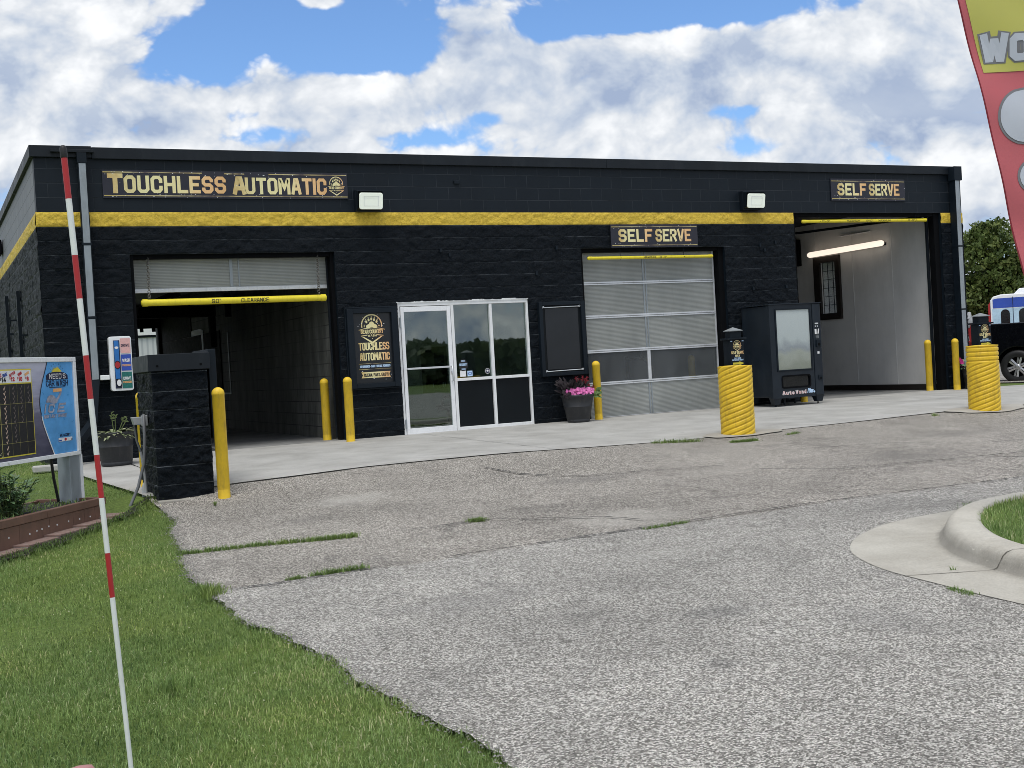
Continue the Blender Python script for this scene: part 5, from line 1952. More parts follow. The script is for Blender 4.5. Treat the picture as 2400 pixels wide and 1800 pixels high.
# ------------------------------------------------------------------ ridged yellow barrels with direction posts
def barrel(x, y, h, rad, rings, label, plabel, rot):
    z0 = T(x, y)
    nseg, nz = 96, 130
    t = thing('barrel', (x, y, z0), label, 'barrel', 'ridged yellow barrels guarding the sign posts')
    V, F = [], []
    pitch = .068
    for j in range(nz+1):
        z = h*j/nz
        for i in range(nseg):
            th = 2*math.pi*i/nseg
            if z > h-rings:
                ph = z/pitch*1.02
            else:
                ph = z/pitch-7*th/(2*math.pi)
            wv = math.cos(2*math.pi*ph)
            wv = 1-abs(wv)**3*2 if wv < 0 else 1.0
            r = rad+.0075*wv
            if j in (0, nz):
                r = rad-.004
            V.append((x+r*math.cos(th), y+r*math.sin(th), z0-.02+z+(.006*math.sin(th*2) if j == nz else 0)))
    for j in range(nz):
        for i in range(nseg):
            F.append((j*nseg+i, j*nseg+(i+1) % nseg, (j+1)*nseg+(i+1) % nseg, (j+1)*nseg+i))
    np_mesh('shell', V, F, 'yellow_paint', True, None, t)
    MB().lathe([(.0, h-.045), (rad-.012, h-.045), (rad-.006, h-.022)], (x, y, z0), 40, False, False, False).build('fill', 'black_matte', t)
    # post
    zt = z0+h-.06
    p = thing('sign_post', (x, y, zt), plabel, 'sign post', 'black posts with self serve arrows')
    ca, sa = math.cos(rot), math.sin(rot)
    ax, ay = Vector((ca, sa, 0)), Vector((-sa, ca, 0))
    c = Vector((x, y, 0))
    up_ = Vector((0, 0, 1))
    hw = .104
    z1 = z0+1.295
    MB().obox(c+up_*(zt+z1)/2, ax, ay, up_, hw, hw, (z1-zt)/2).build('column', 'black_trim', p, .004)
    MB().obox(c+up_*(z1+.013), ax, ay, up_, hw+.03, hw+.03, .012).obox(c+up_*(z1+.07), ax, ay, up_, .082, .082, .045).build('collar', 'black_trim', p, .003)
    mb = MB()
    q = []
    for k, (zz, hh) in enumerate(((z1+.115, .098), (z1+.125, .098))):
        q += [c+ax*(hh*a)+ay*(hh*b)+up_*zz for a, b in ((-1, -1), (1, -1), (1, 1), (-1, 1))]
    q.append(c+up_*(z1+.172))
    mb.add(q, [(3, 2, 1, 0), (0, 1, 5, 4), (1, 2, 6, 5), (2, 3, 7, 6), (3, 0, 4, 7), (4, 5, 8), (5, 6, 8), (6, 7, 8), (7, 4, 8)])
    mb.build('cap', 'sign_grey', p)
    f = plane(c-ay*(hw+.0015)+up_*zt, ax, -ay)
    hh = z1-zt
    logo(p, .0, hh*.80, .135, f)
    mb = MB()
    text(mb, 'SELF SERVE', -.093, hh*.50, .040, f, .186, .2, .002)
    text(mb, 'BAY', -.035, hh*.40, .030, f, .07, .2, .002)
    mb.build('lettering', 'gold_print', p)
    mb = MB()
    text(mb, 'PAY HERE', -.05, hh*.325, .020, f, .10, .22, .002)
    text(mb, 'ENTER ON RIGHT', -.085, hh*.265, .020, f, .17, .22, .002)
    for a in (-.098, .072):
        mb.flat([(a, hh*.93), (a+.027, hh*.93), (a+.027, hh*.965), (a, hh*.965)], f, .002)
    mb.build('lettering', 'ink_cyan', p)
    mb = MB().flat([(-.075, hh*.135), (.02, hh*.135), (.02, hh*.10), (.092, hh*.17), (.02, hh*.24), (.02, hh*.205), (-.075, hh*.205)], f, .002)
    mb.build('arrow', 'ink_yellow', p)
    return t


barrel(8.43, -4.50, .965, .225, 0, 'yellow barrel with diagonal ridges from top to bottom, ahead of the sectional door',
       'black arrow post rising from the barrel in front of the vending machine', R(-9))
barrel(12.85, -4.66, 1.0, .226, .27, 'yellow barrel with level rings at its top, beside the black pickup',
       'black arrow post rising from the barrel beside the black pickup', R(-14))
# worn concrete pads under them
for x, y, rx, ry in ((8.48, -4.50, .62, .34), (12.95, -4.60, .75, .34)):
    mb = MB()
    q = []
    for k in range(40):
        a = 2*math.pi*k/40
        s = 1+.07*math.sin(3*a+x)+.04*math.sin(7*a)
        px_, py_ = x+rx*s*math.cos(a), y+ry*s*math.sin(a)
        q.append((px_, py_, T(px_, py_)+.016))
    q.append((x, y, T(x, y)+.02))
    mb.add(q, [(i, (i+1) % 40, 40) for i in range(40)], True)
    o = mb.build('concrete_pad', 'pad_concrete')
    o['kind'] = 'structure'

# ------------------------------------------------------------------ vending machine
vm = thing('vending_machine', (12.34, -.55, .03), 'black vending machine with a misted window and white lettering at the bottom', 'vending machine')
X0, X1, YF, YB, Z0, Z1 = 11.78, 12.895, -.95, -.12, .17, 1.822
mb = MB().box(X0+.012, X1-.012, YF+.09, YB, Z0+.02, Z1-.02)
mb.build('cabinet', 'vending_black', vm, .012)
mb = MB()
wx0, wx1, wz0, wz1 = 11.925, 12.648, .665, 1.715
mb.box(X0, wx0-.03, YF+.012, YF+.088, Z0, Z1-.014).box(wx0-.03, wx1+.03, YF+.012, YF+.088, wz1+.025, Z1-.014).box(wx0-.03, wx1+.03, YF+.012, YF+.088, .56, wz0-.025)
mb.box(wx0-.03, 11.985, YF+.012, YF+.088, .345, .56).box(12.61, wx1+.03, YF+.012, YF+.088, .345, .56).box(wx0-.03, wx1+.03, YF+.012, YF+.088, Z0, .345)
mb.box(wx1+.03, 12.705, YF+.012, YF+.088, Z0, Z1-.014)
door = mb.build('front_door', 'vending_black', vm)
mb = MB().box(12.715, X1, YF, YF+.088, Z0+.01, Z1-.014)
cp = mb.build('control_panel', 'vending_black', vm, .012)
mb = MB().box(X0-.012, X1+.012, YF-.01, YB+.01, Z1-.012, Z1+.006)
mb.build('top_lip', 'vending_black', vm, .004)
mb = MB()
for a, b, c, d in ((wx0-.029, wx0, wz0-.024, wz1+.024), (wx1, wx1+.029, wz0-.024, wz1+.024), (wx0, wx1, wz1, wz1+.024), (wx0, wx1, wz0-.024, wz0)):
    mb.box(a, b, YF, YF+.03, c, d)
mb.build('window_frame', 'black_trim', vm, .004)
MB().box(wx0, wx1, YF+.018, YF+.022, wz0, wz1).build('window', 'vending_glass', vm)
paint('vend_inside', (.15, .17, .165), .6, var=.25, scale=1.6)
MB().box(wx0-.02, wx1+.02, YF+.080, YF+.086, wz0-.02, wz1+.02).build('inner_panel', 'vend_inside', vm)
mb = MB()
rp = []
for cx_, cz_, a0 in ((12.565, .515, 0), (12.03, .515, 90), (12.03, .39, 180), (12.565, .39, 270)):
    for k in range(6):
        a = R(a0+k*18)
        rp.append((cx_+.04*math.cos(a), cz_+.04*math.sin(a)))
mb.flat(rp, SG(YF+.03), 0)
mb.build('delivery_flap', 'glass_dark', vm)
mb = MB()
stroke(mb, rp, True, .014, SG(YF+.004), 0)
mb.build('flap_rim', 'black_matte', vm)
f = SG(YF+.010)
mb = MB()
text(mb, 'Auto', 11.975, .225, .070, f, .27, .30, .001)
text(mb, 'Vend', 12.265, .228, .070, f, .24, .30, .001)
mb.build('lettering', 'ink_white', vm)
mb = MB()
text(mb, 'Plus', 12.525, .232, .085, f, .125, .26, .001, slant=.25)
text(mb, '+', 12.66, .225, .05, f, .04, .4, .001)
mb.build('lettering', 'ink_cyan', vm)
mb = MB()
text(mb, 'Auto', 11.978, .2265, .067, f, .264, .12, .003)
text(mb, 'Vend', 12.268, .2295, .067, f, .234, .12, .003)
mb.build('lettering', 'ink_pink', vm)
mb = MB().box(12.755, 12.83, YF-.010, YF-.001, 1.44, 1.465).box(12.757, 12.778, YF-.008, YF-.001, 1.395, 1.415).box(12.80, 12.825, YF-.008, YF-.001, 1.395, 1.415)
mb.build('coin_slot', 'aluminium', cp, .002)
mb = MB().obox((12.765, YF-.006, 1.31), (1, 0, 0), (0, 1, 0), (0, 0, 1), .018, .005, .045).obox((12.825, YF-.006, 1.315), (1, 0, 0), (0, 1, 0), Vector((.2, 0, 1)).normalized(), .010, .005, .045)
mb.build('price_card', 'ink_white', cp)
mb = MB()
for i in range(3):
    for k in range(4):
        mb.box(12.765+i*.024, 12.779+i*.024, YF-.006, YF-.001, 1.19+k*.022, 1.204+k*.022)
mb.build('keypad', 'sign_grey', cp)
mb = MB().box(12.76, 12.855, YF-.03, YF-.001, 1.035, 1.165)
br_ = mb.build('bill_slot', 'black_trim', cp, .006)
MB().box(12.785, 12.835, YF-.033, YF-.0305, 1.06, 1.105).build('mouth', 'black_matte', br_)
MB().box(12.785, 12.83, YF-.004, YF-.001, .915, .955).build('label_plate', 'ink_white', cp)
MB().box(12.78, 12.86, YF-.018, YF-.001, .455, .535).build('coin_return', 'black_trim', cp, .004)
MB().box(12.805, 12.84, YF-.020, YF-.0182, .465, .50).build('coin_cup', 'black_matte', cp)
for x, y in ((X0+.10, YF+.09), (X1-.08, YF+.09), (X0+.10, YB-.1), (X1-.08, YB-.1)):
    mb = MB()
    z = T(x, y)
    mb.add([(x-.09, y-.07, Z0+.018), (x+.09, y-.07, Z0+.018), (x+.09, y+.07, Z0+.018), (x-.09, y+.07, Z0+.018), (x-.045, y-.05, z+.05), (x+.06, y-.05, z+.05), (x+.06, y+.05, z+.05), (x-.045, y+.05, z+.05)],
           [(3, 2, 1, 0), (4, 5, 6, 7), (0, 1, 5, 4), (1, 2, 6, 5), (2, 3, 7, 6), (3, 0, 4, 7)])
    mb.tube([(x, y, z+.01), (x, y, z+.055)], .012, 8)
    mb.tube([(x, y, z+.01), (x, y, z+.022)], .022, 8)
    mb.build('leg', 'vending_black', vm)
mb = MB().tube([(12.2, -.7, .04), (12.2, -.7, .18)], .02, 8).box(12.14, 12.26, YF+.05, YF+.1, .155, .185)
mb.build('bracket', 'vending_black', vm)

# ------------------------------------------------------------------ plants
def leaf_quads(mb, c, d, ln, wd, nrm, bend=.25, seg=3):
    c, d, nrm = Vector(c), Vector(d).normalized(), Vector(nrm)
    s = d.cross(nrm)
    if s.length < 1e-3:
        s = d.cross(Vector((1, 0, 0)))
    s.normalize()
    n2 = s.cross(d)
    vs = []
    for k in range(seg+1):
        t = k/seg
        p = c+d*(ln*t)-n2*(bend*ln*t*t)
        w = wd*math.sin(math.pi*min(.97, .12+.85*t))
        vs += [p-s*w/2, p+s*w/2]
    mb.add(vs, [(2*i, 2*i+1, 2*i+3, 2*i+2) for i in range(seg)], True)


def pot(x, y, rb, rt_, h, label, z=None):
    z0 = T(x, y)+.008 if z is None else z
    t = thing('flower_pot', (x, y, z0), label, 'flower pot', 'big dark tapered pots along the front')
    k = lambda a: rb+(rt_-rb)*a
    prof = [(rb*.96, 0), (rb, .01), (k(.10), h*.10), (k(.10)-.004, h*.108), (k(.12), h*.12), (k(.55), h*.55), (k(.55)+.006, h*.56), (k(.57)+.005, h*.575), (k(.58), h*.585),
            (k(.9), h*.9), (k(.92)+.008, h*.91), (rt_+.012, h*.97), (rt_+.010, h), (rt_-.012, h), (rt_-.03, h-.05)]
    MB().lathe(prof, (x, y, z0), 40, True, True, False).build('pot', 'pot_plastic', t)
    MB().lathe([(0, h-.04), (rt_-.02, h-.045)], (x, y, z0), 30, True, False, False).build('soil', 'mulch', t)
    return t, z0


def flower5(mb, c, n, r):
    c, n = Vector(c), Vector(n).normalized()
    a = n.cross(Vector((0, 0, 1)))
    if a.length < .1:
        a = n.cross(Vector((1, 0, 0)))
    a.normalize()
    b = n.cross(a)
    vs = [c-n*r*.25]
    for i in range(10):
        th = 2*math.pi*i/10
        q = r*(1 if i % 2 == 0 else .72)
        vs.append(c+(a*math.cos(th)+b*math.sin(th))*q+n*(r*.15 if i % 2 else 0))
    mb.add(vs, [(0, 1+i, 1+(i+1) % 10) for i in range(10)], True)


g = random.Random(3)
px_, py_ = 8.215, -.36
fp, z0 = pot(px_, py_, .185, .272, .455, 'dark pot with pink petunias and dark red plumes beside the sign box')
top = z0+.455
mb = MB()
for _ in range(230):
    a = g.uniform(0, 2*math.pi)
    r = .25*math.sqrt(g.random())
    d = Vector((math.cos(a)*g.uniform(.2, 1), math.sin(a)*g.uniform(.2, 1), g.uniform(.3, 1.2)))
    c = (px_-.05+r*math.cos(a)*.9, py_+.04+r*math.sin(a)*.7, top+g.uniform(0, .20))
    leaf_quads(mb, c, d, g.uniform(.07, .13), g.uniform(.03, .06), (g.uniform(-1, 1), -1, g.uniform(.2, 1)), g.uniform(.1, .7))
for _ in range(40):
    leaf_quads(mb, (px_-.25+g.uniform(-.03, .05), py_-.08+g.uniform(-.05, .05), top+g.uniform(-.02, .10)), (g.uniform(-.6, .2), g.uniform(-.6, 0), g.uniform(-.9, .3)), .07, .04, (-1, -1, .3))
mb.build('foliage', 'leaf_purple', fp)
mb = MB()
for _ in range(150):
    a = g.uniform(-math.pi, .12)
    r = g.uniform(.13, .285)
    c = (px_+r*math.cos(a), py_+r*math.sin(a)*.95, top+g.uniform(.005, .13)*(1-.4*(r/.285))+.01)
    flower5(mb, c, (g.uniform(-.6, .4), -1+g.uniform(-.3, .4), g.uniform(.1, .9)), g.uniform(.022, .034))
mb.build('petunias', 'petal_pink', fp)
mb = MB()
for bx, hh, n in ((.10, .28, 5), (.15, .30, 5), (.20, .24, 4), (.06, .24, 4), (.26, .16, 3)):
    for _ in range(n):
        x, y = px_+bx+g.uniform(-.03, .03), py_+g.uniform(-.02, .09)
        h2 = hh*g.uniform(.75, 1.08)
        lean = g.uniform(-.05, .07)
        mb.tube([(x, y, top+.0), (x+lean*.4, y, top+h2*.4), (x+lean, y, top+h2)], [.016, .024, .004], 6)
        for _k in range(26):
            t_ = g.uniform(.25, 1)
            leaf_quads(mb, (x+lean*t_, y, top+h2*t_), (g.uniform(-1, 1), g.uniform(-1, .6), g.uniform(.1, 1.3)), g.uniform(.02, .05), .012, (0, -1, .3), .1, 2)
mb.build('plumes', 'plume_red', fp)
mb = MB()
for _ in range(26):
    leaf_quads(mb, (px_+.27+g.uniform(-.05, .05), py_-.12+g.uniform(-.08, .05), top+g.uniform(-.05, .08)), (g.uniform(-.3, 1), g.uniform(-1, 0), g.uniform(-.6, .7)), g.uniform(.05, .08), .055, (.2, -1, .5), .4)
mb.build('foliage', 'leaf_lime', fp)

px_, py_ = .755, -.82
fp, z0 = pot(px_, py_, .205, .242, .455, 'dark pot with a variegated plant between downspout and brick pier')
top = z0+.455
mb = MB()
for k in range(80):
    a = g.uniform(0, 2*math.pi)
    el = g.uniform(.05, .9)
    d = Vector((math.cos(a), math.sin(a), el))
    leaf_quads(mb, (px_+.10*math.cos(a), py_+.10*math.sin(a), top-.02), d, g.uniform(.13, .21), g.uniform(.045, .07), (0, 0, 1), g.uniform(.3, .7), 4)
mb.build('foliage', 'leaf_variegated', fp)
mb = MB()
for dx, hh in ((-.03, .26), (.01, .23), (.10, .20), (.13, .17)):
    p0, p1, p2 = Vector((px_+dx*.5, py_, top)), Vector((px_+dx, py_-.01, top+hh*.6)), Vector((px_+dx*1.3, py_-.02, top+hh))
    mb.tube([p0, p1, p2], [.007, .006, .004], 5)
    for _ in range(10):
        leaf_quads(mb, p1+(p2-p1)*g.uniform(.2, 1.05), (g.uniform(-1, 1), g.uniform(-1, 1), g.uniform(0, .8)), .045, .014, (0, -1, .2), .4, 2)
mb.build('flower_stalks', 'weed_green', fp)

px_, py_ = 17.16, -.36
fp, z0 = pot(px_, py_, .185, .26, .45, 'dark pot with magenta petunias, half hidden behind the barrel with rings')
top = z0+.45
mb = MB()
for _ in range(46):
    a = g.uniform(0, 6.28)
    r = g.uniform(.05, .34)
    flower5(mb, (px_-.06+r*math.cos(a), py_-.05+r*math.sin(a)*.8, top+g.uniform(-.02, .20)), (-.6, -1, g.uniform(0, .8)), g.uniform(.03, .048))
mb.build('petunias', 'petal_magenta', fp)
mb = MB()
for _ in range(70):
    a = g.uniform(0, 6.28)
    leaf_quads(mb, (px_+.2*math.cos(a), py_+.2*math.sin(a), top+g.uniform(-.06, .12)), (math.cos(a), math.sin(a), g.uniform(-.5, .8)), .08, .05, (0, -1, .5), .4)
mb.build('foliage', 'leaf_sedum', fp)

# ------------------------------------------------------------------ brick pier with pay station hardware
PX0, PX1, PY0, PY1, PZT = .640, 1.236, -4.74, -3.72, 1.215
pier = thing('brick_pier', (.94, -4.2, -.25), 'black split-face block pier with a metal cap at the entrance of the left bay', 'pier')


def pier_face(fn, a0, a1, seed):
    na, nz = int((a1-a0)/.014), int((PZT+.27)/.014)
    A = np.linspace(a0, a1, na+1)
    Zs = np.linspace(-.27, PZT, nz+1)
    Zs = bed_rows(Zs, .064)
    nz = len(Zs)-1
    aa, zz = np.meshgrid(A, Zs)
    D = rock(aa.ravel(), zz.ravel()-.064, seed, .016)
    ed = np.minimum(aa.ravel()-a0, a1-aa.ravel())
    D = D*np.clip(ed/.02, 0, 1)
    V = fn(aa.ravel(), zz.ravel(), D)
    jj, ii = np.nonzero(np.ones((nz, na), bool))
    w = na+1
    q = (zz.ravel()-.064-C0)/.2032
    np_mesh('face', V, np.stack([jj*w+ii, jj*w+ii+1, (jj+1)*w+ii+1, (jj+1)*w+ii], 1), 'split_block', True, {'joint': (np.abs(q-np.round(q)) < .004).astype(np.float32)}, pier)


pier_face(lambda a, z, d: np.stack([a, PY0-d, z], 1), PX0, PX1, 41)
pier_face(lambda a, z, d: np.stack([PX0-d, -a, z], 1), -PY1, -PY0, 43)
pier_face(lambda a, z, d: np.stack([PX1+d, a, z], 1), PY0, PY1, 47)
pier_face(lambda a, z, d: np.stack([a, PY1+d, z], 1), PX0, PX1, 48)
mb = MB().box(PX0-.035, PX1+.03, PY0-.035, PY1+.03, PZT-.025, PZT+.155)
mb.build('cap', 'coping_metal', pier, .004)
mb = MB()
for x in (PX0+.06, PX1-.06):
    mb.lathe([(.0, 0), (.012, .001), (.012, .006), (0, .008)], (0, 0, 0), 8)
    n_ = 8*4
mb = MB()
for x in (PX0+.06, PX1-.07):
    mb.obox((x, PY0-.038, PZT+.03), (1, 0, 0), (0, 1, 0), (0, 0, 1), .012, .003, .010)
mb.build('screw', 'black_matte', pier)
mb = MB().box(PX0-.02, PX1+.03, PY0-.085, PY1+.05, -.40, -.205)
mb.build('footing', 'pad_concrete', pier, .012)
pt = MB().box(PX1+.031, PX1+.115, PY0+.05, PY1-.1, .42, PZT+.19)
setp(pt.single('pay_terminal', 'black_trim', (PX1+.07, -4.2, .42), 'black pay terminal box on the far side of the brick pier', 'pay terminal', None, .006))
# outlet box and hoses on its lawn side
ob = thing('outlet_box', (PX0-.06, -4.3, .58), 'grey double outlet box with cables on the lawn side of the brick pier', 'outlet box')
MB().box(PX0-.075, PX0-.015, -4.42, -4.33, .60, .715).obox((PX0-.10, -4.24, .655), (1, 0, 0), (0, 1, 0), Vector((-.25, 0, 1)).normalized(), .055, .06, .045).build('box', 'box_grey', ob, .006)
mb = MB().tube(smooth3 := [(PX0-.06, -4.45, .72), (PX0-.07, -4.50, .70), (PX0-.075, -4.51, .45), (PX0-.10, -4.52, .2), (PX0-.18, -4.55, -.05), (PX0-.27, -4.60, -.22), (PX0-.33, -4.64, -.33)], .017, 8)
mb.build('hose', 'hose_grey', ob)
mb = MB().tube([(PX0-.13, -4.22, .61), (PX0-.12, -4.22, .45), (PX0-.08, -4.22, .30)], .013, 8)
mb.build('cable', 'hose_grey', ob)
mb = MB().tube([(PX0-.08, -4.22, .31), (PX0-.05, -4.2, .05), (PX0-.045, -4.2, -.17)], .015, 8)
mb.build('conduit', 'box_grey', ob)
mb = MB().tube([(PX0-.06, -4.17, -.24), (PX0-.06, -4.17, -.09), (PX0-.06, -4.17, -.04)], [.028, .028, .008], 10)
mb.build('plug_cap', 'box_grey', ob)

# ------------------------------------------------------------------ signal board and camera on the wall
sb = thing('signal_board', (.99, -.12, .98), 'white tall signal board with blue tube and pink, blue and green panels', 'signal board')
f = plane((.835, -.145, .985), (1, 0, 0), (0, -1, 0))
SW, SH = .31, .775
rp = []
for cx_, cz_, a0 in ((SW-.035, SH-.035, 0), (.035, SH-.035, 90), (.035, .035, 180), (SW-.035, .035, 270)):
    for k in range(6):
        a = R(a0+k*18)
        rp.append((cx_+.035*math.cos(a), cz_+.035*math.sin(a)))
mb = MB().prism(rp, f, -.13, 0)
mb.build('case', 'white_gloss', sb, .008)
for nm, z0_, z1_, mt in (('panel', .535, .745, 'ink_pink'), ('panel', .285, .515, 'panel_blue'), ('panel', .035, .265, 'ink_green')):
    MB().flat([(.155, z0_), (.292, z0_), (.292, z1_), (.155, z1_)], f, .009).build(nm, mt, sb)
mb = MB()
text(mb, 'DRIVE', .165, .625, .04, f, .115, .2, .011)
mb.build('lettering', 'ink_navy', sb)
mb = MB()
text(mb, 'WASH', .172, .405, .05, f, .105, .2, .011)
text(mb, 'DRIVE', .172, .155, .042, f, .105, .2, .011)
mb.build('lettering', 'ink_white', sb)
mb = MB()
text(mb, 'PROGRAM', .168, .345, .03, f, .112, .2, .011)
text(mb, 'FORWARD', .168, .105, .032, f, .112, .2, .011)
mb.build('lettering', 'ink_orange', sb)
MB().flat([(.06, .035), (.145, .035), (.145, .72), (.06, .72)], f, .009).build('strip', 'ink_navy', sb)
mb = MB().prism([(.066, .17), (.132, .17), (.132, .715), (.066, .715)], f, .010, .022)
mb.build('tube', 'tube_blue', sb, .008)
mb = MB().flat(circ(.099, .615, .026, .018, 16), f, .024)
mb.build('lamp', 'ink_white', sb)
mb = MB().prism(circ(.10, .37, .042, .058, 24), f, .012, .026)
rl = mb.build('lamp', 'black_trim', sb)
MB().flat(circ(.10, .37, .034, .048, 24), f, .028).build('lens', 'red_paint', rl)
mb = MB().prism(circ(.108, .115, .040, .058, 24), f, .012, .026)
rl = mb.build('lamp', 'black_trim', sb)
MB().flat(circ(.108, .115, .030, .046, 24), f, .028).build('lens', 'ink_white', rl)

sc_ = thing('security_camera', (.76, -.1, 1.16), 'small white box camera on the wall beside the signal board', 'camera')
MB().obox((.755, -.11, 1.185), (1, 0, 0), (0, 1, 0), (0, 0, 1), .062, .07, .034).build('housing', 'white_paint', sc_, .008)
MB().tube([(.81, -.09, 1.185), (.835, -.03, 1.185)], .012, 8).build('bracket', 'grey_metal', sc_)

# ------------------------------------------------------------------ menu board with planter bed
SX = Vector((.582, .813, 0)).normalized()
SN = Vector((SX.y, -SX.x, 0))        # towards the driveway
SO = Vector((-.123, -4.745, 0))
BF = plane(SO, SX, SN)
mbd = thing('menu_board', tuple(SO+SX*(-1.35)+Vector((0, 0, -.35))), 'white framed wash menu board with prices and a blue end panel', 'menu board')
LF = -2.72
mb = MB()
for a, b, c, d in ((LF, 0, 1.338, 1.386), (LF, 0, .362, .402), (LF, LF+.05, .402, 1.338), (-.054, 0, .402, 1.338)):
    mb.prism([(a, c), (b, c), (b, d), (a, d)], BF, -.10, .0)
mb.build('frame', 'white_gloss', mbd, .004)
MB().prism([(LF+.05, .402), (-.054, .402), (-.054, 1.338), (LF+.05, 1.338)], BF, -.06, -.02).build('print', 'board_print', mbd)
cv = [(-.531, 1.336), (-.585, 1.235), (-.634, 1.151), (-.68, 1.05), (-.705, .96), (-.708, .90), (-.698, .845), (-.663, .72), (-.588, .568), (-.499, .404)]
cv = smooth_path(cv, 4)
MB().flat([(-.056, 1.336)]+cv+[(-.056, .404)], BF, -.017).build('panel', 'sign_blue', mbd)
mb = MB()
stroke(mb, cv[:26], False, .0045, BF, -.015)
mb.build('edge', 'ink_black', mbd)
mb = MB()
stroke(mb, cv[26:], False, .008, BF, -.0145)
mb.build('edge', 'ink_white', mbd)
# sun and name
mb = MB()
q = []
for k in range(27):
    a = math.pi*k/26
    r = (.115 if k % 2 else .085)
    q.append((-.365+r*math.cos(a), 1.205+r*.78*math.sin(a)))
mb.flat(q[::-1], BF, -.0145)
mb.build('sun', 'ink_yellow', mbd)
mb = MB()
for k in range(9):
    a = math.pi*(k+.5)/9
    p = Vector((-.365+.128*math.cos(a), 1.21+.105*math.sin(a)))
    d = Vector((math.cos(a), math.sin(a)))
    mb.flat([tuple(p-Vector((-d.y, d.x))*.003), tuple(p+d*.02), tuple(p+Vector((-d.y, d.x))*.003)], BF, -.014)
q = [(-.568, 1.157), (-.158, 1.157), (-.158, 1.20), (-.20, 1.222), (-.28, 1.234), (-.365, 1.238), (-.45, 1.234), (-.53, 1.222), (-.568, 1.20)]
mb.flat(q, BF, -.0135)
text(mb, 'CAR WASH', -.575, 1.090, .062, BF, .415, .15, -.0135)
mb.flat([(-.52, 1.077), (-.22, 1.077), (-.22, 1.083), (-.52, 1.083)], BF, -.013)
text(mb, 'WE ACCEPT', -.375, .572, .028, BF, .205, .2, -.0135)
mb.build('lettering', 'ink_navy', mbd)
mb = MB()
text(mb, "NEED'S", -.515, 1.166, .052, BF, .31, .16, -.010)
mb.build('lettering', 'ink_white', mbd)
MB().flat([(-.455, 1.030), (-.29, 1.034), (-.29, 1.068), (-.452, 1.066)], BF, -.0145).build('patch', 'ink_orange', mbd)
mb = MB()
text(mb, 'I', -.652, .822, .095, BF, .035, .22, -.013, slant=.35)
text(mb, 'C', -.585, .822, .095, BF, .13, .22, -.013, slant=.35)
text(mb, 'E', -.42, .822, .095, BF, .17, .22, -.013, slant=.5)
q = smooth_path([(-.60, .93), (-.56, .985), (-.49, 1.005), (-.43, .985), (-.41, .945), (-.47, .925), (-.54, .93)], 4)
mb.flat(q, BF, -.0132)
stroke(mb, [(-.43, .93), (-.36, .975), (-.315, 1.02)], False, .014, BF, -.0125)
stroke(mb, [(-.46, .92), (-.40, .93), (-.34, .99)], False, .008, BF, -.0122)
text(mb, 'INSTANT SHINE', -.652, .772, .036, BF, .425, .24, -.013, slant=.2)
mb.build('emblem', 'ink_silver', mbd)
cards = MB().flat([(-.408, .522), (-.142, .522), (-.142, .560), (-.408, .560)], BF, -.0135).build('card_strip', 'ink_white', mbd)
for a, mt in ((-.40, 'ink_blue'), (-.30, 'ink_red'), (-.165, 'ink_navy')):
    if mt == 'ink_red':
        MB().flat(circ(-.275, .541, .022, .015, 14), BF, -.012).build('card_mark', mt, cards)
    else:
        MB().flat([(a, .526), (a+.05 if a < -.3 else a+.022, .526), (a+.05 if a < -.3 else a+.022, .54), (a, .54)], BF, -.012).build('card_mark', mt, cards)
# price table
TL, TR, TB, TT = -2.30, -.838, .436, 1.262
MB().flat([(TL, TB), (TR+.008, TB), (TR+.008, TT+.014), (TL, TT+.008)], BF, -.0165).build('table_border', 'ink_yellow', mbd)
MB().flat([(TL+.012, TB+.012), (TR-.004, TB+.012), (TR-.004, 1.132), (TL+.012, 1.132)], BF, -.0145).build('table', 'ink_black', mbd)
MB().flat([(TL+.012, 1.144), (TR-.004, 1.144), (TR-.004, TT), (TL+.012, TT)], BF, -.0145).build('table_head', 'ink_white', mbd)
cols = [-1.397, -1.227, -1.098, -.970, TR-.004]
mb = MB()
for x in cols[:-1]:
    w_ = .010 if x == cols[0] else .0018
    mb.flat([(x-w_/2, TB+.013), (x+w_/2, TB+.013), (x+w_/2, 1.13), (x-w_/2, 1.13)], BF, -.0125)
for z in (.943, .757, .567):
    mb.flat([(TL+.013, z-.0012), (TR-.006, z-.0012), (TR-.006, z+.0012), (TL+.013, z+.0012)], BF, -.0120)
mb.build('table_rule', 'ink_rule', mbd)
mb = MB()
text(mb, '$', -1.372, 1.168, .030, BF, .02, .2, -.0125)
text(mb, '14', -1.345, 1.152, .048, BF, .075, .28, -.0125)
mb.build('price', 'ink_black', mbd)
mb = MB()
for s, x, w_ in (('12', -1.188, .062), ('10', -1.058, .062), ('8', -.918, .034)):
    text(mb, '$', x-.022, 1.174, .026, BF, .016, .2, -.0125)
    text(mb, s, x, 1.158, .042, BF, w_, .28, -.0125)
mb.build('price', 'ink_red', mbd)


def tilted(cx_, cz_, a):
    ca, sa = math.cos(a), math.sin(a)
    return lambda u, v, d=0: BF(cx_+u*ca-v*sa, cz_+u*sa+v*ca, d)


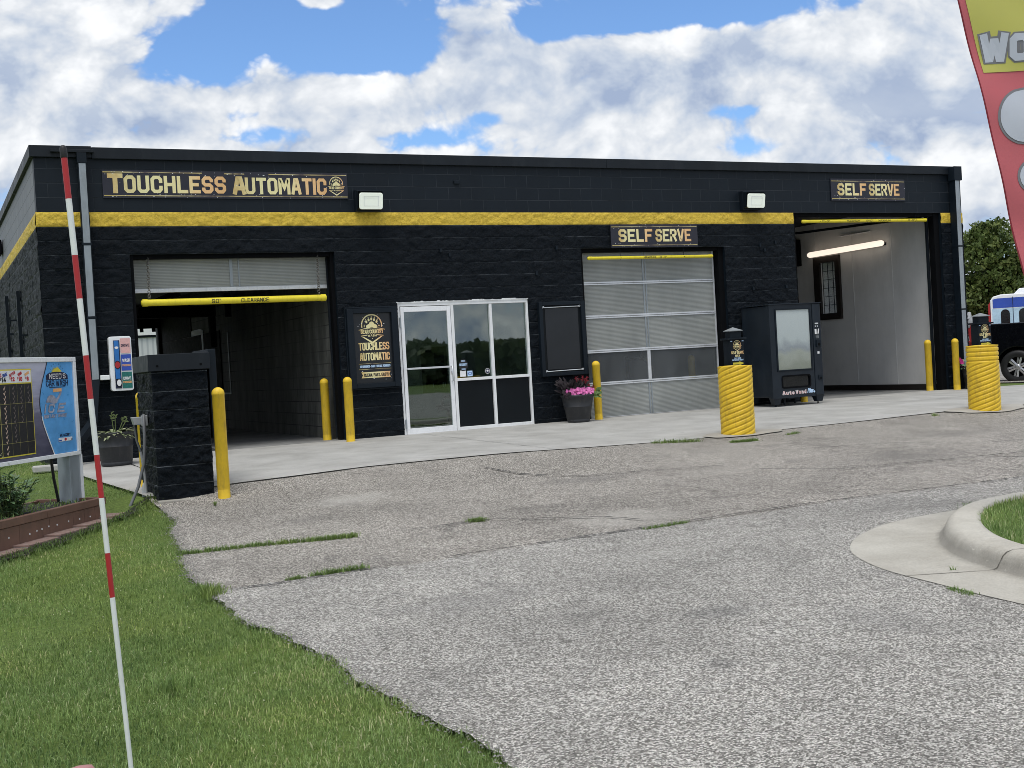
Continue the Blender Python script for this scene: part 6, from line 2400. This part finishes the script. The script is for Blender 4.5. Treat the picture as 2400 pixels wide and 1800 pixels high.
mb = MB()
text(mb, 'BETTER', -.05, -.015, .030, tilted(-1.162, 1.228, .35), .10, .24, -.0125)
text(mb, 'GOOD', -.035, -.015, .030, tilted(-1.035, 1.228, .35), .07, .24, -.0125)
text(mb, 'BEST', -.08, -.02, .036, tilted(-1.335, 1.225, .25), .075, .26, -.0125)
mb.build('lettering', 'ink_red', mbd)
mb = MB().flat([(-.04, -.012), (.04, -.012), (.04, .014), (-.04, .014)], tilted(-.912, 1.228, .35), -.0125)
mb.build('patch', 'ink_orange', mbd)
mb = MB()
text(mb, 'VALUE', .0, -.03, .034, tilted(-1.325, 1.225, .25), .075, .26, -.0122)
mb.build('lettering', 'ink_blue', mbd)
paint('ink_check', (.62, .46, .36), .5, var=.3, scale=10)
paint('ink_check_dim', (.15, .125, .115), .5, var=.4, scale=10)
rows = [1.092, 1.046, .999, .957, .906, .862, .816, .772, .720, .676, .632, .585, .523, .475]
mb, m2 = MB(), MB()
for ci, n_ in ((0, 14), (1, 12), (2, 8), (3, 4)):
    xm = (cols[ci]+cols[ci+1])/2
    for z in rows[:n_]:
        stroke(mb if ci == 0 else m2, [(xm-.013, z), (xm-.004, z-.014), (xm+.016, z+.018)], False, .0045, BF, -.0122)
mb.build('check_mark', 'ink_check', mbd)
m2.build('check_mark', 'ink_check_dim', mbd)
# posts
for a in (-.115, LF+.12):
    g0 = T(*(SO+SX*a).xy)
    MB().prism([(a-.10, g0-.1), (a+.10, g0-.1), (a+.10, .361), (a-.10, .361)], BF, -.16, -.02).build('post', 'grey_metal', mbd, .004)
    MB().prism([(a+.1005, g0-.1), (a+.125, g0-.1), (a+.125, .361), (a+.1005, .361)], BF, -.10, -.0).build('post_edge', 'white_gloss', mbd)
mb = MB().tube([BF(-.40, .40, -.12), BF(-.35, .15, -.13), BF(-.22, -.22, -.15)], .016, 8)
mb.build('cable', 'black_rubber', mbd)

# brown planter box and pavers
pl = thing('planter', tuple(SO+SX*(-1.4)+Vector((0, 0, -.37))), 'brown board planter bed under the menu board', 'planter')
F0, B0 = .245, -.52       # front and rear faces relative to the board
ZT, ZM, ZB = -.092, -.168, -.40
PR = -.03
joints = [-2.95, -2.30, -1.62, -1.107, -.672, -.455, -.245, PR]
mb = MB()
for a, b in zip(joints[:-1], joints[1:]):
    mb.prism([(a+.002, ZB), (b-.002, ZB), (b-.002, ZM-.002), (a+.002, ZM-.002)], BF, F0-.035, F0)
bd = mb.build('board', 'planter_brown', pl, .004)
mb = MB()
for a, b in ((-2.95, -2.0), (-1.997, -1.153), (-1.150, PR+.005)):
    mb.prism([(a, ZM+.001), (b, ZM+.001), (b, ZT), (a, ZT)], BF, F0-.05, F0+.012)
mb.build('top_rail', 'planter_brown', pl, .006)
mb = MB()
for a, b, z0_, z1_ in ((-2.95, -2.9, ZB, ZT), (PR-.04, PR, ZB, ZT)):
    mb.prism([(a, z0_), (b, z0_), (b, z1_), (a, z1_)], BF, B0, F0-.052)
mb.prism([(-2.9, ZB), (PR-.041, ZB), (PR-.041, ZT-.01), (-2.9, ZT-.01)], BF, B0, B0+.04)
mb.build('side_board', 'planter_brown', pl, .004)
mb = MB()
for s, z in ((-1.46, -.275), (-1.34, -.262), (-1.25, -.258), (-1.13, -.25), (-.98, -.255), (-.77, -.25), (-.56, -.255), (-.35, -.258), (-.14, -.262), (-.07, -.128), (-2.1, -.26), (-1.8, -.26)):
    c = Vector(BF(s, z, F0+.002))
    mb.obox(c, SX, SN, (0, 0, 1), .007, .004, .007)
mb.build('screw', 'ink_white', pl)
mb = MB()
n_ = 30
for j in range(5):
    for i in range(n_+1):
        a = -2.9+(2.86)*i/n_
        d = B0+.04+(F0-.05-B0-.04)*j/4
        mb.v.append(BF(a, ZT-.035+.02*math.sin(i*1.7+j*2.3), d))
mb.f = [(j*(n_+1)+i, j*(n_+1)+i+1, (j+1)*(n_+1)+i+1, (j+1)*(n_+1)+i) for j in range(4) for i in range(n_)]
mb.sm = [True]*len(mb.f)
mb.build('soil', 'mulch', pl)
pvg = 'paving slabs edging the planter'
# edging course of flat pavers: one slab each
ps = [-2.95, -2.35, -1.75, -1.22, -.70, -.18, .34, .83]
for i, (a, b) in enumerate(zip(ps[:-1], ps[1:])):
    c = SO+SX*((a+b)/2)+SN*(F0+.09)
    w2 = .26 if b < .3 else .28
    zt = -.288+.036*(a+b)/2
    mb = MB().prism([(a+.004, zt-.016), (b-.004, zt-.016), (b-.004, zt), (a+.004, zt)], BF, F0-.02 if b < 0 else F0-.18, F0+.17)
    o = mb.single('paver', 'paver_brown', (c.x, c.y, zt), ['reddish paver at the outer left of the planter edging', 'reddish paver under the left of the planter', 'reddish paver under the planter\'s first board joint', 'reddish paver in front of the planter\'s wide board', 'reddish paver in front of the planter\'s narrow boards', 'reddish paver at the planter\'s corner below the white post', 'reddish paver running out into the lawn past the planter'][i], 'paver', pvg)
    mb = MB().prism([(a+.004, zt-.08), (b-.004, zt-.08), (b-.004, zt-.017), (a+.004, zt-.017)], BF, F0+.0, F0+.155)
    mb.build('edge', 'paver_pale', o, .004)
# mulch strip with dark clippings before the pavers
mb = MB()
V_ = []
for i in range(41):
    a = -2.9+3.95*i/40
    for d in (F0+.165, F0+.165+.16*(.55+.35*math.sin(i*.9)+.2*math.sin(i*2.3))*max(.15, 1-max(0, a)/1.1)):
        p = BF(a, 0, d)
        V_.append((p[0], p[1], T(p[0], p[1])+.006))
mb.add(V_, [(2*i, 2*i+1, 2*i+3, 2*i+2) for i in range(40)], True)
o = mb.build('mulch_strip', 'mulch')
o['kind'] = 'structure'
gq = np.random.default_rng(55)
q = []
for _ in range(1500):
    a = -2.8+3.85*gq.random()
    p = BF(a, 0, F0+.17+.24*gq.random()**1.5)
    q.append((p[0], p[1], T(p[0], p[1])-.005))
V_, F_, sh_ = blades(np.array(q), .03, .085, .007, 56, 1.1)
o = np_mesh('bed_clippings', V_, F_, 'grass_blade', False, {'shade': sh_*.35})
setp(o, kind='stuff')

# the flowering plant in the bed
plant = thing('sedum_plant', BF(-1.24, ZT-.03, -.10), 'leafy green plant with pale flower heads in the brown planter', 'plant')
g = random.Random(12)
lf, fl, stm = MB(), MB(), MB()
for k in range(30):
    a = g.uniform(0, 6.28)
    sp = g.uniform(0, .22)
    main = k < 2
    base = Vector(BF(-1.24+.10*math.cos(a)*sp/.22, ZT-.03, -.10+.09*math.sin(a)))
    H_ = .60-.05*k if main else g.uniform(.20, .40)
    tip = base+SX*(sp*math.cos(a)*1.1+(.05 if main else 0))+SN*(sp*.7*math.sin(a))+Vector((0, 0, H_))
    stm.tube([base, (base+tip)/2+Vector((0, 0, .02)), tip], [.008, .006, .004], 5)
    for j in range(30 if main else 18):
        t_ = g.uniform(.12, 1)
        p = base+(tip-base)*t_
        b_ = g.uniform(0, 6.28)
        leaf_quads(lf, p, (math.cos(b_), math.sin(b_), g.uniform(.1, .9)), g.uniform(.07, .12), g.uniform(.028, .048), (0, 0, 1), .3, 3)
    if main or k in (3, 5, 7):
        for j in range(70 if main else 26):
            v = Vector((g.gauss(0, .035 if main else .022), g.gauss(0, .035 if main else .022), g.gauss(0, .02)))
            leaf_quads(fl, tip+v, (g.uniform(-1, 1), g.uniform(-1, 1), 1), .018, .014, (0, -1, .3), 0, 1)
stm.build('stem', 'weed_green', plant)
lf.build('leaves', 'leaf_sedum', plant)
fl.build('flower_head', 'flower_cream', plant)
q = []
for _ in range(900):
    a = -2.85+2.75*gq.random()
    p = BF(a, 0, B0+.07+(F0-B0-.15)*gq.random())
    q.append((p[0], p[1], ZT-.045))
V_, F_, sh_ = blades(np.array(q), .03, .08, .012, 57, 1.0)
o = np_mesh('bed_ground_cover', V_, F_, 'grass_blade', False, {'shade': sh_*.6})
setp(o, kind='stuff')

# concrete splash block at the downspout
mb = MB().box(-.30, .10, -.58, -.40, -.06, .035)
mb.single('splash_block', 'concrete_pale', (-.1, -.49, -.06), 'pale concrete block on the grass at the black building corner', 'concrete block', None, .02)

# pink stone in the near lawn
g = random.Random(4)
mb = MB()
q = []
cx_, cy_ = -1.13, -13.22
zc = T(cx_, cy_)
for k in range(16):
    a = 2*math.pi*k/16
    s = 1+.12*math.sin(2*a+.6)+.07*math.sin(5*a)
    q.append((cx_+.062*s*math.cos(a), cy_+.048*s*math.sin(a)))
mb.add([(p[0], p[1], zc-.02) for p in q]+[(p[0], p[1], zc+.035) for p in q]+[(cx_+(p[0]-cx_)*.7, cy_+(p[1]-cy_)*.7, zc+.062) for p in q]+[(cx_, cy_, zc+.066)],
       [(i, (i+1) % 16, 16+(i+1) % 16, 16+i) for i in range(16)]+[(16+i, 16+(i+1) % 16, 32+(i+1) % 16, 32+i) for i in range(16)]+[(32+i, 32+(i+1) % 16, 48) for i in range(16)], True)
mb.single('stone', 'pink_stone', (cx_, cy_, zc), 'pink stone half sunk in the near lawn', 'stone')

# ------------------------------------------------------------------ striped pole
pp = thing('marker_pole', (-1.0, -13.775, -.53), 'thin red and white striped pole with a black cap, standing in the lawn', 'marker pole')
PT = Vector((-1.095, -13.684, 1.942))
PB = Vector((-1.005, -13.769, -.333))
pv = lambda v: PT+(PB-PT)*((v-340)/1460)
cuts = [369, 466, 598, 700, 833, 935, 1066, 1167, 1296, 1400, 1960]
for i, (a, b) in enumerate(zip(cuts[:-1], cuts[1:])):
    ra = .0112-(a-340)/1460*.0026
    rb_ = .0112-(b-340)/1460*.0026
    if i == len(cuts)-2:
        p1 = pv(b)
    MB().tube([pv(a), pv(b)], [ra, rb_], 14, False).build('stripe', 'red_paint' if i % 2 == 0 else 'pole_white', pp)
MB().tube([pv(340.5), pv(343), pv(348), pv(368), pv(370)], [.006, .0105, .0128, .0132, .012], 14).build('cap', 'black_rubber', pp)

# ------------------------------------------------------------------ feather flag
FD = Vector((.905, -.425, 0)).normalized()
FN = Vector((-.425, -.905, 0)).normalized()
FO = Vector((5.344, -11.745, 0))
FB = plane(FO, FD, FN)
rip = lambda s, z: .012*math.sin(z*5.3+s*4)+.008*math.sin(z*11+s*7+1)
ff = lambda s, z, d=0: FB(s, z, d+rip(s, z))
flag = thing('feather_flag', tuple(Vector(FB(.86, 0, 0))+Vector((0, 0, T(*FB(.86, 0, 0)[:2])))), 'tall red and yellow advertising feather flag with white circles', 'flag')
zs_ = [4.30-.05*i for i in range(62)]
eL = lambda z: float(np.interp(z, [1.20, 1.508, 2.135, 2.516, 2.947, 3.508, 3.8, 4.0, 4.15, 4.25, 4.30], [.45, .375, .265, .195, .118, 0, -.055, -.06, .03, .2, .40]))
eR = lambda z: .86 if z < 3.9 else .86-.25*((z-3.9)/.4)**2
mb = MB()
n_ = 12
for z in zs_:
    for i in range(n_+1):
        s = eL(z)+(eR(z)-eL(z))*i/n_
        mb.v.append(ff(s, z))
for j in range(len(zs_)-1):
    for i in range(n_):
        mb.f.append((j*(n_+1)+i, j*(n_+1)+i+1, (j+1)*(n_+1)+i+1, (j+1)*(n_+1)+i))
mb.sm = [True]*len(mb.f)
mb.build('cloth', 'flag_red', flag)
mb = MB()
for j in range(len(zs_)-1):
    za, zb = zs_[j], zs_[j+1]
    mb.add([ff(eL(za)-.002, za, .003), ff(eL(za)+.010, za, .003), ff(eL(zb)+.010, zb, .003), ff(eL(zb)-.002, zb, .003)], [(0, 1, 2, 3)])
mb.build('hem', 'flag_hem', flag)


def strip_fill(mb, za, zb, l, r, d, n=24, m=8):
    b = len(mb.v)
    for j in range(n+1):
        z = za+(zb-za)*j/n
        for i in range(m+1):
            s = l(z)+(r(z)-l(z))*i/m
            mb.v.append(ff(s, z, d))
    for j in range(n):
        for i in range(m):
            mb.f.append((b+j*(m+1)+i, b+j*(m+1)+i+1, b+(j+1)*(m+1)+i+1, b+(j+1)*(m+1)+i))
            mb.sm.append(True)


mb = MB()
strip_fill(mb, 2.972, 3.80, lambda z: eL(z)+.056, lambda z: min(.80, .80 if z < 3.2 else .80-.62*((z-3.2)/.6)**1.6), .004)
mb.build('panel', 'flag_yellow', flag)
for nm, mt, t_, d_ in (('lettering', 'flag_grey', .40, .006), ('lettering', 'flag_white', .27, .009)):
    mb = MB()
    e = .0 if mt == 'flag_white' else .012
    text(mb, 'W', .155-e, 3.045-e, .205+2*e, ff, .20+2*e, t_, d_, slant=0)
    text(mb, 'O', .362-e, 3.045-e, .195+2*e, ff, .155+2*e, t_, d_)
    text(mb, 'W', .535-e, 3.045-e, .205+2*e, ff, .20+2*e, t_, d_)
    mb.build(nm, mt, flag)
for c_, z_, r_ in ((.462, 2.64, .195), (.50, 2.20, .112), (.64, 1.75, .12)):
    mb = MB()
    strip_fill(mb, z_-r_-.018, z_+r_+.018, lambda z: c_-math.sqrt(max(0, (r_+.018)**2-(z-z_)**2)), lambda z: c_+math.sqrt(max(0, (r_+.018)**2-(z-z_)**2)), .004, 28)
    ring = mb.build('circle', 'flag_grey', flag)
    mb = MB()
    strip_fill(mb, z_-r_, z_+r_, lambda z: c_-math.sqrt(max(0, r_**2-(z-z_)**2)), lambda z: c_+math.sqrt(max(0, r_**2-(z-z_)**2)), .007, 28)
    mb.build('bubble', 'flag_white', ring)
pz = T(*FB(.88, 0, 0)[:2])
MB().tube([FB(.875, pz-.1, 0), FB(.875, 2.5, 0), FB(.87, 3.9, 0), FB(.80, 4.2, 0), FB(.62, 4.36, 0), FB(.40, 4.34, 0)], [.016, .014, .011, .009, .007, .005], 10).build('pole', 'black_trim', flag)
MB().lathe([(.16, 0), (.16, .012), (.03, .03), (.025, .16)], FB(.875, pz, 0), 20).build('base', 'black_trim', flag)

# ------------------------------------------------------------------ black pickup
hd = Vector((.49, -.87, 0)).normalized()
TO_ = Vector((22.14, 3.113, -.14))-hd*.98
sd = Vector((hd.y, -hd.x, 0))           # towards the camera
TR_ = lambda a, z, d=0: tuple(TO_+hd*a+Vector((0, 0, z))+sd*d)
tk = thing('pickup_truck', tuple(TO_+hd*2.9-sd*.95), 'black pickup truck parked beyond the barrel with rings', 'pickup truck')
side = [(0.02, .62), (0.0, 1.05), (.03, 1.43), (.08, 1.475), (1.95, 1.475), (1.97, 1.46), (2.02, 1.50), (2.30, 1.86), (2.48, 1.92), (3.5, 1.94), (3.75, 1.88), (4.32, 1.40), (5.5, 1.30), (5.72, 1.18), (5.78, .95), (5.76, .55)]
wh = [.98, 4.60]
low = []
for c_ in wh[::-1]:
    low += [(c_+.50*math.cos(a), .40+.50*math.sin(a)) for a in [math.pi*k/12 for k in range(13)] if .40+.50*math.sin(a) > .42]
prof = side[::-1]+[(0.02, .45)]
outline = [(0.02, .45)]+low[::-1]+[(5.76, .45)]+side[::-1]
# remove duplicate vertical step
mb = MB().prism(outline, lambda s, z, d: TR_(s, z, -d), .0, 1.92)
mb.build('body', 'truck_black', tk, .03, 3)
mb = MB()
mb.prism([(.12, 1.38), (1.9, 1.38), (1.9, 1.480), (.12, 1.480)], lambda s, z, d: TR_(s, z, -d), .12, 1.8)
mb.build('bed_rail', 'black_rubber', tk)
mb = MB()
for p in ([(2.20, 1.50), (2.50, 1.85), (3.05, 1.87), (3.05, 1.50)], [(3.12, 1.50), (3.12, 1.87), (3.6, 1.86), (4.12, 1.46), (4.1, 1.44)]):
    mb.flat(p, lambda s, z, d: TR_(s, z, d), .004)
mb.build('window', 'glass_dark', tk)
mb = MB()
for c_ in wh:
    mb.prism([(c_-.47, .43), (c_+.47, .43), (c_+.47, .86), (c_-.47, .86)], lambda s, z, d: TR_(s, z, -d), .30, 1.60)
mb.build('wheel_well', 'black_matte', tk)
mb = MB().prism([(-.16, .50), (.10, .50), (.10, .72), (-.16, .72)], lambda s, z, d: TR_(s, z, -d), .02, 1.9)
mb.build('bumper', 'truck_black', tk, .03)
mb = MB().prism([(-.004, .98), (.10, .98), (.10, 1.36), (-.004, 1.36)], lambda s, z, d: TR_(s, z, -d), -.004, .16)
mb.build('taillight', 'tail_red', tk, .01)
mb = MB()
for c_ in (2.95, 3.95):
    mb.prism([(c_, 1.28), (c_+.2, 1.28), (c_+.2, 1.32), (c_, 1.32)], lambda s, z, d: TR_(s, z, d), .0, .03)
mb.build('door_handle', 'chrome', tk, .006)
for c_ in wh:
    for dd, s_ in ((-.02, 1), (-1.62, -1)):
        w = MB()
        ax_ = sd
        seg = 40
        pr = [(.24, -.0), (.30, .012), (.37, .010), (.405, -.03), (.415, -.10), (.415, -.18), (.40, -.24), (.33, -.27), (.2, -.27)]
        vs = []
        cc = Vector(TR_(c_, .415, dd))
        for r_, o_ in pr:
            for k in range(seg):
                a = 2*math.pi*k/seg
                vs.append(cc+hd*(r_*math.cos(a))+Vector((0, 0, 1))*(r_*math.sin(a))+sd*(o_))
        w.add(vs, [(i*seg+k, i*seg+(k+1) % seg, (i+1)*seg+(k+1) % seg, (i+1)*seg+k) for i in range(len(pr)-1) for k in range(seg)], True)
        wo = w.build('wheel', 'black_rubber', tk)
        wo['label'] = 'black tyre with a bright six-spoke rim'
        rm = MB()
        vs = []
        pr = [(.265, -.005), (.258, -.04), (.245, -.12), (.05, -.13)]
        for r_, o_ in pr:
            for k in range(seg):
                a = 2*math.pi*k/seg
                vs.append(cc+hd*(r_*math.cos(a))+Vector((0, 0, 1))*(r_*math.sin(a))+sd*(o_))
        rm.add(vs[:2*seg], [(k, (k+1) % seg, seg+(k+1) % seg, seg+k) for k in range(seg)], True)
        for k in range(6):
            a = 2*math.pi*k/6+.3
            d1_ = hd*math.cos(a)+Vector((0, 0, 1))*math.sin(a)
            d2_ = -hd*math.sin(a)+Vector((0, 0, 1))*math.cos(a)
            for s2 in (-1, 1):
                q = [cc+d1_*.04+d2_*(.002*s2)+sd*(-.008), cc+d1_*.262+d2_*(.012*s2)+sd*(-.010), cc+d1_*.256+d2_*(.062*s2)+sd*(-.022), cc+d1_*.06+d2_*(.042*s2)+sd*(-.018)]
                rm.add(q, [(0, 1, 2, 3)])
        rm.tube([cc+sd*(-.03), cc+sd*(-.004), cc+sd*(.004)], [.065, .06, .03], 20)
        rm.build('rim', 'wheel_metal', wo)
        dk = MB()
        dk.add(vs[2*seg:], [(k, (k+1) % seg, seg+(k+1) % seg, seg+k) for k in range(seg)], True)
        dk.build('brake', 'black_matte', wo)

# ------------------------------------------------------------------ boxy white and blue van behind it
VO = Vector((42.25, 22.72, -.14))
vf = Vector((.735, .678, 0)).normalized()
vr = Vector((.678, -.735, 0)).normalized()
VB = lambda a, z, d=0: tuple(VO+vr*a+Vector((0, 0, z))-vf*d)
van = thing('box_van', tuple(VO+vr*1.15+vf*2.5), 'boxy white and blue van with arched rear windows, parked behind the black pickup', 'van')
rp = [(0, .55), (2.3, .55), (2.3, 2.78), (2.2, 2.95), (1.9, 3.03), (.45, 3.03), (.12, 2.95), (0, 2.78)]
MB().prism(rp, VB, -5.2, 0).build('body', 'white_gloss', van, .04)
MB().prism([(-.10, .6), (-.012, .6), (-.012, 2.72), (-.10, 2.6)], VB, -5.0, -.12).build('side_stripe', 'red_paint', van)
MB().flat([(.10, 2.42), (1.78, 2.42), (1.78, 2.86), (.30, 2.86), (.10, 2.82)], VB, .008).build('band', 'panel_blue', van)
MB().flat([(1.83, 2.42), (2.28, 2.42), (2.28, 2.95), (1.83, 2.90)], VB, .008).build('band', 'panel_blue', van)
mb = MB()
text(mb, 'A', 1.90, 2.50, .32, VB, .30, .2, .014, slant=.2)
mb.build('lettering', 'ink_white', van)
MB().flat([(.06, .75), (1.80, .75), (1.80, 2.39), (.06, 2.39)], VB, .006).build('panel', 'sky_wrap', van)
for x in (.42, 1.18):
    q = [(x, 1.62), (x+.38, 1.62), (x+.38, 2.16)]+[(x+.19+.19*math.cos(a), 2.16+.19*math.sin(a)) for a in [math.pi*k/8 for k in range(1, 8)]]+[(x, 2.16)]
    MB().flat(q, VB, .012).build('window', 'glass_dark', van)
mb = MB()
mb.flat([(.93, .75), (.955, .75), (.955, 2.9), (.93, 2.9)], VB, .016)
mb.build('door_seam', 'ink_navy', van)
MB().prism([(1.0, 3.032), (2.25, 3.032), (2.1, 3.28), (1.25, 3.28)], VB, -2.2, -.6).build('roof_unit', 'white_gloss', van, .03)
for a in (.2, 1.75):
    for d in (-.8, -4.2):
        c = Vector(VB(a, .4, d))
        mb = MB().tube([c, c+vr*.3], .40, 24)
        mb.build('wheel', 'black_rubber', van)

# red vacuum station seen between building and post
rs = thing('vacuum_station', (24.6, 6.75, -.14), 'red vacuum station with a chrome top behind the second arrow post', 'vacuum station')
MB().box(24.46, 24.78, 6.6, 6.9, -.14, .95).build('cabinet', 'red_paint', rs, .02)
mb = MB().prism([(24.36, .9), (24.56, .9), (24.60, 1.30), (24.44, 1.55), (24.34, 1.42)], lambda a, z, d: (a, 6.75-d, z), -.12, .12)
mb.build('hood', 'red_paint', rs, .02)
mb = MB().lathe([(.10, 0), (.13, .05), (.13, .22), (.06, .33), (.05, .42), (.02, .44)], (24.42, 6.75, 1.30), 16)
mb.tube([(24.15, 6.7, 1.52), (24.42, 6.7, 1.58), (24.65, 6.7, 1.50)], .03, 8)
mb.tube([(24.42, 6.75, .95), (24.42, 6.75, 1.32)], .07, 10)
mb.build('canister', 'box_grey', rs)

# white metal building behind the tunnel
wb = thing('white_shed', (4, 29.5, -.05), 'white ribbed metal shed seen through the far end of the left bay', 'shed')
MB().box(-6, 13, 28, 31, -.1, 2.76).build('wall', 'white_siding', wb)
MB().box(-6, 13, 27.95, 31, 2.762, 2.84).build('gutter', 'black_trim', wb)
MB().box(-6.1, 13.1, 27.9, 31.1, 2.842, 3.5).build('fascia', 'white_paint', wb)

# ------------------------------------------------------------------ trees
def tree(name, base, H_, lobes, label, leafmat, n, size, seed, group=None, trunk=.28):
    g = np.random.default_rng(seed)
    gr = random.Random(seed)
    bx, by, bz = base
    t = thing(name, base, label, 'tree', group)
    mb = MB()
    zt = H_*.45
    mb.tube([(bx, by, bz-.2), (bx+.05, by, bz+zt*.4), (bx-.05, by+.05, bz+zt), (bx, by, bz+H_*.8)], [trunk*1.3, trunk, trunk*.7, trunk*.2], 10)
    for (lx, ly, lz, rx, rz) in lobes:
        mb.tube([(bx, by, bz+zt*gr.uniform(.5, .95)), (bx+lx*.5, by+ly*.5, bz+(lz+zt*.8)/2), (bx+lx, by+ly, bz+lz)], [trunk*.4, trunk*.25, .03], 6)
    mb.build('trunk', 'bark', t)
    cl = []
    tot = sum(r[3]**2*r[4] for r in lobes)
    for (lx, ly, lz, rx, rz) in lobes:
        k = int(n*.05*rx*rx*rz/tot)+6
        d = g.normal(size=(k, 3))
        d /= np.linalg.norm(d, axis=1)[:, None]
        rr = (.45+.60*g.random(k)**.6)[:, None]
        c = np.array([bx+lx, by+ly, bz+lz])+d*rr*np.array([rx, rx, rz])
        cl.append(c)
    cl = np.concatenate(cl)
    m = len(cl)
    per = max(4, n//m)
    csh = g.normal(.46, .17, m)
    P = np.repeat(cl, per, 0)+g.normal(size=(m*per, 3))*np.array([.32, .32, .24])*size*2.1
    sh = np.clip(np.repeat(csh, per)+g.normal(0, .13, m*per), 0, 1)
    N_ = len(P)
    a = g.normal(size=(N_, 3))
    a /= np.linalg.norm(a, axis=1)[:, None]
    b = np.cross(a, g.normal(size=(N_, 3)))
    b /= np.linalg.norm(b, axis=1)[:, None]
    s = size*(.55+.8*g.random(N_))[:, None]
    V = np.stack([P-a*s*.5, P+b*s*.33, P+a*s*.6, P-b*s*.33], 1).reshape(-1, 3)
    F = np.arange(N_*4).reshape(-1, 4)
    np_mesh('crown', V, F, leafmat, False, {'shade': np.repeat(sh, 4)}, t)
    return t


tree('maple_tree', (46.2, 25.6, -.2), 7.2, [(-1.3, .6, 4.6, 1.7, 1.7), (.0, 0, 5.4, 1.5, 1.45), (-1.7, .8, 2.9, 1.5, 1.4), (1.2, -.5, 3.9, 1.6, 1.4), (.2, -.3, 2.9, 1.8, 1.3), (-.9, .4, 5.9, .8, .9)],
     'tall maple with a rounded crown rising right behind the building corner', 'leaf_maple', 26000, .19, 61)
tree('maple_tree', (49.8, 24.2, -.2), 5.8, [(-.6, 0, 4.2, 1.5, 1.2), (.9, -.4, 3.5, 1.6, 1.3), (-1.0, .2, 2.9, 1.5, 1.2), (.3, 0, 4.7, .9, .8)],
     'lower maple growing beside the flag\'s edge, behind the white and blue van', 'leaf_maple', 19000, .19, 62)
tree('dark_tree', (44.6, 30.2, -.2), 4.6, [(-1.5, 0, 2.0, 1.7, 1.7), (.8, 0, 2.2, 1.9, 1.8), (2.8, 0, 1.7, 1.7, 1.5), (4.8, -.4, 1.8, 1.8, 1.6), (6.5, -.6, 1.7, 1.6, 1.5)],
     'dark leafy thicket low down behind the maples', 'leaf_dark', 16000, .24, 63)

# far wood across the street, behind the photographer: it shows in the window panes
g = np.random.default_rng(71)
N_ = 24000
az = g.uniform(R(-62), R(55), N_)
prof_ = 5.2+2.2*vnoise(az*14+20, az*0+3.3, 5, 4)*1.6-1.0+1.5*(vnoise(az*5+9, az*0+1.7, 8, 2)-.5)
dist_ = 92+14*g.random(N_)
zz_ = g.random(N_)**.8*prof_*.62
P = np.stack([6+dist_*np.sin(az), -18-dist_*np.cos(az)*1.0, zz_-.7], 1)
a = g.normal(size=(N_, 3))
a /= np.linalg.norm(a, axis=1)[:, None]
b = np.cross(a, g.normal(size=(N_, 3)))
b /= np.linalg.norm(b, axis=1)[:, None]
s = (1.0+1.2*g.random(N_))[:, None]
V = np.stack([P-a*s*.5, P+b*s*.4, P+a*s*.5, P-b*s*.4], 1).reshape(-1, 3)
o = np_mesh('far_wood', V, np.arange(N_*4).reshape(-1, 4), 'leaf_dark', False, {'shade': np.repeat(np.clip(g.normal(.4, .2, N_), 0, 1), 4)})
setp(o, kind='stuff')
